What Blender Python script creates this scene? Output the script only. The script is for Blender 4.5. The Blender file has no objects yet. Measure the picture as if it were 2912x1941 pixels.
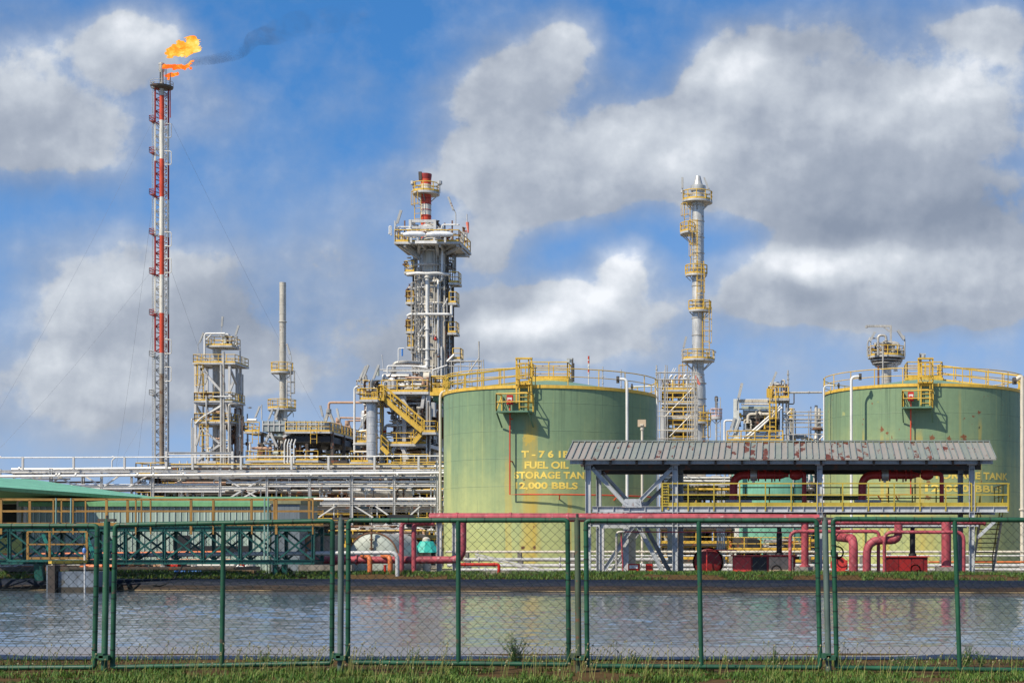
import bpy, math, random
from math import sin, cos, pi, radians, atan2, sqrt
from mathutils import Vector as V, noise, Matrix
import bmesh
scene = bpy.context.scene
COL = scene.collection
# ---------------------------------------------------------------- camera
FP, PX, HY, EH = 4500.0, 2200.0, 1570.0, 1.6      # focal length and vanishing point in photo pixels, eye height in m
cam = bpy.data.cameras.new('camera')
cam_o = bpy.data.objects.new('camera', cam); COL.objects.link(cam_o)
cam.sensor_width = 36.0; cam.lens = 36.0*FP/2912.0
cam.shift_x = (1456.0-PX)/2912.0; cam.shift_y = (HY-970.5)/2912.0
cam.clip_start = .1; cam.clip_end = 20000
cam_o.location = (0, 0, EH); cam_o.rotation_euler = (pi/2, 0, 0)
scene.camera = cam_o
scene.view_settings.view_transform = 'Standard'; scene.view_settings.look = 'None'
scene.view_settings.exposure = 0.35; scene.view_settings.gamma = 1.0
# ---------------------------------------------------------------- node helper
class NT:
    def __init__(s, tree): s.t = tree; s.nodes = tree.nodes; s.links = tree.links
    def n(s, typ, props=None, **ins):
        nd = s.nodes.new(typ)
        for k, v in (props or {}).items(): setattr(nd, k, v)
        for k, v in ins.items():
            key = int(k[1:]) if k[0] == 'i' and k[1:].isdigit() else k.replace('_', ' ')
            s.set(nd.inputs[key], v)
        return nd
    def set(s, sock, v):
        if isinstance(v, bpy.types.NodeSocket): s.links.new(v, sock)
        elif isinstance(v, bpy.types.Node): s.links.new(v.outputs[0], sock)
        else:
            if hasattr(sock.default_value, '__len__') and len(sock.default_value) == 4 and len(v) == 3: v = (*v, 1)
            sock.default_value = v
    def m(s, op, a, b=None, c=None, clamp=False):
        nd = s.nodes.new('ShaderNodeMath'); nd.operation = op; nd.use_clamp = clamp
        for i, v in enumerate((a, b, c)):
            if v is not None: s.set(nd.inputs[i], v)
        return nd.outputs[0]
    def vm(s, op, a, b=None, out=0):
        nd = s.nodes.new('ShaderNodeVectorMath'); nd.operation = op
        s.set(nd.inputs[0], a)
        if b is not None: s.set(nd.inputs[1], b)
        return nd.outputs[out]
    def mr(s, v, a, b, c=0., d=1., smooth=False):
        nd = s.nodes.new('ShaderNodeMapRange'); nd.clamp = True
        if smooth: nd.interpolation_type = 'SMOOTHSTEP'
        s.set(nd.inputs[0], v); nd.inputs[1].default_value = a; nd.inputs[2].default_value = b
        nd.inputs[3].default_value = c; nd.inputs[4].default_value = d
        return nd.outputs[0]
    def mix(s, f, a, b, mode='MIX'):
        nd = s.nodes.new('ShaderNodeMix'); nd.data_type = 'RGBA'; nd.blend_type = mode
        s.set(nd.inputs[0], f); s.set(nd.inputs[6], a); s.set(nd.inputs[7], b)
        return nd.outputs[2]
    def noise(s, vec, scale, detail=4., rough=.5, dist=0.):
        nd = s.nodes.new('ShaderNodeTexNoise')
        s.set(nd.inputs['Vector'], vec); nd.inputs['Scale'].default_value = scale
        nd.inputs['Detail'].default_value = detail; nd.inputs['Roughness'].default_value = rough
        nd.inputs['Distortion'].default_value = dist
        return nd.outputs['Fac']
    def xyz(s, vec):
        nd = s.nodes.new('ShaderNodeSeparateXYZ'); s.set(nd.inputs[0], vec); return nd.outputs
    def comb(s, x, y, z):
        nd = s.nodes.new('ShaderNodeCombineXYZ')
        for i, v in enumerate((x, y, z)): s.set(nd.inputs[i], v)
        return nd.outputs[0]
    def ramp(s, f, stops):
        nd = s.nodes.new('ShaderNodeValToRGB'); e = nd.color_ramp.elements
        while len(e) < len(stops): e.new(.5)
        for i, (p, c) in enumerate(stops): e[i].position = p; e[i].color = (*c, 1) if len(c) == 3 else c
        s.set(nd.inputs[0], f); return nd.outputs[0]
# ---------------------------------------------------------------- sky and sun
SUN = V((-.93, -1.0, 1.32)).normalized()
SKY_STRENGTH = .1
world = bpy.data.worlds.new('World'); scene.world = world; world.use_nodes = True
w = NT(world.node_tree); w.nodes.clear()
sky = w.n('ShaderNodeTexSky', dict(sky_type='NISHITA', sun_disc=False, sun_elevation=math.asin(SUN.z),
          sun_rotation=atan2(SUN.x, SUN.y) % (2*pi), altitude=0., air_density=1.0, dust_density=.3, ozone_density=3.0))
d0 = w.n('ShaderNodeTexCoord').outputs['Generated']
sx_ = w.xyz(d0); w.set(sky.inputs[0], w.vm('NORMALIZE', w.comb(sx_[0], sx_[1], w.m('ADD', w.m('MULTIPLY', sx_[2], .8), .20))))
hs = w.n('ShaderNodeHueSaturation', None, Saturation=1.3, Value=1.34, Color=w.mix(1., sky.outputs[0], (.98, .975, 1.0), 'MULTIPLY'))
X = w.xyz(d0)
yy = w.m('MAXIMUM', X[1], .12)
uv = w.comb(w.m('DIVIDE', X[0], yy), w.m('DIVIDE', X[2], yy), 0.)
wn = w.nodes.new('ShaderNodeTexNoise'); w.set(wn.inputs['Vector'], uv); wn.inputs['Scale'].default_value = 14; wn.inputs['Detail'].default_value = 5
warp = w.vm('MULTIPLY', w.vm('SUBTRACT', wn.outputs['Color'], (.5, .5, .5)), (.045, .035, 0))
puv = w.vm('ADD', uv, warp)
def blobs(lst, g=1.0):
    tot = None
    for (sx, sy, rx, ry, wt) in lst:
        q = w.vm('MULTIPLY', w.vm('SUBTRACT', puv, ((sx-PX)/FP, (HY-sy)/FP, 0)), (FP/rx/g, FP/ry/g, 0))
        v = w.mr(w.vm('LENGTH', q, out=1), 1.55, .15, 0, wt, True)
        tot = v if tot is None else w.m('ADD', tot, v)
    return tot
CL = [(420,1180,260,60,.35),(760,1090,200,60,.4),(880,700,160,60,.25),(120,800,140,60,.35),(560,960,160,80,.3),(1180,960,140,120,.35),(130,240,330,190,1.0),(400,120,140,100,.9),(110,430,270,120,.85),(620,290,140,90,.4),
 (180,690,260,70,.35),(330,830,280,150,.75),(650,850,270,180,.62),(150,980,300,120,.62),(330,1080,280,80,.7),
 (60,1190,320,90,.7),(600,1060,220,110,.55),(1000,990,300,170,.7),(1060,580,150,80,.2),(1060,260,110,70,.22),(950,760,150,70,.22),
 (1615,85,90,80,.75),(1480,210,200,110,.95),(1340,360,170,140,.8),(2070,175,130,110,.9),(1930,340,240,140,.95),
 (2300,290,300,140,.8),(2650,180,320,170,.85),(2830,60,160,80,.6),(2280,70,200,70,.55),(2600,420,420,150,.95),
 (2180,440,350,140,1.),(1740,470,360,130,1.),(1430,540,300,110,.9),(2620,590,360,100,.85),(2350,620,190,70,.6),
 (1400,690,120,70,.7),(1320,790,160,100,.65),(1790,735,95,60,.85),(1650,830,190,90,.9),(1480,910,230,90,1.),
 (1700,930,250,90,.7),(1920,800,120,80,.35),(1550,1010,370,70,.62),(2210,780,160,95,.95),(2430,770,200,100,.95),
 (2660,760,260,110,.95),(2870,760,150,130,.9),(2330,890,330,70,.8),(2680,880,340,60,.8),(2110,890,110,70,.45),(2400,1060,500,50,.15),(2250,1010,80,40,.2)]
LT = [(1340,640,260,60,.10),(1740,420,260,120,.12),(2500,330,400,200,.06),(110,190,200,90,.22),(420,100,110,70,.3),(2060,190,130,100,.36),(1850,380,170,100,.22),(1790,730,90,60,.5),
 (1500,915,180,50,.4),(1660,830,130,60,.38),(2250,750,190,60,.4),(2560,730,220,60,.28),(2800,190,150,90,.15),(1610,80,80,70,.2),
 (2330,330,150,60,.12),(330,800,150,60,.1),(330,1080,200,50,.12),(2650,230,150,70,.12)]
DK = [(2450,500,420,110,.2),(2720,620,320,80,.3),(2320,640,200,70,.25),(2650,905,330,45,.25),(2260,835,80,40,.28),
 (1680,935,90,30,.2),(2200,100,200,70,.2),(150,540,260,60,.2),(1500,300,160,80,.08),(1700,560,250,40,.08),(1300,860,120,60,.15),(1050,1000,260,150,.18),(650,900,200,130,.15)]
n1 = w.noise(uv, 8, 8, .53)
n1b = w.noise(w.vm('ADD', uv, (-.012, .015, 0)), 8, 5, .48)
n1c = w.noise(uv, 8, 5, .48)
n2 = w.noise(uv, 24, 7, .58)
n2b = w.noise(w.vm('ADD', uv, (-.0045, .006, 0)), 24, 5, .55)
vv = w.m('DIVIDE', X[2], yy)
high = w.mr(vv, .36, .6, 0., .42, True)          # unseen broken cloud added above the frame to brighten water and ambient light
n3 = w.noise(uv, 75, 5, .6, .4)
dens = w.m('ADD', w.m('ADD', blobs(CL, 1.16), high), w.m('MULTIPLY', w.m('SUBTRACT', n1, .5), 1.45))
dens2 = w.m('ADD', w.m('ADD', dens, w.m('MULTIPLY', w.m('SUBTRACT', n2, .5), .80)), w.m('MULTIPLY', w.m('SUBTRACT', n3, .5), .30))
soft = w.mr(dens2, -.08, 1.10, 0, .80)
crisp = w.mr(dens2, .56, 1.0, 0, .95, True)
cov = w.m('MAXIMUM', soft, crisp)
br = w.m('ADD', w.m('ADD', w.m('MULTIPLY', w.m('SUBTRACT', n1c, n1b), 1.5), .33), w.m('SUBTRACT', blobs(LT), blobs(DK)))
br = w.m('ADD', w.m('ADD', br, w.m('MULTIPLY', w.m('SUBTRACT', n2, n2b), .65)), w.m('MULTIPLY', crisp, .10))
ccol = w.ramp(br, [(.0, (.21, .245, .31)), (.36, (.33, .365, .425)), (.66, (.51, .545, .59)), (.92, (.76, .78, .81))])
ccol = w.vm('SCALE', ccol); ccol.node.inputs[3].default_value = 1/SKY_STRENGTH*1.0
hz = w.vm('SCALE', w.comb(.34, .40, .50)); hz.node.inputs[3].default_value = 1/SKY_STRENGTH
low = w.m('MULTIPLY', w.mr(vv, .04, .30, .92, 0., True), w.mr(w.m('ADD', n1, w.m('MULTIPLY', n2, .3)), .45, .85, .45, 1.))
final = w.mix(cov, w.mix(low, hs.outputs[0], hz), ccol)
bg = w.n('ShaderNodeBackground', None, Color=final, Strength=SKY_STRENGTH)
w.links.new(bg.outputs[0], w.n('ShaderNodeOutputWorld').inputs[0])
sl = bpy.data.lights.new('sun', 'SUN'); sl.energy = 4.2; sl.angle = radians(.6); sl.color = (1, .91, .75)
sun = bpy.data.objects.new('sun', sl); COL.objects.link(sun); sun.location = (-40, -40, 60)
sun.rotation_euler = (-SUN).to_track_quat('-Z', 'Y').to_euler()
scene.cycles.max_bounces = 6; scene.cycles.diffuse_bounces = 2; scene.cycles.glossy_bounces = 3
scene.cycles.transparent_max_bounces = 12; scene.cycles.volume_bounces = 0
# ---------------------------------------------------------------- frames: photo pixel -> point at a real depth
class F:
    def __init__(s, Y): s.Y = Y; s.k = Y/FP
    def x(s, sx): return (sx-PX)*s.k
    def z(s, sy): return EH+(HY-sy)*s.k
    def p(s, sx, sy, dy=0.):
        q = (s.Y+dy)/FP; return V(((sx-PX)*q, s.Y+dy, EH+(HY-sy)*q))
def pf(sx0, sx1, y0, y1, sy):
    g = F(y0); return g.x(sx0), g.x(sx1), y0, y1, g.z(sy)
G = .5     # plant ground level
# ---------------------------------------------------------------- mesh builder
class MB:
    def __init__(s): s.v = []; s.f = []; s.mi = []; s.cur = 0
    def add(s, vs, fs):
        b = len(s.v); s.v += [tuple(q) for q in vs]; s.f += [tuple(i+b for i in f) for f in fs]; s.mi += [s.cur]*len(fs); return s
    def box(s, x0, x1, y0, y1, z0, z1):
        return s.add([(x0,y0,z0),(x1,y0,z0),(x1,y1,z0),(x0,y1,z0),(x0,y0,z1),(x1,y0,z1),(x1,y1,z1),(x0,y1,z1)],
              [(3,2,1,0),(4,5,6,7),(0,1,5,4),(1,2,6,5),(2,3,7,6),(3,0,4,7)])
    def quad(s, a, b, c, d): return s.add([a, b, c, d], [(0, 1, 2, 3)])
    def basis(s, a, b):
        d = (b-a).normalized()
        up = V((0, 0, 1)) if abs(d.z) < .95 else V((0, 1, 0))
        u = d.cross(up).normalized(); return d, u, u.cross(d).normalized()
    def bar(s, a, b, w, h=None):
        a = V(a); b = V(b); h = h or w
        d, u, t = s.basis(a, b); u = u*(w/2); t = t*(h/2)
        return s.add([a-u-t, a+u-t, a+u+t, a-u+t, b-u-t, b+u-t, b+u+t, b-u+t],
              [(3,2,1,0),(4,5,6,7),(0,1,5,4),(1,2,6,5),(2,3,7,6),(3,0,4,7)])
    def ibeam(s, a, b, w, h, t=.02, flip=False):
        a = V(a); b = V(b); d, u, q = s.basis(a, b)
        if flip: u, q = q, u
        s_bar = lambda c0, c1, ww, hh: s.add([c0-u*ww-q*hh, c0+u*ww-q*hh, c0+u*ww+q*hh, c0-u*ww+q*hh, c1-u*ww-q*hh, c1+u*ww-q*hh, c1+u*ww+q*hh, c1-u*ww+q*hh],
              [(3,2,1,0),(4,5,6,7),(0,1,5,4),(1,2,6,5),(2,3,7,6),(3,0,4,7)])
        o = q*(h/2-t/2)
        s_bar(a+o, b+o, w/2, t/2); s_bar(a-o, b-o, w/2, t/2); s_bar(a, b, t/2, h/2-t)
        return s
    def tube(s, a, b, r, n=8, caps=True, r2=None):
        a = V(a); b = V(b); d, u, t = s.basis(a, b); r2 = r if r2 is None else r2
        vs = [a+(u*cos(2*pi*i/n)+t*sin(2*pi*i/n))*r for i in range(n)]+[b+(u*cos(2*pi*i/n)+t*sin(2*pi*i/n))*r2 for i in range(n)]
        fs = [(i, (i+1) % n, n+(i+1) % n, n+i) for i in range(n)]
        if caps: fs += [tuple(range(n-1, -1, -1)), tuple(range(n, 2*n))]
        return s.add(vs, fs)
    def sweep(s, pts, r, n=8, caps=True, closed=False):
        pts = [V(p) for p in pts]; m = len(pts); rs = r if hasattr(r, '__len__') else [r]*m
        tan = []
        for i in range(m):
            a = pts[(i-1) % m] if closed or i > 0 else pts[i]; b = pts[(i+1) % m] if closed or i < m-1 else pts[i]
            tan.append((b-a).normalized())
        d = tan[0]; up = V((0, 0, 1)) if abs(d.z) < .9 else V((0, 1, 0)); u = d.cross(up).normalized()
        vs = []
        for i in range(m):
            d = tan[i]; u = (u-d*u.dot(d)).normalized(); t = d.cross(u)
            for k in range(n): vs.append(pts[i]+(u*cos(2*pi*k/n)+t*sin(2*pi*k/n))*rs[i])
        fs = []
        for i in range(m if closed else m-1):
            j = (i+1) % m
            for k in range(n): fs.append((i*n+k, i*n+(k+1) % n, j*n+(k+1) % n, j*n+k))
        if caps and not closed: fs += [tuple(range(n-1, -1, -1)), tuple(range((m-1)*n, m*n))]
        return s.add(vs, fs)
    def pipe(s, pts, r, n=8, bend=None, seg=4):
        pts = [V(p) for p in pts]; out = [pts[0]]; bend = bend or r*2.6
        for i in range(1, len(pts)-1):
            a, b, c = pts[i-1], pts[i], pts[i+1]; da = (a-b); dc = (c-b)
            L = min(bend, da.length*.49, dc.length*.49); da.normalize(); dc.normalize()
            p0 = b+da*L; p1 = b+dc*L
            for k in range(seg+1):
                t = k/seg; out.append(p0*(1-t)**2+b*(2*t*(1-t))+p1*t*t)
        out.append(pts[-1]); return s.sweep(out, r, n)
    def lathe(s, cx, cy, prof, n=24, a0=0., a1=2*pi, caps=False):
        full = abs(a1-a0) > 6.28; m = n if full else n+1
        vs = []; fs = []
        for i in range(m):
            a = a0+(a1-a0)*i/n
            for r, z in prof: vs.append((cx+r*sin(a), cy-r*cos(a), z))
        L = len(prof)
        for i in range(n):
            j = (i+1) % m
            for k in range(L-1): fs.append((i*L+k, j*L+k, j*L+k+1, i*L+k+1))
        if not full and caps: fs += [tuple(range(L)), tuple(range((m-1)*L+L-1, (m-1)*L-1, -1))]
        return s.add(vs, fs)
    def hdrum(s, a, b, r, n=20, dome=.3):
        a = V(a); b = V(b); L = (b-a).length; d = (b-a)/L
        prof = [(-dome*r, .02), (-dome*r*.8, .5), (-dome*r*.4, .86), (0, 1.), (L, 1.), (L+dome*r*.4, .86), (L+dome*r*.8, .5), (L+dome*r, .02)]
        return s.sweep([a+d*p[0] for p in prof], [r*p[1] for p in prof], n)
    def arc(s, cx, cy, z, r, a0, a1, rt, n=None, sect=6):
        n = n or max(4, int(abs(a1-a0)/(2*pi)*32)); full = abs(a1-a0) > 6.28
        pts = [(cx+r*sin(a0+(a1-a0)*i/n), cy-r*cos(a0+(a1-a0)*i/n), z) for i in range(n if full else n+1)]
        return s.sweep(pts, rt, sect, closed=full)
    def build(s, name, mat, parent=None, smooth=True, label=None):
        me = bpy.data.meshes.new(name)
        o = V((0, 0, 0))
        q = parent
        while q is not None: o = o+V(q.location); q = q.parent
        me.from_pydata([(a-o.x, b-o.y, c-o.z) for a, b, c in s.v], [], s.f)
        for mm in (mat if isinstance(mat, (list, tuple)) else [mat]): me.materials.append(mm)
        me.polygons.foreach_set('material_index', s.mi)
        if smooth:
            me.polygons.foreach_set('use_smooth', [True]*len(me.polygons)); me.set_sharp_from_angle(angle=radians(38))
        me.update()
        ob = bpy.data.objects.new(name, me); COL.objects.link(ob); ob.parent = parent
        if label: ob['label'] = label
        return ob
def tag(o, label=None, cat=None, group=None, kind=None):
    for k, v in (('label', label), ('category', cat), ('group', group), ('kind', kind)):
        if v: o[k] = v
    return o
def thing(name, label, cat, loc, group=None):
    o = bpy.data.objects.new(name, None); COL.objects.link(o); o.location = loc; o.empty_display_size = .3
    return tag(o, label, cat, group)
def copy_tree(o, parent=None):
    c = o.copy(); COL.objects.link(c)
    if parent is not None: c.parent = parent
    for ch in list(o.children): copy_tree(ch, c)
    return c
# ---------------------------------------------------------------- materials
def newmat(name):
    m = bpy.data.materials.new(name); m.use_nodes = True; t = NT(m.node_tree); t.nodes.clear()
    b = t.n('ShaderNodeBsdfPrincipled'); out = t.n('ShaderNodeOutputMaterial'); t.links.new(b.outputs[0], out.inputs[0])
    return m, t, b
def paint(name, c, rough=.5, metal=0., var=.14, scale=.7, rust=0., rustc=(.17, .06, .025), grime=.25, fine=9., bump=0., spec=.4):
    m, t, b = newmat(name)
    oc = t.n('ShaderNodeTexCoord').outputs['Object']
    n1 = t.noise(oc, scale, 5, .6)
    n2 = t.noise(t.vm('MULTIPLY', oc, (fine, fine, fine*.18)), .5, 4, .6)
    f = t.mr(n1, .3, .7, 1-var, 1+var)
    f = t.m('MULTIPLY', f, t.mr(n2, .42, .75, 1., 1-grime))
    col = t.vm('SCALE', t.n('ShaderNodeRGB').outputs[0]); col.node.inputs[0].links[0].from_node.outputs[0].default_value = (*c, 1)
    t.set(col.node.inputs[3], f)
    if rust > 0:
        n3 = t.noise(oc, scale*3.1, 7, .65)
        mk = t.mr(n3, .66-rust*.3, .72-rust*.3, 0, 1)
        col = t.mix(mk, col, rustc)
        t.set(b.inputs['Metallic'], t.m('MULTIPLY', t.m('SUBTRACT', 1., mk), metal))
    else: b.inputs['Metallic'].default_value = metal
    t.set(b.inputs['Base Color'], col)
    t.set(b.inputs['Roughness'], t.mr(n1, .3, .7, rough-.08, rough+.1))
    b.inputs['Specular IOR Level'].default_value = spec
    if bump:
        bp = t.n('ShaderNodeBump', None, Strength=bump, Height=n2); bp.inputs['Distance'].default_value = .02
        t.links.new(bp.outputs[0], b.inputs['Normal'])
    return m
M = {}
M['steel'] = paint('painted_steel', (.56, .55, .53), .45, 0, .10, .5, .05, grime=.3)
M['galv'] = paint('galvanised_steel', (.48, .475, .455), .5, .15, .2, .6, .12)
M['alu'] = paint('aluminium_cladding', (.62, .60, .56), .36, .45, .14, .5, .04, grime=.35)
M['alud'] = paint('dull_cladding', (.50, .47, .41), .45, .2, .2, .5, .1, grime=.4)
M['white'] = paint('white_pipe_paint', (.72, .71, .67), .4, 0, .1, .6, .04)
M['cream'] = paint('cream_pipe_paint', (.62, .56, .45), .5, 0, .12, .6, .08)
M['tan'] = paint('tan_pipe_paint', (.50, .31, .20), .5, 0, .15, .6, .05)
M['yellow'] = paint('yellow_paint', (.68, .43, .06), .5, 0, .14, .8, .06, grime=.3)
M['ochre'] = paint('ochre_rail_paint', (.32, .17, .038), .55, 0, .2, .9, .2, grime=.35)
M['olive'] = paint('mustard_paint', (.46, .35, .045), .5, 0, .15, .8, .05)
M['dark'] = paint('dark_steel', (.075, .065, .055), .6, .1, .3, .6, .3)
M['brown'] = paint('rusty_steel', (.17, .09, .05), .75, 0, .35, .7, .35)
M['black'] = paint('black_steel', (.018, .018, .02), .5, 0, .3, .8)
M['fence'] = paint('green_fence_paint', (.013, .082, .040), .5, 0, .35, 2.6, .2, rustc=(.08, .06, .04), grime=.35, bump=.2)
M['fpost'] = paint('worn_post_paint', (.035, .12, .065), .55, 0, .3, 2.2, .26, rustc=(.15, .15, .13), grime=.4, bump=.2)
M['frust'] = paint('rusted_post_paint', (.07, .10, .06), .65, 0, .35, 1.6, .36, rustc=(.17, .06, .03), grime=.4, bump=.2)
M['fgrey'] = paint('grey_post_paint', (.10, .145, .125), .6, 0, .3, 2.0, .28, rustc=(.025, .10, .05), grime=.4, bump=.2)
M['wire'] = paint('fence_wire', (.022, .032, .026), .5, .3, .3, 2.)
M['teal'] = paint('teal_truss_paint', (.008, .085, .07), .5, 0, .25, .9, .05)
M['pink'] = paint('faded_red_pipe_paint', (.40, .072, .088), .55, 0, .22, 1.1, .15, rustc=(.50, .24, .24), grime=.5)
M['red'] = paint('signal_red_paint', (.55, .025, .012), .4, 0, .12, .8, .03)
M['dred'] = paint('dark_red_paint', (.55, .05, .042), .42, 0, .2, .8, .05)
M['ered'] = paint('engine_red_paint', (.21, .012, .012), .5, 0, .2, .9, .1)
M['orange'] = paint('orange_pipe_paint', (.62, .17, .05), .5, 0, .15, .8, .06)
M['sred'] = paint('stack_red', (.62, .075, .03), .5, 0, .15, .35, .08, grime=.35)
M['swhite'] = paint('stack_white', (.72, .68, .58), .5, 0, .12, .35, .06, grime=.3)
M['lred'] = paint('lattice_red', (.34, .035, .03), .55, 0, .2, .4, .1)
M['lgrey'] = paint('lattice_grey', (.42, .42, .40), .55, .1, .2, .4, .15)

M['egreen'] = paint('eave_green', (.16, .36, .16), .5, 0, .12, .3, .02)
M['tealtank'] = paint('sea_green_tank', (.17, .42, .30), .5, 0, .14, .25, .02)
M['concrete'] = paint('weathered_concrete', (.24, .22, .19), .9, 0, .3, .5, .22, rustc=(.09, .085, .075), grime=.5, bump=.4)
M['caisson'] = paint('caisson_liner', (.16, .19, .23), .45, 0, .3, .8, .15, rustc=(.10, .09, .07), grime=.5)
M['brownwall'] = paint('brown_wall', (.20, .13, .08), .9, 0, .3, .8, .1, grime=.4)
M['salmon'] = paint('salmon_cloth', (.80, .22, .15), .8, 0, .1, 2.)
M['blue'] = paint('blue_plastic', (.05, .22, .60), .4, 0, .1, 2.)
M['dblue'] = paint('blue_valve', (.10, .22, .50), .4, 0, .15, 3.)
M['aqua'] = paint('aqua_sheet', (.04, .45, .36), .5, 0, .15, 1.)
M['palegreen'] = paint('pale_green_wall', (.38, .44, .16), .7, 0, .12, .5)
M['pvessel'] = paint('pale_vessel', (.42, .46, .40), .5, 0, .15, .5, .08)
M['beige'] = paint('beige_box', (.52, .40, .27), .6, 0, .1, 1.)
def corrugated(name, c, pitch, axis=0, depth=.4, dirt=.2):
    m, t, b = newmat(name); oc = t.n('ShaderNodeTexCoord').outputs['Object']; X = t.xyz(oc)
    fr = t.m('FRACT', t.m('DIVIDE', X[axis], pitch))
    rib = t.m('SUBTRACT', 1., t.mr(t.m('ABSOLUTE', t.m('SUBTRACT', fr, .5)), .0, .09, 0, 1, True))
    n = t.noise(oc, .5, 5, .6); n2 = t.noise(t.vm('MULTIPLY', oc, (4, 4, .4)), .6, 4, .6)
    pn = t.n('ShaderNodeTexWhiteNoise', dict(noise_dimensions='1D')); t.set(pn.inputs['W'], t.m('FLOOR', t.m('DIVIDE', X[axis], pitch)))
    f = t.m('MULTIPLY', t.mr(n, .3, .7, .9, 1.1), t.mr(n2, .4, .75, 1, 1-dirt)); f = t.m('MULTIPLY', f, t.mr(pn.outputs[0], 0, 1, .93, 1.05))
    col = t.vm('SCALE', t.n('ShaderNodeRGB').outputs[0]); col.node.inputs[0].links[0].from_node.outputs[0].default_value = (*c, 1); t.set(col.node.inputs[3], f)
    t.set(b.inputs['Base Color'], col); b.inputs['Roughness'].default_value = .45
    bp = t.n('ShaderNodeBump', None, Strength=depth, Height=rib); bp.inputs['Distance'].default_value = .08
    t.links.new(bp.outputs[0], b.inputs['Normal']); return m
M['wallgreen'] = corrugated('grey_green_cladding', (.30, .38, .32), .31)
M['wallgrey'] = corrugated('grey_container_cladding', (.16, .19, .21), .12)
M['lgreen'] = corrugated('light_green_roof', (.18, .50, .29), .55, 0, .35, .4)
M['ssteel'] = paint('shelter_steel', (.46, .485, .50), .5, 0, .12, .5, .05, grime=.3)
M['brownpost'] = paint('wet_dark_timber', (.055, .042, .034), .7, 0, .3, .8)
M['tideband'] = paint('tide_stain', (.045, .038, .028), .6, 0, .3, .8)
M['epanel'] = paint('engine_panel_red', (.30, .014, .012), .5, 0, .2, .9, .08)
def tank_mat(name, H, R, top, bot, streaks, rust, seed, patches=()):
    """painted steel shell: faded towards the foot, run-off streaks, weld seams, rust spots"""
    m, t, b = newmat(name); oc = t.n('ShaderNodeTexCoord').outputs['Object']; X = t.xyz(oc)
    ang = t.m('ARCTAN2', X[0], t.m('MULTIPLY', X[1], -1.)); arc = t.m('MULTIPLY', ang, R); h = t.m('DIVIDE', X[2], H)
    sv = t.comb(t.m('ADD', arc, seed*7.), t.m('MULTIPLY', X[2], .04), 0.)
    st = t.noise(sv, 1.1, 5, .65); st2 = t.noise(t.comb(t.m('ADD', arc, seed*3.), t.m('MULTIPLY', X[2], .025), 3.), 4.5, 3, .6)
    big = t.noise(oc, .28, 4, .55)
    fade = t.m('ADD', t.m('SUBTRACT', 1.02, h), t.m('ADD', t.m('MULTIPLY', t.m('SUBTRACT', st, .5), .9), t.m('MULTIPLY', t.m('SUBTRACT', big, .5), .7)))
    col = t.mix(t.mr(fade, .15, 1.0, 0, 1, True), top, bot)
    col = t.mix(t.mr(st2, .62, .74, 0, .45), col, (.40, .42, .15))
    col = t.mix(t.mr(t.noise(oc, 2.2, 6, .6), .40, .75, 0, .22), col, (.10, .15, .10))
    # plate seams
    ring = t.m('ABSOLUTE', t.m('SUBTRACT', t.m('FRACT', t.m('DIVIDE', X[2], 1.83)), .5))
    crs = t.m('FLOOR', t.m('DIVIDE', t.m('ADD', X[2], .915), 1.83)); vj = t.m('ABSOLUTE', t.m('SUBTRACT', t.m('FRACT', t.m('ADD', t.m('DIVIDE', arc, 5.8), t.m('MULTIPLY', crs, .37))), .5))
    seam = t.m('MAXIMUM', t.mr(ring, .485, .497, 0, .42), t.mr(vj, .495, .499, 0, .38))
    runs = t.m('MULTIPLY', t.mr(t.noise(t.comb(t.m('ADD', arc, seed*5.), t.m('MULTIPLY', X[2], .02), 8.), 3.2, 4, .65), .54, .66, 0, 1), t.mr(t.m('ADD', h, t.m('MULTIPLY', t.m('SUBTRACT', st, .5), .5)), .55, 1.0, 0, .6))
    col = t.mix(runs, col, (.075, .12, .075))
    col = t.mix(seam, col, (.09, .14, .10))
    wob = t.m('MULTIPLY', t.m('SUBTRACT', t.noise(t.vm('MULTIPLY', oc, (3, 3, .9)), .9, 5, .7), .5), 1.)
    for (a0, wd, z0, z1, s, c) in streaks:
        q = t.m('ABSOLUTE', t.m('SUBTRACT', arc, a0))
        q = t.m('ADD', q, t.m('MULTIPLY', wob, wd*1.5))
        mk = t.m('MULTIPLY', t.mr(q, wd*.55, wd*1.0, 1, 0), t.mr(X[2], z1-.8, z1, 1, 0))
        mk = t.m('MULTIPLY', mk, t.mr(X[2], z0, z0+.5, 0, 1))
        mk = t.m('MULTIPLY', mk, t.mr(st2, .3, .65, .45, 1.))
        col = t.mix(t.m('MULTIPLY', mk, s), col, c)
    for (a0, z0, r, s, c) in patches:
        dv = t.vm('LENGTH', t.comb(t.m('SUBTRACT', arc, a0), t.m('SUBTRACT', X[2], z0), 0.), out=1)
        sp = t.m('ADD', dv, t.m('MULTIPLY', t.m('SUBTRACT', t.noise(oc, 4.5, 6, .75), .5), r*3.4))
        col = t.mix(t.mr(sp, r*.55, r*.72, s, 0), col, c)
    if rust:
        vo = t.n('ShaderNodeTexNoise'); t.set(vo.inputs['Vector'], t.vm('MULTIPLY', oc, (1, 1, .8))); vo.inputs['Scale'].default_value = 2.3; vo.inputs['Detail'].default_value = 6; vo.inputs['Roughness'].default_value = .62
        zone = t.noise(t.vm('ADD', oc, (seed*11., 0, 0)), .25, 2, .5)
        rk = t.m('ADD', vo.outputs['Fac'], t.m('MULTIPLY', t.m('SUBTRACT', zone, .5), .25))
        col = t.mix(t.mr(rk, rust, rust+.02, 0, .9), col, (.20, .07, .03))
    t.set(b.inputs['Base Color'], col); b.inputs['Roughness'].default_value = .5; b.inputs['Specular IOR Level'].default_value = .25
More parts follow.
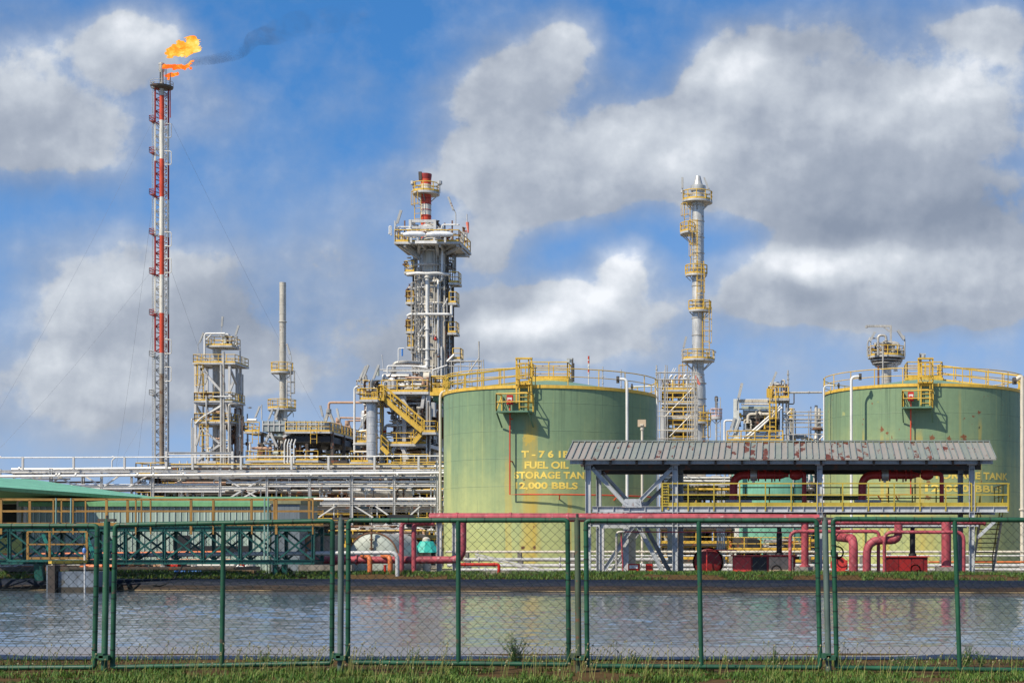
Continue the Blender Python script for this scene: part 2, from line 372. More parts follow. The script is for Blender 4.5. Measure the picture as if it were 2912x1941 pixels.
    bp = t.n('ShaderNodeBump', None, Strength=.35, Height=t.m('ADD', t.m('MULTIPLY', t.noise(oc, .55, 3, .5), 1.4), t.m('MULTIPLY', seam, 1.2))); bp.inputs['Distance'].default_value = .06
    t.links.new(bp.outputs[0], b.inputs['Normal'])
    return m
def roof_panel_mat(x0, pitch):
    m, t, b = newmat('standing_seam_roof'); oc = t.n('ShaderNodeTexCoord').outputs['Object']; X = t.xyz(oc)
    idx = t.m('FLOOR', t.m('DIVIDE', t.m('SUBTRACT', X[0], x0), pitch))
    def wn(o):
        q = t.n('ShaderNodeTexWhiteNoise', dict(noise_dimensions='1D')); t.set(q.inputs['W'], t.m('ADD', idx, o)); return q.outputs[0]
    big = t.noise(oc, .9, 4, .55)
    f = t.m('ADD', t.m('MULTIPLY', wn(.37), .55), t.m('MULTIPLY', big, .75))
    col = t.ramp(f, [(.25, (.18, .22, .185)), (.5, (.23, .245, .215)), (.7, (.265, .255, .225)), (.95, (.295, .26, .23))])
    rn = t.noise(t.vm('ADD', t.comb(t.m('ADD', X[0], t.m('MULTIPLY', wn(2.7), 3.)), t.m('MULTIPLY', X[1], .55), t.m('MULTIPLY', X[2], .6)), (7.3, 2.2, 0)), 1.7, 6, .62)
    keep = t.mr(wn(5.11), .35, .75, -.10, .085)
    east = t.mr(X[0], -8., 8., -.02, .045)
    k = t.m('ADD', t.m('ADD', rn, keep), east)
    col = t.mix(t.mr(k, .615, .65, 0, 1), col, t.ramp(t.noise(oc, 5, 4), [(.3, (.075, .017, .009)), (.7, (.17, .045, .018))]))
    col = t.mix(t.mr(t.noise(t.vm('MULTIPLY', oc, (6, 1.2, 1.2)), 1., 4, .6), .5, .8, 0, .4), col, (.15, .14, .12))
    t.set(b.inputs['Base Color'], col); b.inputs['Roughness'].default_value = .6
    return m
def soil_mat():
    m, t, b = newmat('soil'); oc = t.n('ShaderNodeTexCoord').outputs['Object']
    n = t.noise(oc, 1.6, 8, .65); n2 = t.noise(oc, 14, 5, .7); far = t.mr(t.xyz(oc)[1], 68, 74, 0, 1)
    c = t.mix(n, (.065, .040, .018), (.135, .083, .038)); c = t.mix(t.mr(n2, .5, .7, 0, .6), c, (.05, .045, .02))
    c = t.mix(far, c, t.mix(n, (.20, .17, .13), (.32, .28, .22)))
    t.set(b.inputs['Base Color'], c); b.inputs['Roughness'].default_value = .95; b.inputs['Specular IOR Level'].default_value = .05
    bp = t.n('ShaderNodeBump', None, Strength=.7, Height=n2); bp.inputs['Distance'].default_value = .04; t.links.new(bp.outputs[0], b.inputs['Normal'])
    return m
def liner_mat():
    m, t, b = newmat('pond_liner'); oc = t.n('ShaderNodeTexCoord').outputs['Object']; X = t.xyz(oc)
    n = t.noise(t.vm('MULTIPLY', oc, (.35, 1, 3)), 1.3, 6, .6); n2 = t.noise(t.vm('MULTIPLY', oc, (.5, 1, 9)), 1.6, 5, .65)
    lo = t.m('ADD', X[2], t.m('MULTIPLY', t.m('SUBTRACT', n, .5), .22))
    c = t.mix(t.mr(lo, .20, .27, 0, 1), t.ramp(n2, [(.35, (.010, .009, .009)), (.6, (.040, .024, .015)), (.75, (.018, .014, .013))]), (.008, .013, .026))
    c = t.mix(t.mr(X[2], .05, .09, 1, 0), c, (.012, .010, .008)); c = t.mix(t.m('MULTIPLY', t.mr(t.m('ABSOLUTE', t.m('SUBTRACT', X[2], .045)), .012, .02, 1, 0), t.mr(n, .42, .55, 0, .9)), c, (.26, .19, .10))
    t.set(b.inputs['Base Color'], c); b.inputs['Roughness'].default_value = .55; b.inputs['Specular IOR Level'].default_value = .18
    bp = t.n('ShaderNodeBump', None, Strength=.8, Height=t.noise(t.vm('MULTIPLY', oc, (.6, 1, 4)), 2.2, 5, .6)); bp.inputs['Distance'].default_value = .08; t.links.new(bp.outputs[0], b.inputs['Normal'])
    return m
def water_mat():
    m, t, b = newmat('pond_water'); oc = t.n('ShaderNodeTexCoord').outputs['Object']
    b.inputs['Base Color'].default_value = (.13, .172, .212, 1); b.inputs['Roughness'].default_value = .05; b.inputs['IOR'].default_value = 1.33
    b.inputs['Specular IOR Level'].default_value = .6
    bp = t.n('ShaderNodeBump', None, Strength=.35, Height=t.noise(t.vm('MULTIPLY', oc, (.6, 1.5, 1)), 9., 4, .6)); bp.inputs['Distance'].default_value = .012; t.links.new(bp.outputs[0], b.inputs['Normal'])
    return m
def leaf_mat(name, stops, trans=.3):
    m, t, b = newmat(name); g = t.n('ShaderNodeNewGeometry').outputs['Random Per Island']
    oc = t.n('ShaderNodeTexCoord').outputs['Object']
    f = t.m('ADD', t.m('MULTIPLY', g, .55), t.m('MULTIPLY', t.noise(oc, .9, 4, .6), .45))
    t.set(b.inputs['Base Color'], t.ramp(f, stops)); b.inputs['Roughness'].default_value = .55
    b.inputs['Specular IOR Level'].default_value = .25
    return m
def flame_mat(name, stops, strength, scale):
    m = bpy.data.materials.new(name); m.use_nodes = True; t = NT(m.node_tree); t.nodes.clear()
    oc = t.n('ShaderNodeTexCoord').outputs['Object']
    n = t.noise(oc, scale, 5, .6, .6)
    col = t.ramp(n, stops)
    lw = t.n('ShaderNodeLayerWeight', None, Blend=.5).outputs['Facing']
    em = t.n('ShaderNodeEmission', None, Color=col, Strength=strength); tr = t.n('ShaderNodeBsdfTransparent')
    a = t.m('ADD', t.mr(lw, .35, .9, 1, 0), t.m('MULTIPLY', t.m('SUBTRACT', n, .5), 1.1), clamp=True)
    mx = t.n('ShaderNodeMixShader', None); t.set(mx.inputs[0], a); t.links.new(tr.outputs[0], mx.inputs[1]); t.links.new(em.outputs[0], mx.inputs[2])
    t.links.new(mx.outputs[0], t.n('ShaderNodeOutputMaterial').inputs[0]); return m
def smoke_mat(name, dens, col, x0, x1, d1, scale):
    m = bpy.data.materials.new(name); m.use_nodes = True; t = NT(m.node_tree); t.nodes.clear()
    oc = t.n('ShaderNodeTexCoord').outputs['Object']; X = t.xyz(oc)
    n = t.noise(oc, scale, 6, .62, .5)
    d = t.m('MULTIPLY', t.m('MAXIMUM', t.mr(n, .40, .66, 0, 1, True), t.mr(X[0], 1.5, 6., .55, 0)), t.mr(X[0], x0, x1, dens, d1))
    v = t.n('ShaderNodeVolumePrincipled', None, Color=(*col, 1), Density=d, Anisotropy=0.)
    t.links.new(v.outputs[0], t.n('ShaderNodeOutputMaterial').inputs['Volume']); return m
# ---------------------------------------------------------------- shared builders for plant parts
def rail(mb, pts, h=1.05, r=.04, step=1.5, toe=.16, closed=False, post=None, mid=True):
    pts = [V(p) for p in pts]; post = post or r
    segs = list(zip(pts, pts[1:]+([pts[0]] if closed else [])))
    segs = segs if closed else segs[:len(pts)-1]
    for a, b in segs:
        L = (b-a).length
        if L < 1e-4: continue
        up = V((0, 0, h))
        mb.tube(a+up, b+up, r, 6)
        if mid: mb.tube(a+up*.52, b+up*.52, r*.8, 6)
        if toe: mb.bar(a+V((0, 0, toe/2)), b+V((0, 0, toe/2)), .02, toe)
        n = max(1, round(L/step))
        for i in range(n+(0 if closed else 1)):
            q = a+(b-a)*(i/n); mb.tube(q, q+up, post, 6)
def ring_rail(mb, cx, cy, z, r, a0=0., a1=2*pi, h=1.05, rt=.04, step=1.5, toe=.2):
    full = abs(a1-a0) > 6.28
    for q, k in ((h, 1.), (h*.52, .8)): mb.arc(cx, cy, z+q, r, a0, a1, rt*k)
    if toe: mb.lathe(cx, cy, [(r, z), (r, z+toe)], 32, a0, a1)
    n = max(3, round(abs(a1-a0)*r/step))
    for i in range(n+(0 if full else 1)):
        a = a0+(a1-a0)*i/n; x = cx+r*sin(a); y = cy-r*cos(a); mb.tube((x, y, z), (x, y, z+h), rt, 5)
def round_platform(par, cx, cy, z, r, rin, a0=0., a1=2*pi, rt=.05, mat='galv', rmat='yellow', thick=.22, toe=.25, h=1.05, step=1.4):
    d = MB(); d.lathe(cx, cy, [(rin, z-thick), (r, z-thick), (r, z), (rin, z)], 32, a0, a1, caps=True)
    n = max(3, int(abs(a1-a0)*r/2.2))
    for i in range(n+1):                      # brackets under the deck
        a = a0+(a1-a0)*i/n; p0 = (cx+rin*sin(a), cy-rin*cos(a), z-thick-min(1.2, (r-rin)*.8)); p1 = (cx+r*.93*sin(a), cy-r*.93*cos(a), z-thick)
        d.bar(p0, p1, .10)
    o = d.build('platform', M[mat], par)
    q = MB(); ring_rail(q, cx, cy, z, r-.04, a0, a1, h, rt, step, toe)
    if abs(a1-a0) < 6.28:
        for a in (a0, a1): rail(q, [(cx+rin*sin(a), cy-rin*cos(a), z), (cx+r*sin(a), cy-r*cos(a), z)], h, rt, 3, 0)
    q.build('railing', M[rmat], o); return o
def rect_platform(par, x0, x1, y0, y1, z, sides='fblr', rt=.05, mat='galv', rmat='yellow', thick=.25, toe=.25, h=1.05, step=1.5, name='platform'):
    d = MB(); d.box(x0, x1, y0, y1, z-thick*.4, z)
    for (a, b) in (((x0, y0), (x1, y0)), ((x1, y0), (x1, y1)), ((x1, y1), (x0, y1)), ((x0, y1), (x0, y0))):
        d.bar((*a, z-thick/2-.003), (*b, z-thick/2-.003), .12, thick)
    n = int((x1-x0)/1.6)
    for i in range(1, n): xx = x0+(x1-x0)*i/n; d.bar((xx, y0+.07, z-thick*.7), (xx, y1-.07, z-thick*.7), .08, thick*.5)
    o = d.build(name, M[mat], par); q = MB(); e = .05
    sd = dict(f=[(x0+e, y0+e, z), (x1-e, y0+e, z)], b=[(x0+e, y1-e, z), (x1-e, y1-e, z)], l=[(x0+e, y0+e, z), (x0+e, y1-e, z)], r=[(x1-e, y0+e, z), (x1-e, y1-e, z)])
    for c in sides: rail(q, sd[c], h, rt, step, toe)
    if sides: q.build('railing', M[rmat], o)
    return o
def ladder(par, x, y, z0, z1, w=.5, cage=True, face=0., rt=.04, mat='yellow', rung=.45, cr=.38):
    """vertical ladder; face = direction the climber's back points to (0 = towards the camera)"""
    mb = MB(); ux, uy = cos(face), sin(face); fx, fy = sin(face), -cos(face)
    for s in (-1, 1): mb.tube((x+ux*s*w/2, y+uy*s*w/2, z0), (x+ux*s*w/2, y+uy*s*w/2, z1), rt, 6)
    n = int((z1-z0)/rung)
    for i in range(1, n+1):
        z = z0+i*rung
        if z < z1: mb.tube((x-ux*w/2, y-uy*w/2, z), (x+ux*w/2, y+uy*w/2, z), rt*.6, 5)
    o = mb.build('ladder', M[mat], par)
    if cage:
        c = MB(); R = cr; zz = z0+2.1; hoops = []
        arc = [radians(q) for q in ((-115, -60, 0, 60, 115) if rt >= .05 else (-115, -75, -38, 0, 38, 75, 115))]; gap = 1.5 if rt >= .05 else .95
        pt = lambda a, z: (x+fx*(R*.75)+(ux*sin(a)+fx*cos(a))*R, y+fy*(R*.75)+(uy*sin(a)+fy*cos(a))*R, z)
        while zz < z1+.02:
            c.sweep([(x-ux*w/2, y-uy*w/2, zz)]+[pt(a, zz) for a in arc]+[(x+ux*w/2, y+uy*w/2, zz)], rt*.75, 5); zz += gap
        zz -= gap
        for a in arc[1:-1]: c.tube(pt(a, z0+2.1), pt(a, max(zz, z0+2.2)), rt*.7, 5)
        c.build('cage', M[mat], o)
    return o
def pipe(par, pts, r, mat='alu', name='pipe', flanges=(), n=10, bend=None, label=None):
    mb = MB(); mb.pipe(pts, r, n, bend)
    for f, d in flanges:
        f = V(f); d = V(d).normalized(); mb.tube(f-d*r*.35, f+d*r*.35, r*1.55, 14)
    return mb.build(name, M[mat], par, label=label)
def floodlight(par, x, y, z, h=1.6, lean=.35, mat='lgrey', tilt=0.):
    mb = MB(); mb.pipe([(x, y, z), (x, y, z+h), (x+lean*.6, y, z+h+.6)], .05, 6)
    mb.bar((x+lean*.5, y, z+h+.35), (x+lean*1.6+tilt, y, z+h+1.75), .26, .2)
    return mb.build('floodlight', M[mat], par)
def vvessel(par, cx, cy, r, z0, z1, mat='alu', name='vessel', ring=2.2, top='dome', n=24):
    pr = [(r*.98, z0), (r, z0+.01)]; z = z0+ring
    while z < z1-.3:
        pr += [(r, z-.05), (r*1.035, z-.04), (r*1.035, z+.04), (r, z+.05)]; z += ring
    pr += [(r, z1)]
    if top == 'dome': pr += [(r*.92, z1+r*.22), (r*.7, z1+r*.42), (r*.35, z1+r*.54), (.01, z1+r*.58)]
    elif top == 'open': pr += [(r*.9, z1), (r*.88, z1-1.5)]
    else: pr += [(.01, z1)]
    mb = MB(); mb.lathe(cx, cy, pr, n); return mb.build(name, M[mat], par)
def valve(mb, p, r):
    p = V(p); mb.tube(p-V((r*1.2, 0, 0)), p+V((r*1.2, 0, 0)), r*1.5, 10); mb.tube(p, p+V((0, 0, r*3)), r*.5, 6)
    mb.tube(p+V((0, 0, r*3)), p+V((0, 0, r*3.35)), r*1.5, 10)
def clutter(par, x0, x1, y0, y1, z0, z1, n, seed, r=(.05, .14), mats=('alu', 'alud', 'galv', 'white', 'tan', 'brown'), vessels=2, vert=.5):
    """individual process pipes, valves and small pots packed in a box"""
    R = random.Random(seed)
    for i in range(n):
        rr = R.uniform(*r)*(1.6 if R.random() < .12 else 1.); mt = R.choice(mats)
        y = R.uniform(y0, y1); a = V((R.uniform(x0, x1), y, R.uniform(z0, z1)))
        if R.random() < vert:                                     # riser with an offset at the top
            za = z0+(z1-z0)*R.uniform(0, .25); zb = z0+(z1-z0)*R.uniform(.5, 1.)
            xb = min(max(a.x+R.uniform(-.22, .22)*(x1-x0), x0), x1)
            pts = [(a.x, y, za), (a.x, y, zb)]
            if R.random() < .65: pts += [(xb, y+R.uniform(-.2, .2), zb)]
            if R.random() < .4: pts += [(pts[-1][0], pts[-1][1], z0+(z1-z0)*R.uniform(.0, .4))]
        else:
            xb = min(max(a.x+R.choice((-1, 1))*R.uniform(.25, .7)*(x1-x0), x0), x1)
            pts = [a, (xb, y, a.z)]
            if R.random() < .7: pts += [(xb, y, z0+(z1-z0)*R.uniform(0, 1))]
        mb = MB(); mb.pipe(pts, rr, 7, seg=3)
        if R.random() < .55:
            q = V(pts[0])*.5+V(pts[1])*.5; valve(mb, q, rr)
        for e in (pts[0], pts[-1]):
            e = V(e); mb.tube(e-V((0, 0, .05)), e+V((0, 0, .05)), rr*1.7, 8)
        mb.build('pipe', M[mt], par)
    for i in range(vessels):
        x = R.uniform(x0+.3, x1-.3); y = R.uniform(y0, y1); rr = R.uniform(.3, .6)*(z1-z0)/4; z = R.uniform(z0, z0+(z1-z0)*.3)
        if R.random() < .5: vvessel(par, x, y, rr, z, min(z1, z+(z1-z0)*R.uniform(.35, .7)), R.choice(('alu', 'alud', 'pvessel', 'brown')), ring=.9, n=14)
        else:
            L = min((x1-x0)*.35, 3.); mb = MB(); mb.hdrum((max(x0, x-L/2), y, z+rr*1.5), (min(x1, x+L/2), y, z+rr*1.5), rr, 14)
            for k in (-.3, .3): mb.box(x+k*L-.1, x+k*L+.1, y-rr*.6, y+rr*.6, z, z+rr)
            mb.build('drum', M[R.choice(('alu', 'alud', 'pvessel'))], par)
def frame(par, xs, ys, zs, w=.25, mat='galv', brace=(), bw=None):
    """columns as separate parts, one beam ring per level, chosen diagonal braces"""
    for x in xs:
        for y in ys:
            mb = MB(); mb.bar((x, y, zs[0]), (x, y, zs[-1]), w); mb.build('column', M[mat], par)
    for z in zs[1:]:
        mb = MB()
        for y in ys: mb.bar((xs[0], y, z-w*.5), (xs[-1], y, z-w*.5), w*.7, w)
        for x in xs: mb.bar((x, ys[0], z-w*.5), (x, ys[-1], z-w*.5), w*.68, w*.96)
        mb.build('floor_beams', M[mat], par)
    for a, b in brace:
        mb = MB(); mb.bar(a, b, bw or w*.75); mb.build('brace', M[mat], par)
# ================================================================ SETTING
def edge(X): return 62.5-.12*X       # far water line
R0 = random.Random(5)
def build_ground():
    ys = [-30, 0, 14, 17, 18, 19, 20, 21, 22, 23, 24.0, 24.6, 25.4, 27]
    mb = MB(); xs = [-700, -300, -120, -70]+[-50+i*1.0 for i in range(101)]+[70, 120, 300, 700]
    prof = [(ys_, None) for ys_ in ys]
    rows = []
    for X in xs:
        e = edge(max(-60, min(60, X))); col = []
        for y in ys:
            z = 0.0+.05*noise.noise(V((X*.7, y*.9, 1.3))) + .02*noise.noise(V((X*2.7, y*2.9, 4.3)))
            if y > 24.2: z = .02-(y-24.2)*.13
            if y == 24.0: z = .06+.03*noise.noise(V((X*.4, 0, 0)))
            if y < 18: z -= .02
            col.append((X, y, z))
        for dy, z in ((-3, -.7), (-.2, -.25), (.5, .40), (1.0, .52), (1.8, .66), (3.0, .70), (4.5, .66), (6.5, .55), (9, .5)):
            zz = z+(.05*noise.noise(V((X*.35, dy, 7)))+.03*noise.noise(V((X*1.3, dy, 2))) if dy > .9 and dy < 8 else 0)
            col.append((X, e+dy, zz))
        for y in (90, 200, 600, 2500, 9000): col.append((X*(1 if y < 300 else y/200), y, .5))
        rows.append(col)
    n = len(rows[0]); vs = [p for c in rows for p in c]
    mb.add(vs, [(i*n+k, (i+1)*n+k, (i+1)*n+k+1, i*n+k+1) for i in range(len(rows)-1) for k in range(n-1)])
    tag(mb.build('ground', soil_mat()), 'bare brown soil and grey plant yard', 'ground', kind='structure')
    # far liner: black sheet hung over the bank, with a rolled top edge
    mb = MB(); rows = []
    for i in range(241):
        X = -48+i*.4; e = edge(X); wv = .05*noise.noise(V((X*.5, 0, 3)))+.03*noise.noise(V((X*1.7, 0, 9)))
        rows.append([(X, e-.28, -.25), (X, e-.02, 0.), (X, e+.16+wv*.4, .20+wv*.5), (X, e+.30+wv, .36+wv), (X, e+.42+wv, .455+wv), (X, e+.62+wv, .50+wv*.8), (X, e+.95, .51+wv*.4)])
    n = len(rows[0])
    mb.add([p for c in rows for p in c], [(i*n+k, (i+1)*n+k, (i+1)*n+k+1, i*n+k+1) for i in range(240) for k in range(n-1)])
    tag(mb.build('bank_liner', liner_mat()), 'black plastic liner over the far bank of the pond', 'pond liner', kind='structure')
    # near liner lip: pale wet shelf and a loose dark edge
    mb = MB(); rows = []
    for i in range(141):
        X = -22+i*.25; wv = .05*noise.noise(V((X*.55, 3, 3)))
        rows.append([(X, 23.3, .03), (X, 23.45+wv, .055+max(0, wv)*.9), (X, 23.8+wv*2, .055+max(0, wv)*.8), (X, 24.3, .05), (X, 25.4, .046), (X, 26.2+wv*3, .038), (X, 26.8+wv*3, -.08)])
    n = len(rows[0]); mb.add([p for c in rows for p in c], [(i*n+k, (i+1)*n+k, (i+1)*n+k+1, i*n+k+1) for i in range(140) for k in range(n-1)])
    m, t, b = newmat('near_liner'); oc = t.n('ShaderNodeTexCoord').outputs['Object']; X = t.xyz(oc)
    nn = t.noise(t.vm('MULTIPLY', oc, (.5, 2, 1)), 1.2, 5, .6)
    yy_ = t.m('ADD', X[1], t.m('MULTIPLY', t.m('SUBTRACT', nn, .5), .5))
    t.set(b.inputs['Base Color'], t.mix(t.mr(yy_, 23.55, 23.68, 0, 1), (.012, .020, .042), t.mix(t.mr(nn, .35, .65), (.19, .185, .18), (.26, .245, .23))))
    b.inputs['Roughness'].default_value = .45
    tag(mb.build('pond_liner', m), 'grey and navy liner edge along the near shore', 'pond liner', kind='structure')
    mb = MB(); rows = []; y = 24.8; ys_ = []
    while y < 70: ys_.append(y); y += .085*(y/25)
    nx = 560
    for y in ys_:
        row = []; hw = y*.375+7; c = -y*.166
        for i in range(nx):
            X = c-hw+2*hw*i/(nx-1); lim = edge(X)+.15; yy2 = min(y, lim)
            g = .75+.5*noise.noise(V((X*.09, yy2*.16, 4)))
            fade = min(1., max(.3, (lim-yy2)/7.))
            z = (.027*noise.noise(V((X*.9, yy2*1.9, 0)))+.026*noise.noise(V((X*2.1+9, yy2*4.2, 3)))+.013*noise.noise(V((X*4.4, yy2*8.2, 7))))*g*fade
            row.append((X, yy2, z))
        rows.append(row)
    mb.add([p for r in rows for p in r], [(i*nx+k, i*nx+k+1, (i+1)*nx+k+1, (i+1)*nx+k) for i in range(len(rows)-1) for k in range(nx-1)])
    tag(mb.build('water', water_mat()), 'rippled blue grey water of the holding pond', 'water', kind='structure')
build_ground()
def blade(mb, x, y, z, h, w, lean, az, R):
    dx, dy = cos(az), sin(az); sx, sy = -sin(az)*w, cos(az)*w
    p0 = V((x, y, z)); p1 = V((x+dx*lean*.35, y+dy*lean*.35, z+h*.6)); p2 = V((x+dx*lean, y+dy*lean, z+h))
    s = V((sx, sy, 0)); mb.add([p0-s, p0+s, p1+s*.75, p1-s*.75, p2], [(0, 1, 2, 3), (3, 2, 4)])
GRASS = leaf_mat('grass_blades', [(.1, (.022, .055, .009)), (.38, (.05, .12, .016)), (.62, (.11, .19, .028)), (.8, (.22, .22, .06)), (.95, (.30, .24, .10))])
BANKG = leaf_mat('bank_grass', [(.1, (.026, .062, .011)), (.45, (.06, .13, .02)), (.75, (.12, .185, .032)), (.95, (.22, .18, .06))])
def build_grass():
    R = random.Random(11); mb = MB()
    for i in range(42000):
        y = 18.9+2.6*R.random()**1.25; hw = y*.36; x = y*(-.165)+R.uniform(-hw, hw)
        d = noise.noise(V((x*.75, y*1.1, 2.2)))+.5*noise.noise(V((x*2.3, y*2.6, 5.)))
        lim = .0 if y > 20.5 else (-.06 if y > 19.95 else -.24)
        if d < lim: continue
        blade(mb, x, y, 0, R.uniform(.025, .085)*(.55+1.1*max(0., .5+noise.noise(V((x*1.9, y*2.2, 12))))), R.uniform(.004, .008), R.uniform(.02, .09), R.uniform(0, 6.28), R)
    for i in range(5200):                      # low tufts between fence and liner
        y = R.uniform(21.2, 23.4); x = y*(-.165)+R.uniform(-8, 8)
        if noise.noise(V((x*.9, y, 8))) < -.02: continue
        blade(mb, x, y, .02, R.uniform(.04, .12), .005, R.uniform(.02, .07), R.uniform(0, 6.28), R)
    tag(mb.build('grass', GRASS, smooth=False), 'green grass growing along the foot of the fence', 'grass', kind='stuff')
    mb = MB()
    for i in range(52000):
        X = R.uniform(-34, 12); dy = .75+4.3*R.random()**1.3; e = edge(X)
        d = noise.noise(V((X*.30, dy*.5, 1)))+.5*noise.noise(V((X*1.2, dy, 4)))
        if d < -.16: continue
        z = .50+.2*min(1, max(0, (dy-.8)/1.2)); k = 1+.6*noise.noise(V((X*.8, dy*.6, 3)))
        blade(mb, X, e+dy, z, R.uniform(.07, .17)*k, R.uniform(.007, .014), R.uniform(.03, .12), R.uniform(0, 6.28), R)
    tag(mb.build('bank_grass', BANKG, smooth=False), 'mown green grass along the top of the far bank', 'grass', kind='stuff')
    # seeding stalks standing in front of and behind the fence
    mb = MB(); hd = MB()
    cl = [(-6.9,.5),(-6.3,.4),(-5.4,.5),(-4.6,.4),(-3.6,.6),(-3.0,.7),(-2.5,.5),(-2.3,.4),(-1.6,.3),(-.95,.3),(-6.0,.9),(.1,.5),(.9,.7),(-8.5,1.2),(-9.6,1.),(-7.7,.8),(1.6,.6),(2.6,.6)]
    for i in range(430):
        c, s = R.choice(cl); x = c+R.gauss(0, s); y = R.uniform(19.5, 21.6)
        h = R.uniform(.14, .42); ln = R.uniform(-.03, .13); ly = R.uniform(-.06, .06)
        pts = [(x, y, 0), (x+ln*.3, y+ly*.3, h*.5), (x+ln, y+ly, h)]
        mb.sweep(pts, [.0035, .003, .002], 4)
        hd.sweep([(x+ln, y+ly, h), (x+ln+.004, y+ly, h+.014), (x+ln+.006, y+ly, h+.03)], [.003, .012, .002], 5)
    o = tag(mb.build('seed_stalks', leaf_mat('dry_stalk', [(.2, (.16, .20, .05)), (.6, (.30, .30, .09)), (.9, (.38, .33, .14))])), 'thin yellow green seed stalks rising from the grass by the fence', 'grass stalks', kind='stuff')
    tag(hd.build('seed_head', leaf_mat('seed_head', [(.2, (.22, .20, .10)), (.8, (.36, .32, .18))]), o), kind='stuff')
build_grass()
# ================================================================ FENCE
def build_fence():
    Y = 21.0; f = F(Y); ln = lambda sx: .022*(sx-1200)/1000.      # the old posts splay a little
    P = lambda sx, sy, dy=0.: V((f.x(sx)+(f.z(1480)-f.z(sy))*ln(sx), Y+dy, f.z(sy)))
    panels = [(-420, 283, 1489, 1488, 1900, 1896, [-70], 'chain link panel with the pump pier and jetty ladder rail behind it'),
              (322, 952, 1486, 1474, 1896, 1884, [636], 'chain link panel in front of the teal truss and corrugated shed'),
              (985, 1620, 1473, 1472, 1882, 1888, [1303], 'chain link panel with the half buried drum and red risers behind it'),
              (1660, 2328, 1474, 1472, 1892, 1897, [1987], 'chain link panel in front of the round red tank end'),
              (2363, 3060, 1469, 1472, 1897, 1906, [2715], 'chain link panel with the stairway and pink elbow pipes behind it')]
    r = 6.9*f.k
    for (x0, x1, t0, t1, b0, b1, mids, lb) in panels:
        t = thing('mesh_fence', 'green framed '+lb, 'fence', (P(x0, b0).x, Y, 0), 'chain link fence panels')
        fr = MB(); fr.pipe([P(x0+6, b0), P(x0+6, t0+6), P(x1-6, t1+6), P(x1-6, b1), P(x0+6, b0), P(x0+6, b0-30)], r, 12, bend=.05)
        fr.build('frame', M['fence'], t)
        lerp = lambda a, b, sx: a+(b-a)*(sx-x0)/(x1-x0)
        for m in mids:
            q = MB(); q.tube(P(m, lerp(t0, t1, m)+8), P(m, lerp(b0, b1, m)), r*.98, 12); q.build('mid_post', M['fence'], t)
        tb = MB(); R = random.Random(int(x0)+999)           # wire ties round the frame
        for k in range(int((x1-x0)/54)):
            sx = x0+20+k*54+R.uniform(-8, 8)
            for yy in (lerp(t0, t1, sx)+6, lerp(b0, b1, sx)):
                c = P(sx, yy); tb.tube(c-V((.004, 0, 0)), c+V((.004, 0, 0)), r*1.16, 10)
        for k in range(8):
            for sx in (x0+6, x1-6):
                c = P(sx, t0+30+k*46+R.uniform(-10, 10)); tb.tube(c-V((0, 0, .005)), c+V((0, 0, .005)), r*1.16, 10)
        wm = tb; a = 13.0; k = 0; sx = x0+8
        while sx < x1-8:
            pts = []; j = 0; sy = lerp(t0, t1, sx)+8; bot = lerp(b0, b1, sx)-3
            while sy < bot:
                s = (k+j) % 2; e = V((sx*.011, sy*.011, x0)); pts.append(P(min(x1-8, sx+a*s+3.2*noise.noise(e)), sy+3.*noise.noise(e+V((7, 3, 0))), .012*(1 if s else -1)+.03*noise.noise(e*.5))); sy += a*1.0; j += 1
            wm.sweep(pts, .0036, 3, caps=False); sx += a; k += 1
        wm.build('wire_mesh', M['wire'], t)
    for i, (sx, top, bot, mt, lb) in enumerate([(303, 1474, 1935, 'fpost', 'round green fence post with flaking grey paint beside the concrete pump pier'),
            (969, 1470, 1925, 'fgrey', 'fence post mostly bleached to grey green beside the orange risers'),
            (1641, 1470, 1925, 'frust', 'fence post streaked with brown rust in front of the shelter end'),
            (2346, 1470, 1965, 'fgrey', 'tall pale grey fence post in front of the pink riser'),]):
        t = thing('fence_post', lb, 'fence post', (f.x(sx), Y+.02, 0), 'posts between the fence panels')
        q = MB(); q.tube(P(sx, bot, .02), P(sx, top, .02), r*1.25, 14); q.build('pipe_post', M[mt], t)
        q = MB(); q.bar(P(sx-24, top+4, .02), P(sx+24, top+4, .02), .07, .035); q.tube(P(sx, top-10, .02), P(sx, top+4, .02), .02, 8)
        q.build('top_bracket', M['dark'], t)
        q = MB(); q.bar(P(sx-20, 1862, -.02), P(sx+6, 1862, -.02), .16, .06); q.build('clamp', M['fpost' if i != 2 else 'frust'], t)
        q = MB(); q.bar(P(sx-6, 1868, -.02), P(sx+20, 1868, -.02), .16, .06); q.build('clamp', M['fpost'], t)
build_fence()
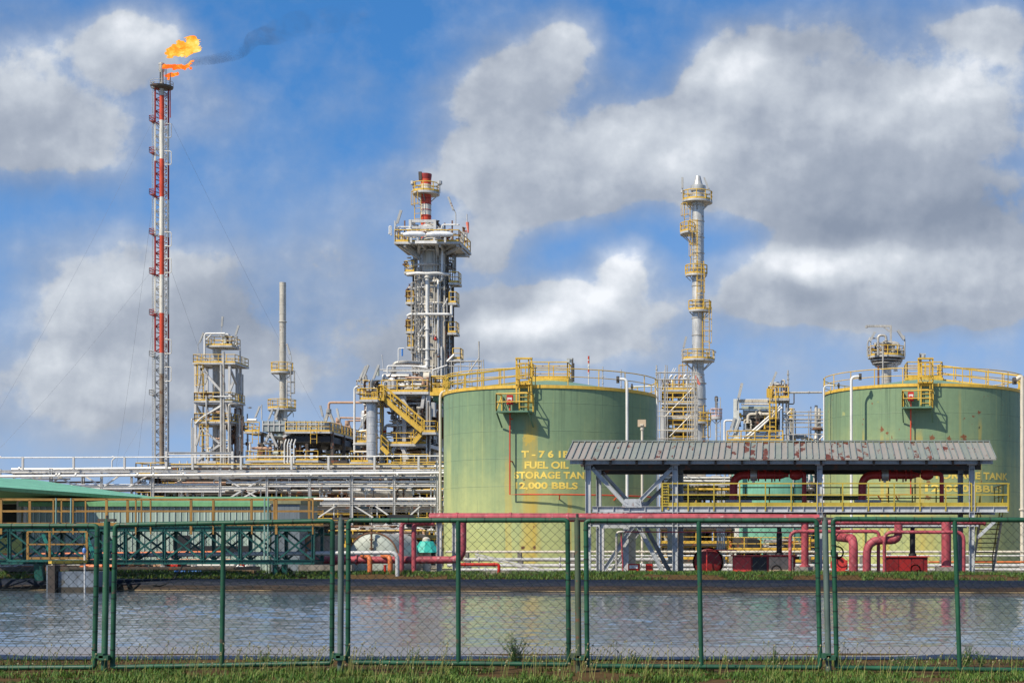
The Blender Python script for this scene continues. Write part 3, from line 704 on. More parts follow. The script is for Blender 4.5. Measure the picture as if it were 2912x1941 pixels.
# ---------------------------------------------------------------- weeds by the fence
LEAFW = leaf_mat('weed_leaf', [(.1, (.03, .075, .015)), (.5, (.07, .14, .03)), (.9, (.20, .24, .09))])
def weed(sx, Y, h, wid, n, seed, label):
    R = random.Random(seed); f = F(Y); x = f.x(sx); t = thing('weed_plant', label, 'weed', (x, Y, 0), 'weeds growing at the fence')
    st = MB(); lf = MB()
    for i in range(n):
        az = R.uniform(0, 6.28); sp = wid*R.random()**.7; hh = h*R.uniform(.45, 1.)*(1-.3*sp/wid)
        tip = V((x+cos(az)*sp, Y+sin(az)*sp*.6, hh)); mid = V((x+cos(az)*sp*.4, Y+sin(az)*sp*.3, hh*.55))
        st.sweep([(x, Y, 0), mid, tip], [.006, .004, .0015], 4)
        for k in range(10):
            q = R.uniform(.15, 1); b = V((x, Y, 0)).lerp(mid, q/.55) if q < .55 else mid.lerp(tip, (q-.55)/.45)
            br = V((R.uniform(-1, 1), R.uniform(-1, 1), R.uniform(.1, 1))).normalized()*R.uniform(.03, .09)*(h/.5)
            st.tube(b, b+br, .0016, 3, caps=False)
            for e in range(2):
                c = b+br*R.uniform(.5, 1.05); s = R.uniform(.006, .018); d = V((R.uniform(-1, 1), R.uniform(-1, 1), R.uniform(-.4, .8))).normalized()
                u = d.orthogonal().normalized()*s*.45; lf.add([c-u, c+d*s*1.2-u*.2, c+d*s*2.2, c+u], [(0, 1, 2, 3)])
    st.build('stem', LEAFW, t); lf.build('foliage', LEAFW, t, smooth=False)
weed(1468, 21.8, .55, .30, 26, 1, 'bushy green weed growing through the mesh below the tank reflection')
weed(1186, 21.7, .34, .14, 9, 2, 'small thin weed behind the bottom rail between two mid posts')
weed(2752, 21.8, .42, .22, 14, 3, 'pale flowering weed hugging the mid post of the stairway panel')
weed(2560, 21.8, .22, .28, 10, 4, 'low spreading weed behind the bottom rail near the grey post')
weed(756, 21.6, .36, .10, 8, 5, 'tall spindly weed behind the rail of the truss panel')
weed(2790, 21.9, .30, .2, 9, 6, 'short seeding weed at the edge of the stairway panel')
weed(1800, 21.7, .30, .15, 8, 7, 'sparse weed behind the rail near the rusty post')
weed(2200, 21.6, .36, .25, 10, 8, 'loose weed with thin branches behind the rail between rusty and grey posts')
# ================================================================ STORAGE TANKS
def text_mesh(txt, size, bold=.012, space=1.0):
    cu = bpy.data.curves.new('lettering', 'FONT'); cu.body = txt; cu.size = size; cu.offset = bold; cu.space_character = space; cu.resolution_u = 4
    ob = bpy.data.objects.new('lettering', cu); COL.objects.link(ob)
    dg = bpy.context.evaluated_depsgraph_get(); me = bpy.data.meshes.new_from_object(ob.evaluated_get(dg))
    vs = [tuple(v.co) for v in me.vertices]; fs = [tuple(p.vertices) for p in me.polygons]
    bpy.data.objects.remove(ob); bpy.data.curves.remove(cu); bpy.data.meshes.remove(me)
    return vs, fs
M['letter'] = paint('faded_yellow_lettering', (.86, .64, .13), .6, 0, .15, 2., .02, rustc=(.16, .22, .13), grime=.3)
def curved_text(par, txt, cx, cy, R, s0, s1, z0, z1, space=1.):
    """bend a line of lettering round the shell: s0..s1 arc metres, z0..z1 height"""
    vs, fs = text_mesh(txt, 1.0, .038, space)
    xa = min(v[0] for v in vs); xb = max(v[0] for v in vs); za = min(v[1] for v in vs); zb = max(v[1] for v in vs)
    mb = MB(); out = []
    for v in vs:
        s = s0+(s1-s0)*(v[0]-xa)/(xb-xa); z = z0+(z1-z0)*(v[1]-za)/(zb-za); a = s/R
        out.append((cx+(R+.012)*sin(a), cy-(R+.012)*cos(a), z))
    mb.add(out, fs); return mb.build('lettering', M['letter'], par, smooth=False)
def build_tank(label, cx_s, Y, R, H, mat, lad_s, plat, lines, conduit, walk, dev, seed):
    k = Y/FP; cx = (cx_s-PX)*k; cy = Y
    t = thing('storage_tank', label, 'storage tank', (cx, cy, G), 'green fuel oil storage tanks')
    top = G+H
    mb = MB(); mb.lathe(cx, cy, [(R+.10, G), (R+.10, G+.06), (R, G+.08), (R, top)], 96); mb.build('shell', mat, t)
    mb = MB(); mb.lathe(cx, cy, [(R+.03, top-.02), (R-.1, top+.03), (.6, top+R*.16), (.01, top+R*.162)], 72); mb.build('roof', M['troof'], t)
    mb = MB(); mb.lathe(cx, cy, [(R+.01, top-.10), (R+.08, top-.10), (R+.08, top+.11), (R+.05, top+.11)], 96); mb.build('rim_angle', M['yellow'], t)
    mb = MB(); ring_rail(mb, cx, cy, top+.1, R+.05, 0, 2*pi, 1.12, .035, 2.1, 0); mb.build('railing', M['yellow'], t)
    pt = lambda a, r, z: V((cx+r*sin(a), cy-r*cos(a), z))
    # radial roof walkway with hand rails to a small centre stage
    for wa, r0, r1 in walk:
        mb = MB(); side = V((cos(wa), sin(wa), 0))*.38
        zr = lambda r: top+.05+(R-r)*.16
        for s in (-1, 1):
            pts = [pt(wa, r0, zr(r0))+side*s, pt(wa, r1, zr(r1))+side*s]
            rail(mb, pts, 1.15, .04, 1.35, .16)
        o = mb.build('roof_walkway', M['yellow'], t)
        mb = MB(); n = int((r0-r1)/.3)
        for i in range(n+1):
            r = r0+(r1-r0)*i/n; mb.bar(pt(wa, r, zr(r)+.03)-side, pt(wa, r, zr(r)+.03)+side, .2, .03)
        mb.build('tread', M['yellow'], o, smooth=False)
    o = rect_platform(t, cx-1.35, cx+1.35, cy-1.3, cy+1.1, top+R*.155+.05, 'fblr', .04, 'yellow', 'yellow', .2, .2, 1.15, 1.1, 'centre_stage')
    # side access stage hung below the rim, with a caged ladder up to the rail
    a0, a1, zp = plat; am = (a0+a1)/2; tdir = V((cos(am), sin(am), 0)); ndir = V((sin(am), -cos(am), 0))
    base = pt(am, R, zp); hw = (a1-a0)*R/2; dp = 1.15
    A = base-tdir*hw; B = base+tdir*hw; A2 = A+ndir*dp; B2 = B+ndir*dp
    mb = MB(); mb.add([A+ndir*.02, B+ndir*.02, B2, A2, A+ndir*.02-V((0,0,.1)), B+ndir*.02-V((0,0,.1)), B2-V((0,0,.1)), A2-V((0,0,.1))], [(0,1,2,3),(7,6,5,4),(0,3,7,4),(1,5,6,2),(3,2,6,7)])
    for q in (A, B): mb.bar(q+ndir*.02-V((0, 0, 1.0)), q+ndir*dp*.95-V((0, 0, .1)), .08)
    st = mb.build('access_stage', M['tstage'], t)
    mb = MB(); rail(mb, [A+ndir*.05, A2, B2], 1.12, .045, 1.9, 0)
    rail(mb, [B2, B+ndir*.05], 1.12, .045, 1.9, 0); mb.bar(A2+V((0, 0, 0)), A+ndir*.05+V((0, 0, 1.1)), .05); mb.build('railing', M['yellow'], st)
    lp = pt(lad_s/R, R+.28, 0); ladder(t, lp.x, lp.y, zp, top+1.75, .62, True, lad_s/R, .045, 'yellow', .32, .44)
    mb = MB(); g = pt(lad_s/R, R+.3, top+.1)                         # gate frame where the ladder meets the rim
    for s in (-.5, .5):
        q = g+V((cos(lad_s/R), sin(lad_s/R), 0))*s; mb.bar(q-V((0, 0, 1.2)), q+V((0, 0, 1.75)), .11)
    mb.bar(g+V((-.55, 0, 1.72)), g+V((.55, 0, 1.72)), .3, .1); mb.bar(g+V((-.55, 0, .05)), g+V((.55, 0, .05)), .3, .1); mb.build('ladder_gate', M['yellow'], t)
    # alarm device and conduit
    ca, zc0, arun, zrun = conduit
    mb = MB(); c = pt(ca, R+.42, zp+.75); mb.box(c.x-.2, c.x+.2, c.y-.12, c.y+.12, c.z-.3, c.z+.35); mb.tube(c+V((0, -.1, -.1)), c+V((0, -.2, -.1)), .15, 12)
    mb.cur = 1; mb.box(c.x-.15, c.x+.15, c.y-.135, c.y-.121, c.z-.02, c.z+.18); mb.build('alarm_box', [M['red'], M['white']], t)
    mb = MB(); n = 14
    pts = [pt(ca, R+.42, zp+.5), pt(ca, R+.42, zrun)]+[pt(ca+(arun-ca)*i/n, R+.42, zrun) for i in range(1, n+1)]
    mb.sweep(pts, .05, 8)
    for zz in (zrun+2.2, zrun+5.0): mb.bar(pt(ca, R, zz), pt(ca, R+.45, zz), .07)
    for i in (4, 9): mb.bar(pt(ca+(arun-ca)*i/n, R, zrun-.3), pt(ca+(arun-ca)*i/n, R+.45, zrun), .07)
    mb.build('conduit', M['sred'], t)
    for txt, s0, s1, z0, z1, sp in lines: curved_text(t, txt, cx, cy, R, s0, s1, z0, z1, sp)
    return t, cx, cy, top, pt
M['troof'] = paint('tank_roof_paint', (.17, .29, .20), .5, 0, .14, .4, .02)
M['tstage'] = paint('tank_stage_paint', (.10, .20, .13), .5, 0, .2, .7, .06)
f1 = F(112-7.0); k1 = 112/FP; R1 = 7.46; H1 = 12.05
def shell_arc(cx, cy, R, sx, gap=0.):
    """arc position on a shell seen at photo column sx (visible side only)"""
    va = atan2(-cx, cy); lo, hi = va-radians(84), va+radians(84)
    for _ in range(50):
        m = (lo+hi)/2; px_ = PX+FP*(cx+(R+gap)*sin(m))/(cy-(R+gap)*cos(m))
        if px_ < sx: lo = m
        else: hi = m
    return R*lo
rp = lambda sx, gap=0.: shell_arc((1568-PX)*k1, 112, R1, sx, gap)        # photo column -> arc metres on tank B
zf = F(104.7).z
YEL = (.52, .36, .06)
tm1 = tank_mat('fuel_tank_shell', H1, R1, (.185, .272, .155), (.44, .475, .20), [(rp(1508), .55, 0, zf(1180)-G, .62, YEL), (rp(1508), .85, 0, zf(1390)-G, .45, YEL), (rp(1445), .30, 0, zf(1290)-G, .5, YEL), (rp(1620), .18, 0, zf(1400)-G, .6, YEL), (rp(1785), .25, 0, 12., .25, (.06, .10, .07)), (rp(1275), .6, 0, zf(1250)-G, .6, (.48, .50, .20))], 0, 1.,
   [(rp(1503), zf(1247)-G, .5, .7, YEL), (rp(1491), zf(1364)-G, .09, .9, (.15, .07, .03)), (rp(1484), zf(1378)-G, .13, .85, (.18, .08, .03)), (rp(1488), zf(1556)-G, .16, .95, (.13, .055, .035)), (rp(1519), zf(1556)-G, .15, .95, (.13, .055, .035)), (rp(1518), zf(1496)-G, .08, .9, (.2, .09, .04)), (rp(1479), zf(1321)-G, .07, .9, (.10, .05, .03))])
T1, c1x, c1y, t1top, pt1 = build_tank('sage green storage tank lettered T-761B with one yellow run-off stain', 1568, 112, R1, H1, tm1, rp(1489, .4),
    (rp(1413, .8)/R1, rp(1512, .8)/R1, F(104.3).z(1170)),
    [('T - 7 6 1B', rp(1483), rp(1619), zf(1301), zf(1280.5), 1.), ('FUEL OIL', rp(1492), rp(1617), zf(1332), zf(1311), 1.), ('STORAGE TANK', rp(1463), rp(1683), zf(1360.5), zf(1340), 1.05), ('12,000 BBLS', rp(1465), rp(1643), zf(1393), zf(1370), 1.)],
    (rp(1450, .42)/R1, 0, rp(1862, .42)/R1, zf(1406)), [(radians(-72), R1-.2, 1.2)], 0, 1)
k2 = 119/FP; R2 = 7.45; H2 = 12.9; c2s = 2625
rq = lambda sx, gap=0.: shell_arc((c2s-PX)*k2, 119, R2, sx, gap)
zg = F(111.7).z
RS = (.20, .07, .03)
tm2 = tank_mat('rusty_tank_shell', H2, R2, (.188, .275, .158), (.44, .46, .18), [(rq(2612), .45, 0, zg(1215)-G, .55, YEL), (rq(2508), .15, 0, zg(1225)-G, .7, YEL), (rq(2524), .14, 0, zg(1235)-G, .7, YEL), (rq(2455), .12, 0, zg(1210)-G, .5, YEL), (rq(2787), .2, 0, zg(1180)-G, .4, YEL), (rq(2730), .12, 0, zg(1100)-G, .3, YEL), (rq(2360), .5, 0, 12.5, .35, (.42, .40, .14)), (rq(2640), .6, 0, zg(1400)-G, .35, YEL)], .672, 2.,
   [(rq(2786), zg(1170)-G, .22, .95, RS), (rq(2740), zg(1243)-G, .32, .95, RS), (rq(2700), zg(1247)-G, .22, .9, RS), (rq(2650), zg(1243)-G, .25, .9, RS), (rq(2507), zg(1218)-G, .22, .95, RS), (rq(2523), zg(1230)-G, .16, .95, RS), (rq(2480), zg(1142)-G, .13, .9, RS), (rq(2497), zg(1139)-G, .10, .9, (.25, .3, .12)), (rq(2640), zg(1372)-G, .3, .85, RS), (rq(2640), zg(1413)-G, .25, .85, RS), (rq(2747), zg(1350)-G, .25, .8, RS), (rq(2522), zg(1405)-G, .2, .8, RS), (rq(2454), zg(1200)-G, .09, .9, RS), (rq(2455), zg(1186)-G, .08, .9, RS), (rq(2398), zg(1165)-G, .25, .7, (.40, .42, .16)), (rq(2785), zg(1213)-G, .12, .9, (.07, .07, .05))])
T2, c2x, c2y, t2top, pt2 = build_tank('green storage tank blistered with many brown rust spots and yellow streaks', c2s, 119, R2, H2, tm2, rq(2632, .4),
    (rq(2563, .8)/R2, rq(2655, .8)/R2, F(111.2).z(1158)),
    [('STORAGE TANK', rq(2636), rq(2865), zg(1361), zg(1340), 1.05), ('12,000 BBLS', rq(2630), rq(2848), zg(1401), zg(1377), 1.05)],
    (rq(2590, .42)/R2, 0, rq(2450, .42)/R2, zg(1406)), [(radians(72), R2-.2, 1.2)], 0, 2)
# foam and vent lines standing against the tanks
def standpipe(label, sx, Y, top, tipx, tipy, r, mt, ybase=None, tip=None):
    f = F(Y); t = thing('standpipe', label, 'pipe', (f.x(sx), Y, G), 'standpipes beside the tanks')
    pts = [f.p(sx, HY)-V((0, 0, f.z(HY)-G)), f.p(sx, top), f.p(tipx, tipy)]
    if tip: pts.append(f.p(*tip))
    fl = [(V((f.x(sx), Y, G+.1)), (0, 0, 1)), (V((f.x(sx), Y, G+4.1)), (0, 0, 1))]
    pipe(t, pts, r*f.k, mt, 'riser', fl, bend=r*f.k*5)
    mb = MB(); c = f.p(tipx, tipy); mb.tube(c-V((.08, 0, 0)), c+V((.08, 0, 0)), r*f.k*1.7, 12); mb.tube(c-V((0, 0, .25)), c+V((0, 0, .2)), r*f.k*1.1, 10); mb.build('foam_chamber', M['dark'], t)
    return t
standpipe('tall white standpipe hooked over the shaded half of the lettered tank', 1783, 105.4, 1077, 1757, 1078, 4, 'white')
standpipe('thin pale standpipe at the shaded edge of the lettered tank', 1868, 110, 1098, 1797, 1099, 2.2, 'white')
standpipe('thick cream standpipe hooked to the lit edge of the lettered tank', 1252, 111, 1111, 1300, 1110, 4, 'cream')
standpipe('white standpipe hooked over the lit half of the rusty tank', 2421, 112, 1071, 2446, 1070, 4, 'white')
standpipe('thin pale standpipe at the lit edge of the rusty tank', 2343, 116, 1095, 2385, 1096, 2.2, 'white')
standpipe('stout cream standpipe at the far edge of the rusty tank', 2907, 110, 1066, 2885, 1082, 6, 'cream')
# rods, lamp and small stage on the rims
def rim_lamp(label, sx, Y, y0, y1, d):
    f = F(Y); t = thing('rim_lamp', label, 'lamp', f.p(sx, y0), 'lamps on the tank tops')
    mb = MB(); mb.bar(f.p(sx, y0), f.p(sx, y1), .11); mb.bar(f.p(sx-4*d, y0), f.p(sx-4*d, y1+14), .07); mb.build('post', M['dark'], t)
    mb = MB(); mb.bar(f.p(sx, y1+2), f.p(sx+16*d, y1+3), .14, .1); mb.tube(f.p(sx+9*d, y1+4), f.p(sx+9*d, y1+12), .14, 10); mb.build('lamp_head', M['lgrey'], t)
rim_lamp('dark lamp post with a small head above the lettered tank', 1628, 109, 1085, 1018, -1)
rim_lamp('lamp post with a pale head above the rusty tank', 2617, 113, 1060, 1004, 1)
t = thing('side_stage', 'yellow railed landing bracketed to the lit edge of the lettered tank', 'platform', (F(112).x(1250), 112, F(112).z(1118)))
f = F(112); rect_platform(t, f.x(1232), f.x(1272), 111.2, 112.6, f.z(1117), 'flb', .06, 'yellow', 'yellow', .25, .3, 1.1, 1.)
mb = MB(); mb.box(f.x(1236), f.x(1262), 111.5, 112.3, f.z(1140), f.z(1119)-.05); mb.bar(f.p(1240, 1140), f.p(1270, 1170), .12); mb.build('bracket', M['tstage'], t)
f = F(140)
for i, (sx, y0, y1, mt, lb) in enumerate([(1674, 1100, 1012, 'swhite', 'red and white banded rod rising behind the lettered tank'), (1714, 1110, 1042, 'galv', 'thin grey aerial rod behind the tank rail'), (1766, 1100, 1050, 'galv', 'short grey aerial rod near the standpipe hook')]):
    t = thing('aerial_rod', lb, 'rod', (f.x(sx), 140, G), 'thin rods behind the tank')
    mb = MB(); mb.tube((f.x(sx), 140, G), f.p(sx, y1), .05, 6)
    for q in range(3): mb.tube(f.p(sx, y1+10+q*18), f.p(sx, y1+13+q*18), .09, 6)
    mb.build('mast', M[mt], t)
    if i == 0:
        mb = MB(); mb.tube(f.p(sx, 1032), f.p(sx, 1012), .075, 6); mb.tube(f.p(sx, 1062), f.p(sx, 1050), .075, 6); mb.build('red_band', M['sred'], t)
    else:
        mb = MB(); mb.bar(f.p(sx-8, y1+28), f.p(sx+8, y1+28), .06); mb.build('crossbar', M['galv'], t)
t = thing('sea_green_tank', 'smooth sea green tank seen under the shelter roof', 'tank', (F(150).x(2190), 150, G)); f = F(150)
mb = MB(); mb.lathe(f.x(2205), 154, [(4.3, G), (4.3, f.z(1290)), (4.1, f.z(1290)+.1), (.01, f.z(1278))], 64); mb.build('shell', M['tealtank'], t)
mb = MB(); ring_rail(mb, f.x(2205), 154, f.z(1290), 4.2, 0, 2*pi, 1.1, .04, 2, .1); mb.build('railing', M['yellow'], t)
t = thing('floodlight_post', 'cream post with a beige box on top standing before the lettered tank', 'lamp post', (F(98).x(1826), 98, G)); f = F(98)
mb = MB(); mb.tube((f.x(1826), 98, G), f.p(1826, 1215), .075, 10); mb.tube(f.p(1826, 1222), f.p(1826, 1212), .12, 10); mb.build('pole', M['cream'], t)
mb = MB(); mb.box(f.x(1814), f.x(1837), 97.85, 98.15, f.z(1213), f.z(1193)); mb.cur = 1; mb.box(f.x(1821), f.x(1830), 97.8, 97.85, f.z(1210), f.z(1206)); mb.build('control_box', [M['beige'], M['cream']], t)
# ================================================================ FIRE PUMP SHELTER
def build_shelter():
    f = F(69.8); k = f.k; Yf, Yr = 69.8, 74.0
    t = thing('pump_shelter', 'long open steel shelter with a rust patched standing seam roof over yellow hand rails', 'shelter', (f.x(2220), 72, G))
    fe = F(69.0); fr_ = F(71.6)
    xl, xr = fe.x(1608), fe.x(2833); ze, zr = fe.z(1304), fr_.z(1256)
    pitch = (xr-xl)/66.
    x1l, x1r = fr_.x(1630)+.0, fr_.x(2812)
    rf = MB()
    rf.add([(xl, 69.0, ze), (xr, 69.0, ze), (x1r, 71.6, zr), (x1l, 71.6, zr), (xr, 74.6, ze), (xl, 74.6, ze),
            (xl, 69.0, ze-.05), (xr, 69.0, ze-.05), (x1r, 71.6, zr-.05), (x1l, 71.6, zr-.05), (xr, 74.6, ze-.05), (xl, 74.6, ze-.05)],
           [(0,1,2,3),(3,2,4,5),(7,6,9,8),(8,9,11,10),(0,6,7,1),(4,10,11,5),(0,3,9,6),(3,5,11,9),(1,7,8,2),(2,8,10,4)])
    roof = rf.build('roof', roof_panel_mat(xl, (xr-xl)/68.), t, smooth=False)
    sm = MB()
    for i in range(69):
        x = xl+(xr-xl)*i/68.; xt = x1l+(x1r-x1l)*i/68.
        sm.bar((x, 69.0, ze+.03), (xt, 71.6, zr+.03), .035, .06); sm.bar((x, 74.6, ze+.03), (xt, 71.6, zr+.03), .035, .06)
    sm.bar((x1l-.05, 71.6, zr+.045), (x1r+.05, 71.6, zr+.045), .22, .05); sm.build('roof_seam', M['seam'], roof, smooth=False)
    mb = MB(); mb.ibeam((xl+.15, 69.35, f.z(1311.5)-.02), (xr-.1, 69.35, f.z(1311.5)-.02), .2, .23); mb.build('eave_beam', M['ssteel'], t, smooth=False)
    mb = MB()
    for y in (Yf+.05, Yr): mb.ibeam((f.x(1660), y, f.z(1327)), (f.x(2790), y, f.z(1327)), .22, .24)
    n = 15
    for i in range(n+1):
        x = f.x(1665)+(f.x(2780)-f.x(1665))*i/n; mb.bar((x, 69.2, ze-.17), (x, 71.5, zr-.17), .1, .2); mb.bar((x, 74.4, ze-.17), (x, 71.7, zr-.17), .1, .2)
    mb.build('purlins', M['dark'], t, smooth=False)
    cols = [1673, 1920, 2331, 2763]
    for sx in cols:
        for y in (Yf, Yr):
            if y == Yr and sx in (1920, 2331): pass
            q = MB(); q.ibeam((f.x(sx), y, G), (f.x(sx), y, f.z(1320)), .235, .235, .022, flip=True)
            q.box(f.x(sx)-.2, f.x(sx)+.2, y-.2, y+.2, f.z(1322), f.z(1319)+.0); q.box(f.x(sx)-.22, f.x(sx)+.22, y-.22, y+.22, G, G+.04)
            q.build('column', M['ssteel'], t, smooth=False)
    for y in (Yf, Yr):                                   # V braces of the end bay with their gusset plate
        for a, b in (((1684, 1330), (1783, 1438)), ((1914, 1328), (1806, 1436))):
            q = MB(); q.ibeam(F(69.8).p(*a)+V((0, y-69.8+.02, 0)), F(69.8).p(*b)+V((0, y-69.8+.02, 0)), .15, .17, .02); q.build('brace', M['ssteel'], t, smooth=False)
        for a, b in (((1800, 1496), (1706, 1638)), ((1816, 1496), (1890, 1634))):
            q = MB(); q.ibeam(F(69.8).p(*a)+V((0, y-69.8+.02, 0)), F(69.8).p(*b)+V((0, y-69.8+.02, 0)), .17, .19, .02); q.build('brace', M['ssteel'], t, smooth=False)
        q = MB(); z0, z1 = f.z(1442), f.z(1418); q.add([(f.x(1768), y-.14, z0), (f.x(1826), y-.14, z0), (f.x(1822), y-.14, z1), (f.x(1778), y-.14, z1), (f.x(1768), y-.11, z0), (f.x(1826), y-.11, z0), (f.x(1822), y-.11, z1), (f.x(1778), y-.11, z1)], [(0,1,2,3),(4,7,6,5),(0,3,7,4),(1,5,6,2),(3,2,6,7)])
        R = random.Random(3)
        for i in range(14):
            bx = f.x(1774+(i % 4)*3.4+(34 if i > 6 else 0)); bz = f.z(1424+(i % 7)*2.4); q.tube((bx, y-.16, bz), (bx, y-.14, bz), .022, 6)
        q.build('gusset_plate', M['ssteel'], t, smooth=False)
    for y, a in ((Yf, 1684), (Yr, 1684)):
        q = MB(); q.ibeam((f.x(a), y-.02, f.z(1447.5)), (f.x(2867), y-.02, f.z(1447.5)), .18, .26, .02)
        for i in range(26): xx = f.x(1700+i*45); q.box(xx-.012, xx+.012, y-.105, y+.07, f.z(1454), f.z(1441.5))
        q.build('deck_beam', M['ssteel'], t, smooth=False)
        q = MB(); q.ibeam((f.x(1668), y-.02, f.z(1490)), (f.x(2782), y-.02, f.z(1490)), .18, .20, .02); q.build('lower_beam', M['ssteel'], t, smooth=False)
    q = MB(); q.box(f.x(1884), f.x(2866), Yf+.08, Yr-.1, f.z(1443), f.z(1441)); q.build('deck_grating', M['dark'], t, smooth=False)
    q = MB(); q.box(F(74.6).x(1897), F(74.6).x(2452), 74.5, 74.8, F(74.6).z(1421), F(74.6).z(1409)); q.build('shadow_bar', M['black'], t, smooth=False)  # black bar standing for the shadow band along the far deck
    q = MB(); q.box(f.x(1770), f.x(1786), Yf+.3, Yr-.3, f.z(1500), f.z(1640)); q.cur = 0; q.build('inner_post', M['ssteel'], t, smooth=False)
    for y, p0, p1, nm in ((Yf-.08, 1884, 2762, 1), (Yr+.02, 1900, 2762, 1), (Yf-.08, 2772, 2866, 1)):
        q = MB(); a = V((f.x(p0), y, f.z(1441))); b = V((f.x(p1), y, f.z(1441))); h = f.z(1374)-f.z(1441)
        for hh, r in ((h, .03), (h*.52, .03)): q.bar(a+V((0, 0, hh)), b+V((0, 0, hh)), .05, .055)
        q.bar(a+V((0, .01, .10)), b+V((0, .01, .10)), .012, .20)
        n = max(1, round((b-a).length/1.13))
        for i in range(n+1): c = a+(b-a)*(i/n); q.bar(c-V((0, 0, .18)), c+V((0, 0, h)), .055, .07)
        q.build('hand_rail', M['olive'], t, smooth=False)
    q = MB(); 
    for sx in (1884, 1900, 2868): 
        q.bar((f.x(sx), Yf-.05, f.z(1448)), (f.x(sx), Yf-.05, f.z(1373)), .08, .05)
    rail(q, [(f.x(2866), Yf, f.z(1441)), (f.x(2866), Yr, f.z(1441))], 1.04, .03, 1.2, .2); rail(q, [(f.x(1886), Yf, f.z(1441)), (f.x(1886), Yr, f.z(1441))], 1.04, .03, 1.2, .2)
    for i in range(8): q.bar((f.x(1886), Yf-.12, f.z(1438-i*8)), (f.x(1898), Yf-.12, f.z(1438-i*8)), .03)
    q.build('end_rail', M['olive'], t, smooth=False)
    # stairway at the far end
    q = MB(); a0, a1 = V((f.x(2792), 70.2, f.z(1470))), V((f.x(2792), 73.4, G)); dx = V((.95, 0, 0))
    s = MB()
    for d in (V((0, 0, 0)), dx): s.bar(a0+d, a1+d, .06, .24)
    st = s.build('stair_stringer', M['ssteel'], t, smooth=False)
    for i in range(13):
        c = a0+(a1-a0)*((i+.5)/13); q.box(c.x, c.x+.95, c.y-.13, c.y+.13, c.z-.02, c.z+.02)
    q.build('stair_tread', M['dark'], st, smooth=False)
    q = MB()
    for d in (V((-.02, 0, 0)), dx+V((.02, 0, 0))):
        q.bar(a0+d+V((0, 0, .95)), a1+d+V((0, 0, .95)), .045); 
        for i in range(4): c = a0+(a1-a0)*(i/3)+d; q.bar(c, c+V((0, 0, .95)), .045)
    q.build('stair_rail', M['olive'], st, smooth=False)
    q = MB(); q.bar(f.p(2779, 1528, .1), f.p(2828, 1482, .1), .1, .14); q.build('brace', M['ssteel'], t, smooth=False)
M['seam'] = paint('roof_seam_steel', (.22, .25, .23), .55, .1, .2, .8, .15)
build_shelter()
# deluge valve sets hanging under the roof: dark red loops with a silver valve
def valve_loop(label, x0, x1, xs, Y):
    f = F(Y); t = thing('valve_set', label, 'valve', f.p(x0, 1441), 'fire valve loops under the shelter roof')
    yb, yh = 1443, 1350
    mb = MB(); mb.pipe([f.p(x0, yb), f.p(x0, yh), f.p(xs+70, yh)], 11.5*f.k, 14, bend=34*f.k, seg=8); mb.build('inlet_pipe', M['dred'], t)
    mb = MB(); mb.sweep([f.p(xs+70, yh), f.p(xs+78, yh), f.p(xs+92, yh), f.p(xs+100, yh)], [11.5*f.k, 11.5*f.k, 6.5*f.k, 6.5*f.k], 14); mb.build('reducer', M['dred'], t)
    mb = MB()
    for o in (-14, 14, 34, 60, 74): mb.tube(f.p(xs+o-2, yh), f.p(xs+o+2, yh), 18*f.k, 18)
    mb.tube(f.p(xs+32, yh-10), f.p(xs+32, yh-22), 5*f.k, 8); mb.tube(f.p(xs+52, yh+10), f.p(xs+52, yh+20), 2*f.k, 6)
    mb.build('flange', M['dred'], t)
    mb = MB(); mb.tube(f.p(xs-9, yh), f.p(xs+10, yh), 17*f.k, 20); mb.tube(f.p(xs, yh+14), f.p(xs, yh+21), 4*f.k, 8); mb.build('silver_valve', M['alu'], t)
    mb = MB(); a, b = f.p(xs+102, yh), f.p(xs+138, yh); mb.sweep([a, a.lerp(b, .2), a.lerp(b, .5), a.lerp(b, .8), b], [7*f.k, 13*f.k, 15*f.k, 13*f.k, 7*f.k], 14)
    for o in (106, 120, 134): mb.tube(f.p(xs+o, yh-8), f.p(xs+o, yh-21), 3*f.k, 8)
    mb.tube(f.p(xs+98, yh-18), f.p(xs+142, yh-18), 3*f.k, 8); mb.build('control_valve', M['dred'], t)
    mb = MB(); mb.pipe([f.p(xs+136, yh-4), f.p(x1, yh-4), f.p(x1, yb)], 6.5*f.k, 12, bend=26*f.k, seg=7); mb.build('outlet_pipe', M['dred'], t)
    mb = MB(); mb.box(f.x(x0-22), f.x(x0+52), Y-.3, Y+.3, f.z(1428), f.z(1421)); mb.build('base_channel', M['steel'], t, smooth=False)
    return t
valve_loop('dark red valve loop hanging between the two middle shelter columns', 2086, 2287, 2143, 71.6)
valve_loop('dark red valve loop in front of the half hidden tank lettering', 2452, 2678, 2516, 71.6)
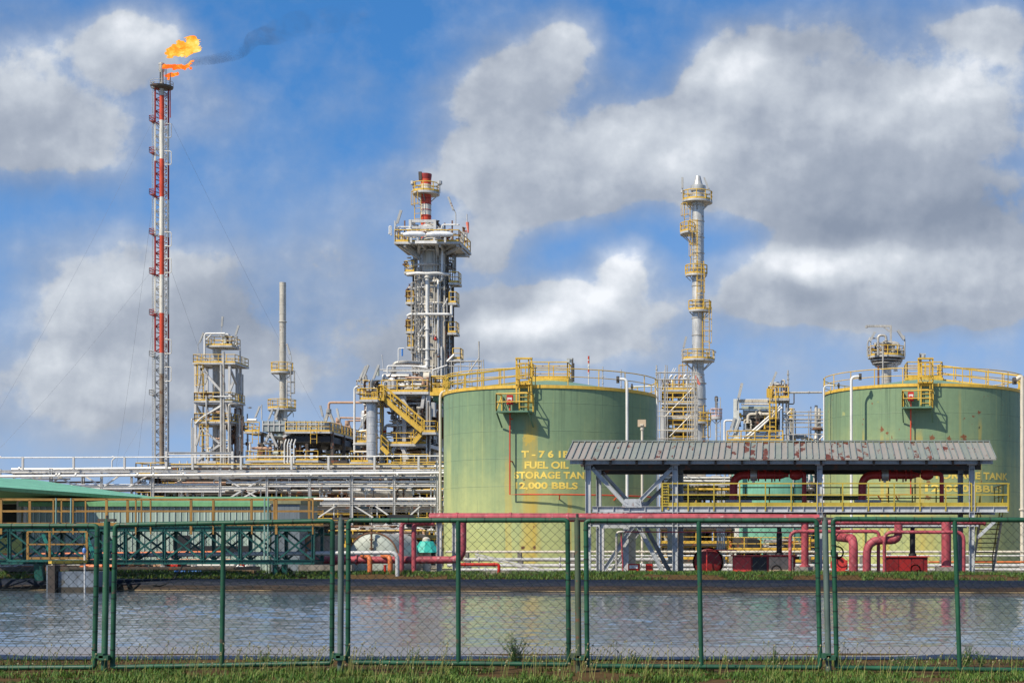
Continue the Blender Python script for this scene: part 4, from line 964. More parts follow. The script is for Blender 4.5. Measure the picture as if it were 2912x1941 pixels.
# ---------------------------------------------------------------- fire water headers and risers
def ptg(f, sx): return V((f.x(sx), f.Y, G+.05))
def red_pipe(label, pts, rpx, Y, mt='pink', name='fire_water_pipe', fl=(), bend=None, group='faded red fire water pipes', ypts=None, base=None):
    f = F(Y); P = [f.p(*p) if len(p) == 2 else f.p(p[0], p[1], p[2]) for p in pts]
    if not fl and not base:
        return tag(pipe(None, P, rpx*f.k, mt, name, (), 16, bend=(bend or rpx*2.6)*f.k), label, 'pipe', group)
    t = thing(name, label, 'pipe', P[0], group)
    pipe(t, P, rpx*f.k, mt, 'pipe_run', (), 16, bend=(bend or rpx*2.6)*f.k)
    if fl:
        mb = MB()
        for (sx, sy, ax) in fl:
            c = f.p(sx, sy); d = V((1, 0, 0)) if ax == 'x' else V((0, 0, 1)); w_ = rpx*f.k
            mb.tube(c-d*w_*.25, c+d*w_*.25, w_*(1.12 if rpx > 12 and ax == 'x' else 1.4), 18)
        mb.build('flange', M[mt], t)
    if base:
        mb = MB(); q = f.p(base, 1612); mb.box(q.x-.45, q.x+.45, Y-.45, Y+.45, G-.1, f.z(1611)); mb.build('plinth', M['concrete'], t, smooth=False)
    return t
red_pipe('long faded red header running level behind the top fence rail under the shelter', [(1222, 1470), (1800, 1471), (2330, 1474)], 12.5, 68.9, fl=[(1300, 1470, 'x'), (1452, 1470, 'x'), (1615, 1471, 'x')])
red_pipe('narrower faded red header continuing behind the fence rail to the stairway', [(2330, 1484), (2803, 1484)], 7.5, 68.9, 'pink', fl=[(2800, 1484, 'x')])
red_pipe('big faded red pipe lying low and turning up beside the lettered tank', [(893, 1591), (1316, 1591), (1316, 1478)], 10.5, 67.6, bend=34, fl=[(955, 1591, 'x'), (1015, 1591, 'x')])
red_pipe('faded red riser that bends over towards the header, nearer the drum', [(1142, 1640), (1142, 1483), (1225, 1483)], 6.5, 67.2)
red_pipe('faded red riser that bends over towards the header, nearer the lettered tank', [(1177, 1640), (1177, 1487), (1235, 1487)], 7, 67.5)
red_pipe('thin faded red pipe arching from the bank to the fat elbow riser', [(2247, 1645), (2247, 1510), (2500, 1510), (2500, 1540)], 5, 67.6, bend=22)
red_pipe('fat red riser on a concrete plinth behind the grey fence post', [(2289, 1609), (2289, 1478)], 10.5, 69.0, fl=[(2289, 1608, 'z')], base=2289)
red_pipe('thick pink elbow pipe with its bend facing the pond', [(2378, 1490, 3.), (2378, 1526, 3.), (2427, 1530), (2427, 1632)], 13, 67.2, bend=30)
red_pipe('thick pink pipe making an S bend up to the header', [(2465, 1636), (2465, 1535), (2555, 1535), (2555, 1490)], 12, 67.0, bend=40)
red_pipe('thin pink pipe arching over from the S bend to the last riser', [(2515, 1640), (2515, 1512), (2741, 1512), (2741, 1645)], 5, 66.8, bend=24)
red_pipe('thin pink drop pipe close behind the S bend', [(2498, 1640), (2498, 1530)], 5, 67.4)
red_pipe('fat red riser with a flanged foot near the stairway', [(2691, 1613), (2691, 1478)], 14, 68.0, fl=[(2691, 1611, 'z')], base=2691)
red_pipe('hair thin pink line running level under the shelter', [(1776, 1511), (2250, 1513)], 1.8, 69.2)
red_pipe('thin dark red drop pipe at the foot of the end bay', [(1771, 1640), (1771, 1600), (1766, 1512)], 2.2, 69.1, 'pink')
red_pipe('grey hooked pipe standing in the end bay of the shelter', [(1753, 1640), (1753, 1511), (1776, 1511)], 3.2, 69.0, 'alud', bend=14, group='small service pipes by the shelter')
red_pipe('bright red hydrant pipe with a square turn down', [(1310, 1604), (1419, 1604), (1419, 1645)], 4.5, 67.2, 'red', fl=[(1322, 1604, 'x'), (1405, 1604, 'x')], bend=6, name='hydrant_pipe', group='bright red hydrant pipes')
red_pipe('short bright red hydrant stub between the orange risers', [(1095, 1640), (1095, 1605)], 3.5, 67.4, 'red', name='hydrant_pipe', group='bright red hydrant pipes', fl=[(1095, 1607, 'z')])
red_pipe('orange riser close to the grey fence post', [(1030, 1578, .5), (1052, 1582), (1052, 1645)], 7, 67.0, 'orange', name='orange_riser', group='orange risers in front of the drum', bend=16)
red_pipe('orange riser beside the bend of the long grey pipe', [(1088, 1578, .5), (1110, 1582), (1110, 1645)], 7, 67.0, 'orange', name='orange_riser', group='orange risers in front of the drum', bend=16)
red_pipe('orange riser half hidden by the faded red pipe', [(1120, 1574, .8), (1138, 1580, .6), (1138, 1645, .6)], 5.5, 67.3, 'orange', name='orange_riser', group='orange risers in front of the drum', bend=14)
red_pipe('long grey pipe lying under the jetty and turning down into the grass', [(-60, 1584, 2.), (420, 1577, 1.), (1130, 1570), (1130, 1645)], 6, 66.0, 'galv', name='grey_pipe', bend=20, group='service pipes along the bank')
red_pipe('rusty orange pipe lying behind the long grey pipe', [(-60, 1577, 3), (640, 1569, 3)], 4.5, 67., 'orange', name='rusty_pipe', group='service pipes along the bank')
for sx, Y, y0, mt, lb in ((1247, 68.4, 1482, 'steel', 'light grey post carrying the header near the two risers'), (1291, 68.4, 1482, 'steel', 'light grey post carrying the header beside the lettered tank'), (1710, 68.5, 1482, 'steel', 'grey post carrying the header under the first shelter column')):
    f = F(Y); t = thing('pipe_support', lb, 'support', ptg(f, sx), 'posts under the red header')
    q = MB(); q.ibeam((f.x(sx), Y+.2, G), (f.x(sx), Y+.2, f.z(y0+3)), .2, .2, .02, flip=True); q.build('post', M[mt], t, smooth=False)
    q = MB(); q.box(f.x(sx-16), f.x(sx+16), Y, Y+.45, f.z(y0+3), f.z(y0-2)); q.build('cradle', M[mt], t, smooth=False)
# level product lines on sleepers in front of the tanks
for i, (sy, r, Y, mt, x0, x1, lb) in enumerate([(1568, 3.6, 88, 'cream', 1268, 2935, 'slim cream product line, highest of the level lines before the tanks'), (1590, 5.5, 86, 'galv', 1272, 1900, 'thick grey product line just below the slim cream one'), (1607, 5, 84, 'steel', 1272, 2935, 'pale steel product line second lowest before the tanks'), (1619, 4.5, 82, 'steel', 1290, 2935, 'lowest pale steel product line before the tanks'), (1579, 2, 87, 'white', 1640, 2935, 'thin white line between the cream and grey lines'), (1597, 3, 92, 'orange', 2640, 2935, 'orange painted line at the foot of the rusty tank')]):
    f = F(Y); t = thing('product_line', lb, 'pipe', f.p(x0, sy), 'level product lines before the tanks')
    pipe(t, [f.p(x0, sy), f.p(x1, sy)], r*f.k, mt, 'pipe_run', [(f.p(x0+90+j*230, sy), (1, 0, 0)) for j in range(int((x1-x0)/230))])
    for j in range(int((x1-x0)/150)): xx = f.x(x0+60+j*150); q = MB(); q.box(xx-.1, xx+.1, Y-.2, Y+.2, G, f.z(sy)-r*f.k*.9); q.build('saddle', M['concrete'], t, smooth=False)
f = F(76); t = thing('cable_tray', 'wide pale cable tray sloping down to the bank in front of the lettered tank', 'cable tray', f.p(1360, 1572))
q = MB()
for o in (0, 6): q.bar(f.p(1352, 1574+o), f.p(1640, 1640+o), .25, .06)
for j in range(14): a = f.p(1352+j*20.5, 1574+j*4.7); q.bar(a, a+V((0, .7, 0)), .05)
q.build('tray', M['steel'], t, smooth=False)
# engines and tank under the shelter
def engine_box(label, x0, x1, y0, y1, Y, panels, exx, exr, ey):
    f = F(Y); t = thing('pump_engine', label, 'engine', (f.x((x0+x1)/2), Y, G), 'fire pump engines')
    mb = MB(); mb.box(f.x(x0), f.x(x1), Y, Y+1.6, f.z(y1), f.z(y0)); mb.build('housing', M['ered'], t, smooth=False)
    mb = MB(); mb.box(f.x(x0)-.08, f.x(x1)+.08, Y-.1, Y+1.7, f.z(y0), f.z(y0-3)); mb.build('lid', M['dred'], t, smooth=False)
    for (a, b, mt) in panels:
        mb = MB(); mb.box(f.x(a), f.x(b), Y-.03, Y-.002, f.z(y1-4), f.z(y0+3)); mb.build('panel', M[mt], t, smooth=False)
    mb = MB(); mb.box(f.x(x0)-.1, f.x(x1)+.1, Y-.15, Y+1.8, G, f.z(y1)); mb.build('skid', M['steel'], t, smooth=False)
    mb = MB(); mb.sweep([f.p(exx, y0-2, .8), f.p(exx, y0-9, .8), f.p(exx, y0-12, .8), f.p(exx, ey+16, .8), f.p(exx, ey+12, .8), f.p(exx, ey, .8)], [exr*1.5*f.k, exr*1.4*f.k, exr*f.k, exr*f.k, exr*.8*f.k, exr*.8*f.k], 14); mb.build('exhaust', M['black'], t)
    mb = MB(); mb.arc(f.x((x0*.3+x1*.7)), 0, 0, 13*f.k, 0, 2*pi, .025); mb.v = [(a, Y-.2+0*b, f.z(y1-8)+b) for a, b, c in mb.v]; mb.build('hose_loop', M['galv'], t)
engine_box('red engine cabinet with three doors and a tall black exhaust', 2520, 2638, 1583, 1626, 69.9, [(2525, 2555, 'ered'), (2557, 2590, 'epanel'), (2594, 2625, 'ered')], 2595, 8, 1500)
engine_box('dark red engine skid with a tan panel and black exhaust', 2083, 2262, 1580, 1628, 70.4, [(2085, 2136, 'dred'), (2140, 2180, 'black'), (2187, 2256, 'beige')], 2216, 8, 1500)  # black panel stands for the dark inside an open bay
f = F(70.2); t = thing('fuel_drum', 'round dark red drum end facing the pond', 'tank', (f.x(2013), 71.5, G))
mb = MB(); mb.hdrum((f.x(2013), 70.3, f.z(1597)), (f.x(2013), 73.0, f.z(1597)), 41*f.k, 36, .22); mb.build('drum_body', M['ered'], t)
mb = MB(); mb.arc(f.x(2013), 0, 0, 41.5*f.k, 0, 2*pi, .03, 40); mb.v = [(a, 70.25, f.z(1597)+b) for a, b, c in mb.v]; mb.pipe([f.p(2010, 1563, -.2), f.p(2095, 1563, -.2)], .03, 6); mb.tube(f.p(2010, 1563, -.3), f.p(2010, 1634, -.3), .03, 6); mb.build('band', M['dred'], t)
mb = MB()
for yy in (70.8, 72.4): mb.box(f.x(1990), f.x(2036), yy-.1, yy+.1, G, f.z(1625))
mb.build('saddle', M['steel'], t, smooth=False)
def cabinet(label, x0, x1, y0, Y, mt, face):
    f = F(Y); t = thing('hose_cabinet', label, 'cabinet', (f.x((x0+x1)/2), Y, G), 'red hose cabinets')
    mb = MB(); mb.box(f.x(x0), f.x(x1), Y, Y+.5, G+.1, f.z(y0)); mb.build('case', M[mt], t, smooth=False)
    mb = MB(); mb.box(f.x(x0)+.06, f.x(x1)-.06, Y-.03, Y-.002, G+.4, f.z(y0)-.06); mb.build('door', M[face], t, smooth=False)
    mb = MB(); [mb.bar((f.x(s), Y+.25, G-.1), (f.x(s), Y+.25, G+.1), .06) for s in (x0+2, x1-2)]; mb.build('leg', M['dark'], t, smooth=False)
cabinet('small red hose cabinet with a white door under the shelter', 1786, 1818, 1602, 70, 'red', 'white')
cabinet('narrow all red hose cabinet under the shelter', 1836, 1855, 1602, 70.2, 'red', 'red')
f = F(69.5); t = thing('fire_pump', 'dark red pump casing with a black handwheel behind the pink elbow', 'pump', ptg(f, 2390))
mb = MB(); mb.tube(f.p(2385, 1605, 0), f.p(2385, 1605, 1.2), 24*f.k, 18); mb.tube(f.p(2385, 1605, .3), f.p(2410, 1605, .3), 14*f.k, 14); mb.box(f.x(2365), f.x(2412), 69.3, 71, G, f.z(1622)); mb.build('casing', M['dred'], t)
mb = MB(); mb.arc(f.x(2380), 0, 0, 17*f.k, 0, 2*pi, .035); mb.v = [(a, 69.2, f.z(1570)+b) for a, b, c in mb.v]; mb.tube(f.p(2380, 1570, -.3), f.p(2380, 1595, .3), .05, 6); mb.build('handwheel', M['black'], t)
# ================================================================ JETTY WITH GREEN TRUSS
def build_jetty():
    f = F(65.5); Yf, Yb = 65.5, 66.8
    t = thing('truss_jetty', 'dark teal truss jetty with orange hand rails reaching over the pond', 'jetty', (f.x(430), 66.1, G))
    zt, zb = f.z(1503), f.z(1597)
    fronts = [891, 787, 683, 577, 467, 357, 247, 137, 27, -83]
    for y, xs in ((Yf, fronts), (Yb, fronts)):
        for z, nm, hh in ((zt, 'top_chord', 13), (zb, 'bottom_chord', 13)):
            q = MB(); q.ibeam((f.x(-90), y, z), (f.x(894), y, z), .16, hh*f.k, .02); q.build(nm, M['teal'], t, smooth=False)
        for sx in xs:
            q = MB(); q.ibeam((f.x(sx), y, zb), (f.x(sx), y, zt), .12, .13, .018, flip=True); q.build('vertical', M['teal'], t, smooth=False)
        q = MB()
        for a, b in zip(xs, xs[1:]):
            q.bar((f.x(a), y-.03, zb+.08), (f.x(b), y-.03, zt-.08), .05, .075); q.bar((f.x(a), y+.05, zt-.08), (f.x(b), y+.05, zb+.08), .05, .075)
        q.build('lattice_brace', M['teal'], t, smooth=False)
    q = MB(); q.box(f.x(-90), f.x(894), Yf-.05, Yb+.05, zt+.09, zt+.13)
    for sx in fronts: q.bar((f.x(sx), Yf, zb), (f.x(sx), Yb, zb), .1)
    q.build('walkway_deck', M['teal'], t, smooth=False)
    h = f.z(1418)-(zt+.13)
    for y, xs, mt in ((Yf-.06, [5, 154, 210, 305, 388, 430, 545, 608, 718, 787, 891], 'ochre'), (Yb+.06, [41, 133, 203, 325, 365, 510, 574, 683, 750, 852], 'ochre')):
        q = MB(); a = V((f.x(-60), y, zt+.13)); b = V((f.x(893), y, zt+.13))
        q.bar(a+V((0, 0, h)), b+V((0, 0, h)), .05); q.bar(a+V((0, 0, h*.56)), b+V((0, 0, h*.56)), .045); q.bar(a+V((0, 0, .07)), b+V((0, 0, .07)), .015, .12)
        q.build('hand_rail', M[mt], t, smooth=False)
        for i, sx in enumerate(xs):
            q = MB(); q.bar((f.x(sx), y, zt-.22), (f.x(sx), y, zt+.13+h), .055 if i % 3 else .10, .05); q.build('rail_post', M[mt], t, smooth=False)
    for sx in (165, 207, 686+70, 766):                    # thin lamp conduits standing on the jetty
        q = MB(); q.tube((f.x(sx), Yf-.2, f.z(1590 if sx > 600 else 1500)), (f.x(sx+1), Yf-.2, f.z(1416)), .035, 6); q.build('conduit', M['lgpole'], t)
    # side landing
    q = MB(); zl = f.z(1590); q.box(f.x(60), f.x(285), Yf-1.25, Yf-.1, zl-.09, zl); q.build('landing', M['teal'], t, smooth=False)
    q = MB(); a = V((f.x(118), Yf-1.2, zl)); b = V((f.x(283), Yf-1.2, zl)); hl = f.z(1512)-zl
    for hh, w_ in ((hl, .06), (hl*.55, .06), (.06, .09)): q.bar(a+V((0, 0, hh)), b+V((0, 0, hh)), .04, w_)
    for sx in (118, 179, 283): q.bar((f.x(sx), Yf-1.2, zl-.1), (f.x(sx), Yf-1.2, zl+hl), .09, .06)
    q.bar(V((f.x(118), Yf-.1, zl+hl)), a+V((0, 0, hl)), .05); q.bar(V((f.x(118), Yf-.1, zl+hl*.55)), a+V((0, 0, hl*.55)), .05); q.build('landing_rail', M['ochre'], t, smooth=False)
    for a, b in (((122, 1522), (148, 1582)), ((243, 1518), (268, 1582))):
        q = MB(); q.bar(f.p(*a, -.25), f.p(*b, -1.1), .1, .16); q.build('knee_brace', M['teal2'], t, smooth=False)
    for sx in (70, 83, 759, 786):
        q = MB(); q.bar((f.x(sx), Yb-.1, .3), (f.x(sx), Yb-.2, zb), .2); q.build('leg', M['teal'], t, smooth=False)
M['lgpole'] = paint('pale_green_pole', (.20, .32, .27), .5, 0, .15, 1.)
M['teal2'] = paint('lighter_teal_paint', (.02, .17, .14), .5, 0, .2, .9, .05)
build_jetty()
f = F(63.3); t = thing('pump_pier', 'grey blue pump caisson with a dark brown post standing in the pond', 'pier', (f.x(215), 64, 0))
mb = MB(); mb.box(f.x(166), f.x(273), 63.3, 64.8, -.6, f.z(1624)); mb.build('caisson', M['caisson'], t, smooth=False)
mb = MB(); mb.box(f.x(165.5), f.x(273.5), 63.29, 64.81, -.3, f.z(1668)); mb.build('tide_band', M['tideband'] if 'tideband' in M else M['brown'], t, smooth=False)
mb = MB(); mb.box(f.x(142), f.x(162), 63.1, 63.6, -.6, f.z(1606)); mb.build('post', M['brownpost'] if 'brownpost' in M else M['brown'], t, smooth=False)
mb = MB(); mb.box(f.x(135), f.x(142)-.003, 63.2, 63.5, -.6, f.z(1606)); mb.build('guide_rail', M['caisson'], t, smooth=False)
f = F(62.9); t = thing('blue_valve', 'slim grey standpipe with a blue ball valve beside the caisson', 'valve', (f.x(241), 62.9, 0))
mb = MB(); mb.tube((f.x(241), 62.9, -.2), f.p(241, 1600), 2.4*f.k, 10); mb.tube(f.p(241, 1600), f.p(241, 1576), 3*f.k, 10); mb.tube(f.p(241, 1598), f.p(241, 1594), 5*f.k, 10); mb.build('standpipe', M['steel'], t)
mb = MB(); mb.lathe(f.x(240), 62.9, [(.01, f.z(1573)), (.05, f.z(1572)), (.08, f.z(1566)), (.07, f.z(1560)), (.03, f.z(1556)), (.01, f.z(1556))], 16); mb.build('ball_valve', M['dblue'], t)
mb = MB(); mb.box(f.x(237), f.x(246), 59.86, 62.94, f.z(1600), f.z(1592)); mb.build('yellow_tag', M['yellow'], t)
# hose drooping down the bank
f = F(66.2); t = thing('hose', 'thin black hose drooping from the jetty down the bank liner', 'hose', f.p(520, 1600))
mb = MB(); mb.sweep([f.p(523, 1598), f.p(512, 1622), f.p(495, 1645), f.p(478, 1657, -.4), f.p(455, 1663, -.5), f.p(432, 1660, -.5)], .035, 7); mb.build('hose_run', M['black'], t)
# ================================================================ BUILDINGS ON THE BANK
def build_buildings():
    f = F(82.5)
    t = thing('canopy_building', 'large open building with a broad light green hipped roof', 'building', (f.x(100), 84, G))
    ze = 1.6+186*70/4500.; fa = F(70)
    a = V((fa.x(-130), 68.5, ze+.0)); b = V((f.x(392), 82.5, ze)); c = V((f.x(392)-1, 95, ze)); d = V((f.x(-300), 82.5+14, ze))
    # roof slab: eave line runs away from the camera towards the far corner
    al = V((-34.75, 64, ze)); rid0 = V((F(86).x(-60), 86, ze+1.2)); rid1 = V((F(90).x(90), 90, ze+1.27)); back = V((F(96).x(-300), 97, ze))
    r = MB(); r.add([al, b, rid1, rid0, c, back], [(0, 1, 2, 3), (1, 4, 2), (2, 4, 5, 3)]); r.build('roof', M['lgreen'], t, smooth=False)
    s = MB(); o = V((0, 0, -.16)); bl = V((al.x-3, 82.6, ze))
    s.add([al+o, b+o, c+o, back+o, al-V((0, 0, .012)), b-V((0, 0, .012))], [(0, 3, 2, 1), (4, 0, 1, 5)]); s.build('soffit', M['egreen'], t, smooth=False)
    wq = MB(); wq.box(f.x(-220), f.x(60), 88, 88.2, G, ze-.2); wq.build('back_wall', M['shade_wall'], t, smooth=False)
    for sx in (-40, 64):
        q = MB(); q.bar((f.x(sx), 82.2, G), (f.x(sx), 82.2, ze-.17), .22); q.build('column', M['steel'], t, smooth=False)
    f = F(80)
    t = thing('low_wall', 'pale olive plastered wall under the open canopy', 'wall', (f.x(20), 80, G)); q = MB(); q.box(f.x(-80), f.x(67), 80, 80.25, G, f.z(1531)); q.build('panel', M['palegreen'], t, smooth=False)
    q = MB(); q.box(f.x(-80), f.x(67), 79.95, 80.3, f.z(1531), f.z(1528)); q.build('coping', M['palegreen'], t, smooth=False)
    f = F(77); x0, x1 = f.x(70), f.x(766); zb_, zt_ = G, f.z(1438); y0 = 77; y1 = 85
    t = thing('shed', 'long shed clad in grey green ribbed sheet with a green eave', 'building', (f.x(420), 80, G))
    q = MB(); q.box(x0, x1, y0, y1, zb_, zt_); q.build('wall', M['wallgreen'], t, smooth=False)
    rf = MB(); za = f.z(1439); zc = f.z(1427); rf.add([(x0-.2, y0-.22, za), (x1+.1, y0-.22, za), (x1+.1, y0-.22, zc), (x0-.2, y0-.22, zc), (x1+.1, y1, zc+.55), (x0-.2, y1, zc+.55), (x0-.2, y0-.05, za), (x1+.1, y0-.05, za)],
        [(0, 1, 2, 3), (3, 2, 4, 5), (0, 6, 7, 1)])
    rf.build('roof', M['egreen'], t, smooth=False)
    q = MB()
    for i in range(40): xx = x0+(i+.5)*(x1-x0)/40.; q.box(xx-.028, xx+.028, y0-.045, y0-.002, zb_, zt_-.05)
    q.build('cladding_rib', M['rib'], t, smooth=False)
    q = MB(); q.box(f.x(68), f.x(77), y0-.06, y0-.003, zb_, zt_-.02); q.build('corner_trim', M['steel'], t, smooth=False)
    q = MB(); q.box(f.x(494), f.x(541), y0-.09, y0-.04, f.z(1562), f.z(1521)); q.build('doorway', M['black'], t, smooth=False)  # flat black slab standing for the dark inside the doorway
    q = MB(); q.box(f.x(548), f.x(710), y0-.09, y0-.04, f.z(1573), f.z(1551)); q.build('opening', M['black'], t, smooth=False)  # black strip painted for the darkness behind the gap
    f = F(76)
    t = thing('container', 'dark grey ribbed cabin with a mossy top at the end of the shed', 'container', (f.x(812), 77.5, G))
    q = MB(); q.box(f.x(772), f.x(852), 76, 79, G+.1, f.z(1432)); q.build('body', M['wallgrey'], t, smooth=False)
    q = MB(); q.box(f.x(768), f.x(857), 75.9, 79.1, f.z(1432), f.z(1420)); q.build('roof_edge', M['mossy'], t, smooth=False)
    q = MB(); [q.box(f.x(s)-.1, f.x(s)+.1, 76.2, 78.8, G-.05, G+.1) for s in (780, 845)]; q.build('skid', M['dark'], t, smooth=False)
M['rib'] = paint('pale_rib', (.42, .50, .44), .45, 0, .1, .6)
M['shade_wall'] = paint('interior_shade_wall', (.018, .022, .02), .8, 0, .15, .5)  # near-black colour stands for the shade inside the open building
M['mossy'] = paint('mossy_sheet', (.22, .22, .12), .7, 0, .3, 1.)
build_buildings()
f = F(72.5)
t = thing('block_wall', 'low grey brown concrete wall beside the jetty end', 'wall', (f.x(900), 72.5, G)); q = MB(); q.box(f.x(848), f.x(1000), 72.5, 73, G-.1, f.z(1605)); q.build('panel', M['concrete'], t, smooth=False)
t = thing('earth_box', 'brown earth stained concrete trough under the jetty', 'trough', (f.x(680), 68.5, G)); f = F(68.5); q = MB(); q.box(f.x(645), f.x(722), 68.5, 69.6, G-.1, f.z(1620)); q.build('trough_body', M['brownwall'], t, smooth=False)
f = F(78); t = thing('sump_wall', 'tall grey concrete block with a green pipe along its top', 'wall', (f.x(910), 78, G)); q = MB(); q.box(f.x(898), f.x(945), 78, 80, G, f.z(1521)); q.box(f.x(870), f.x(898)-.003, 78.05, 80, G, f.z(1522)); q.build('block', M['concrete'], t, smooth=False)
q = MB(); q.tube(f.p(880, 1518, -.1), f.p(948, 1518, -.1), .06, 8); q.build('top_pipe', M['fence'], t)
t = thing('brown_tub', 'rusty brown tub standing beside the grey cabin', 'tub', (f.x(884), 77.2, G)); q = MB(); q.lathe(f.x(884), 77.2, [(.28, f.z(1567)), (.33, f.z(1540)), (.34, f.z(1524)), (.30, f.z(1523)), (.27, f.z(1540))], 20); q.lathe(f.x(884), 77.2, [(.2, G), (.25, f.z(1567)-.005)], 14); q.build('shell', M['brown'], t)
for sx, w_, lb in ((512, 15, 'small flat blue barrel lid lying in the grass by the jetty'), (555, 18, 'larger blue barrel lying in the grass by the jetty')):
    f = F(68.5); t = thing('blue_barrel', lb, 'barrel', (f.x(sx), 68.5, .6), 'blue barrels in the grass'); q = MB(); q.hdrum((f.x(sx-w_), 68.5, f.z(1626)), (f.x(sx+w_), 68.5, f.z(1626)), 5*f.k, 14, .2); q.build('barrel_body', M['blue'], t)
# half buried drum
f = F(80); t = thing('horizontal_drum', 'large pale green horizontal drum with a rust edged round end', 'tank', (f.x(1080), 82, G))
cx_, cz_, rr = f.x(1061), f.z(1586), 72*f.k
mb = MB(); d_ = V((.03, 1., 0)).normalized(); a = V((cx_, 80, cz_)); mb.sweep([a, a+d_*5.2], rr, 40); mb.build('drum_body', M['alud'], t)
mb = MB(); mb.sweep([a-d_*.25, a-d_*.18, a-d_*.01], [rr*.5, rr*.85, rr*.985], 40); mb.build('end_cap', M['pvessel'], t)
mb = MB(); n = 40; u = V((d_.y, -d_.x, 0)); mb.sweep([a-d_*.03+u*cos(2*pi*i/n)*rr+V((0, 0, sin(2*pi*i/n)*rr)) for i in range(n)], .045, 6, closed=True); mb.build('end_ring', M['brown'], t)
mb = MB(); mb.tube(a-d_*.4+V((.03, 0, rr*.2)), a-d_*.4+V((.03, 0, rr*1.15)), .05, 8); [mb.tube(a-d_*.4+V((.03, 0, rr*q)), a-d_*.4+V((.03, 0, rr*q+.08)), .11, 8) for q in (.35, .7, 1.1)]; mb.build('gauge_pipe', M['brown'], t)
f = F(84); t = thing('aqua_hood', 'bright aqua sheet hood beside the big drum', 'hood', (f.x(1208), 84, G)); mb = MB(); mb.lathe(f.x(1208), 84.5, [(38*f.k, f.z(1570)), (36*f.k, f.z(1566)), (20*f.k, f.z(1540)), (18*f.k, f.z(1538)), (.01, f.z(1537))], 10); mb.build('hood_sheet', M['aqua'], t, smooth=False)
mb = MB(); mb.lathe(f.x(1200), 85.0, [(11*f.k, f.z(1540)), (11*f.k, f.z(1530)), (6*f.k, f.z(1526)), (.01, f.z(1525))], 16); mb.lathe(f.x(1208), 84.5, [(12*f.k, G), (12*f.k, f.z(1566))], 16); mb.build('vessel', M['cream'], t)
# dark bush under the jetty end
def bush(label, x0, x1, y0, y1, Y, seed, n=900):
    f = F(Y); R = random.Random(seed); cx_ = f.x((x0+x1)/2); t = thing('bush', label, 'bush', (cx_, Y, G)); lf = MB(); st = MB()
    rx = (x1-x0)/2*f.k; h = f.z(y0)-f.z(y1); zb_ = f.z(y1)-.15
    for i in range(9):
        a = R.uniform(0, 6.28); tip = V((cx_+cos(a)*rx*.7, Y+sin(a)*rx*.5, zb_+h*R.uniform(.5, .95))); st.tube((cx_, Y, zb_-.2), tip, .02, 5, r2=.006)
    for i in range(n):
        a = R.uniform(0, 6.28); q = R.random()**.5; zz = R.random()
        p = V((cx_+cos(a)*q*rx*(1-.4*zz), Y+sin(a)*q*rx*.7, zb_+zz*h*(1.05-.3*q))); s = R.uniform(.03, .075)
        d = V((R.uniform(-1, 1), R.uniform(-1, 1), R.uniform(-.3, 1))).normalized(); u = d.orthogonal().normalized()*s*.4
        lf.add([p-u, p+d*s-u*.2, p+d*s*1.8, p+u], [(0, 1, 2, 3)])
    lf.build('foliage', M['bushleaf'], t, smooth=False); st.build('stem', M['brown'], t)
M['bushleaf'] = leaf_mat('bush_leaf', [(.1, (.008, .02, .006)), (.5, (.02, .045, .012)), (.9, (.05, .075, .02))])
bush('dark leafy bush under the end of the jetty', 762, 846, 1598, 1640, 67.5, 4)
M['backdrop'] = paint('dark_backdrop_sheet', (.075, .06, .05), .8, 0, .3, .5, .2)
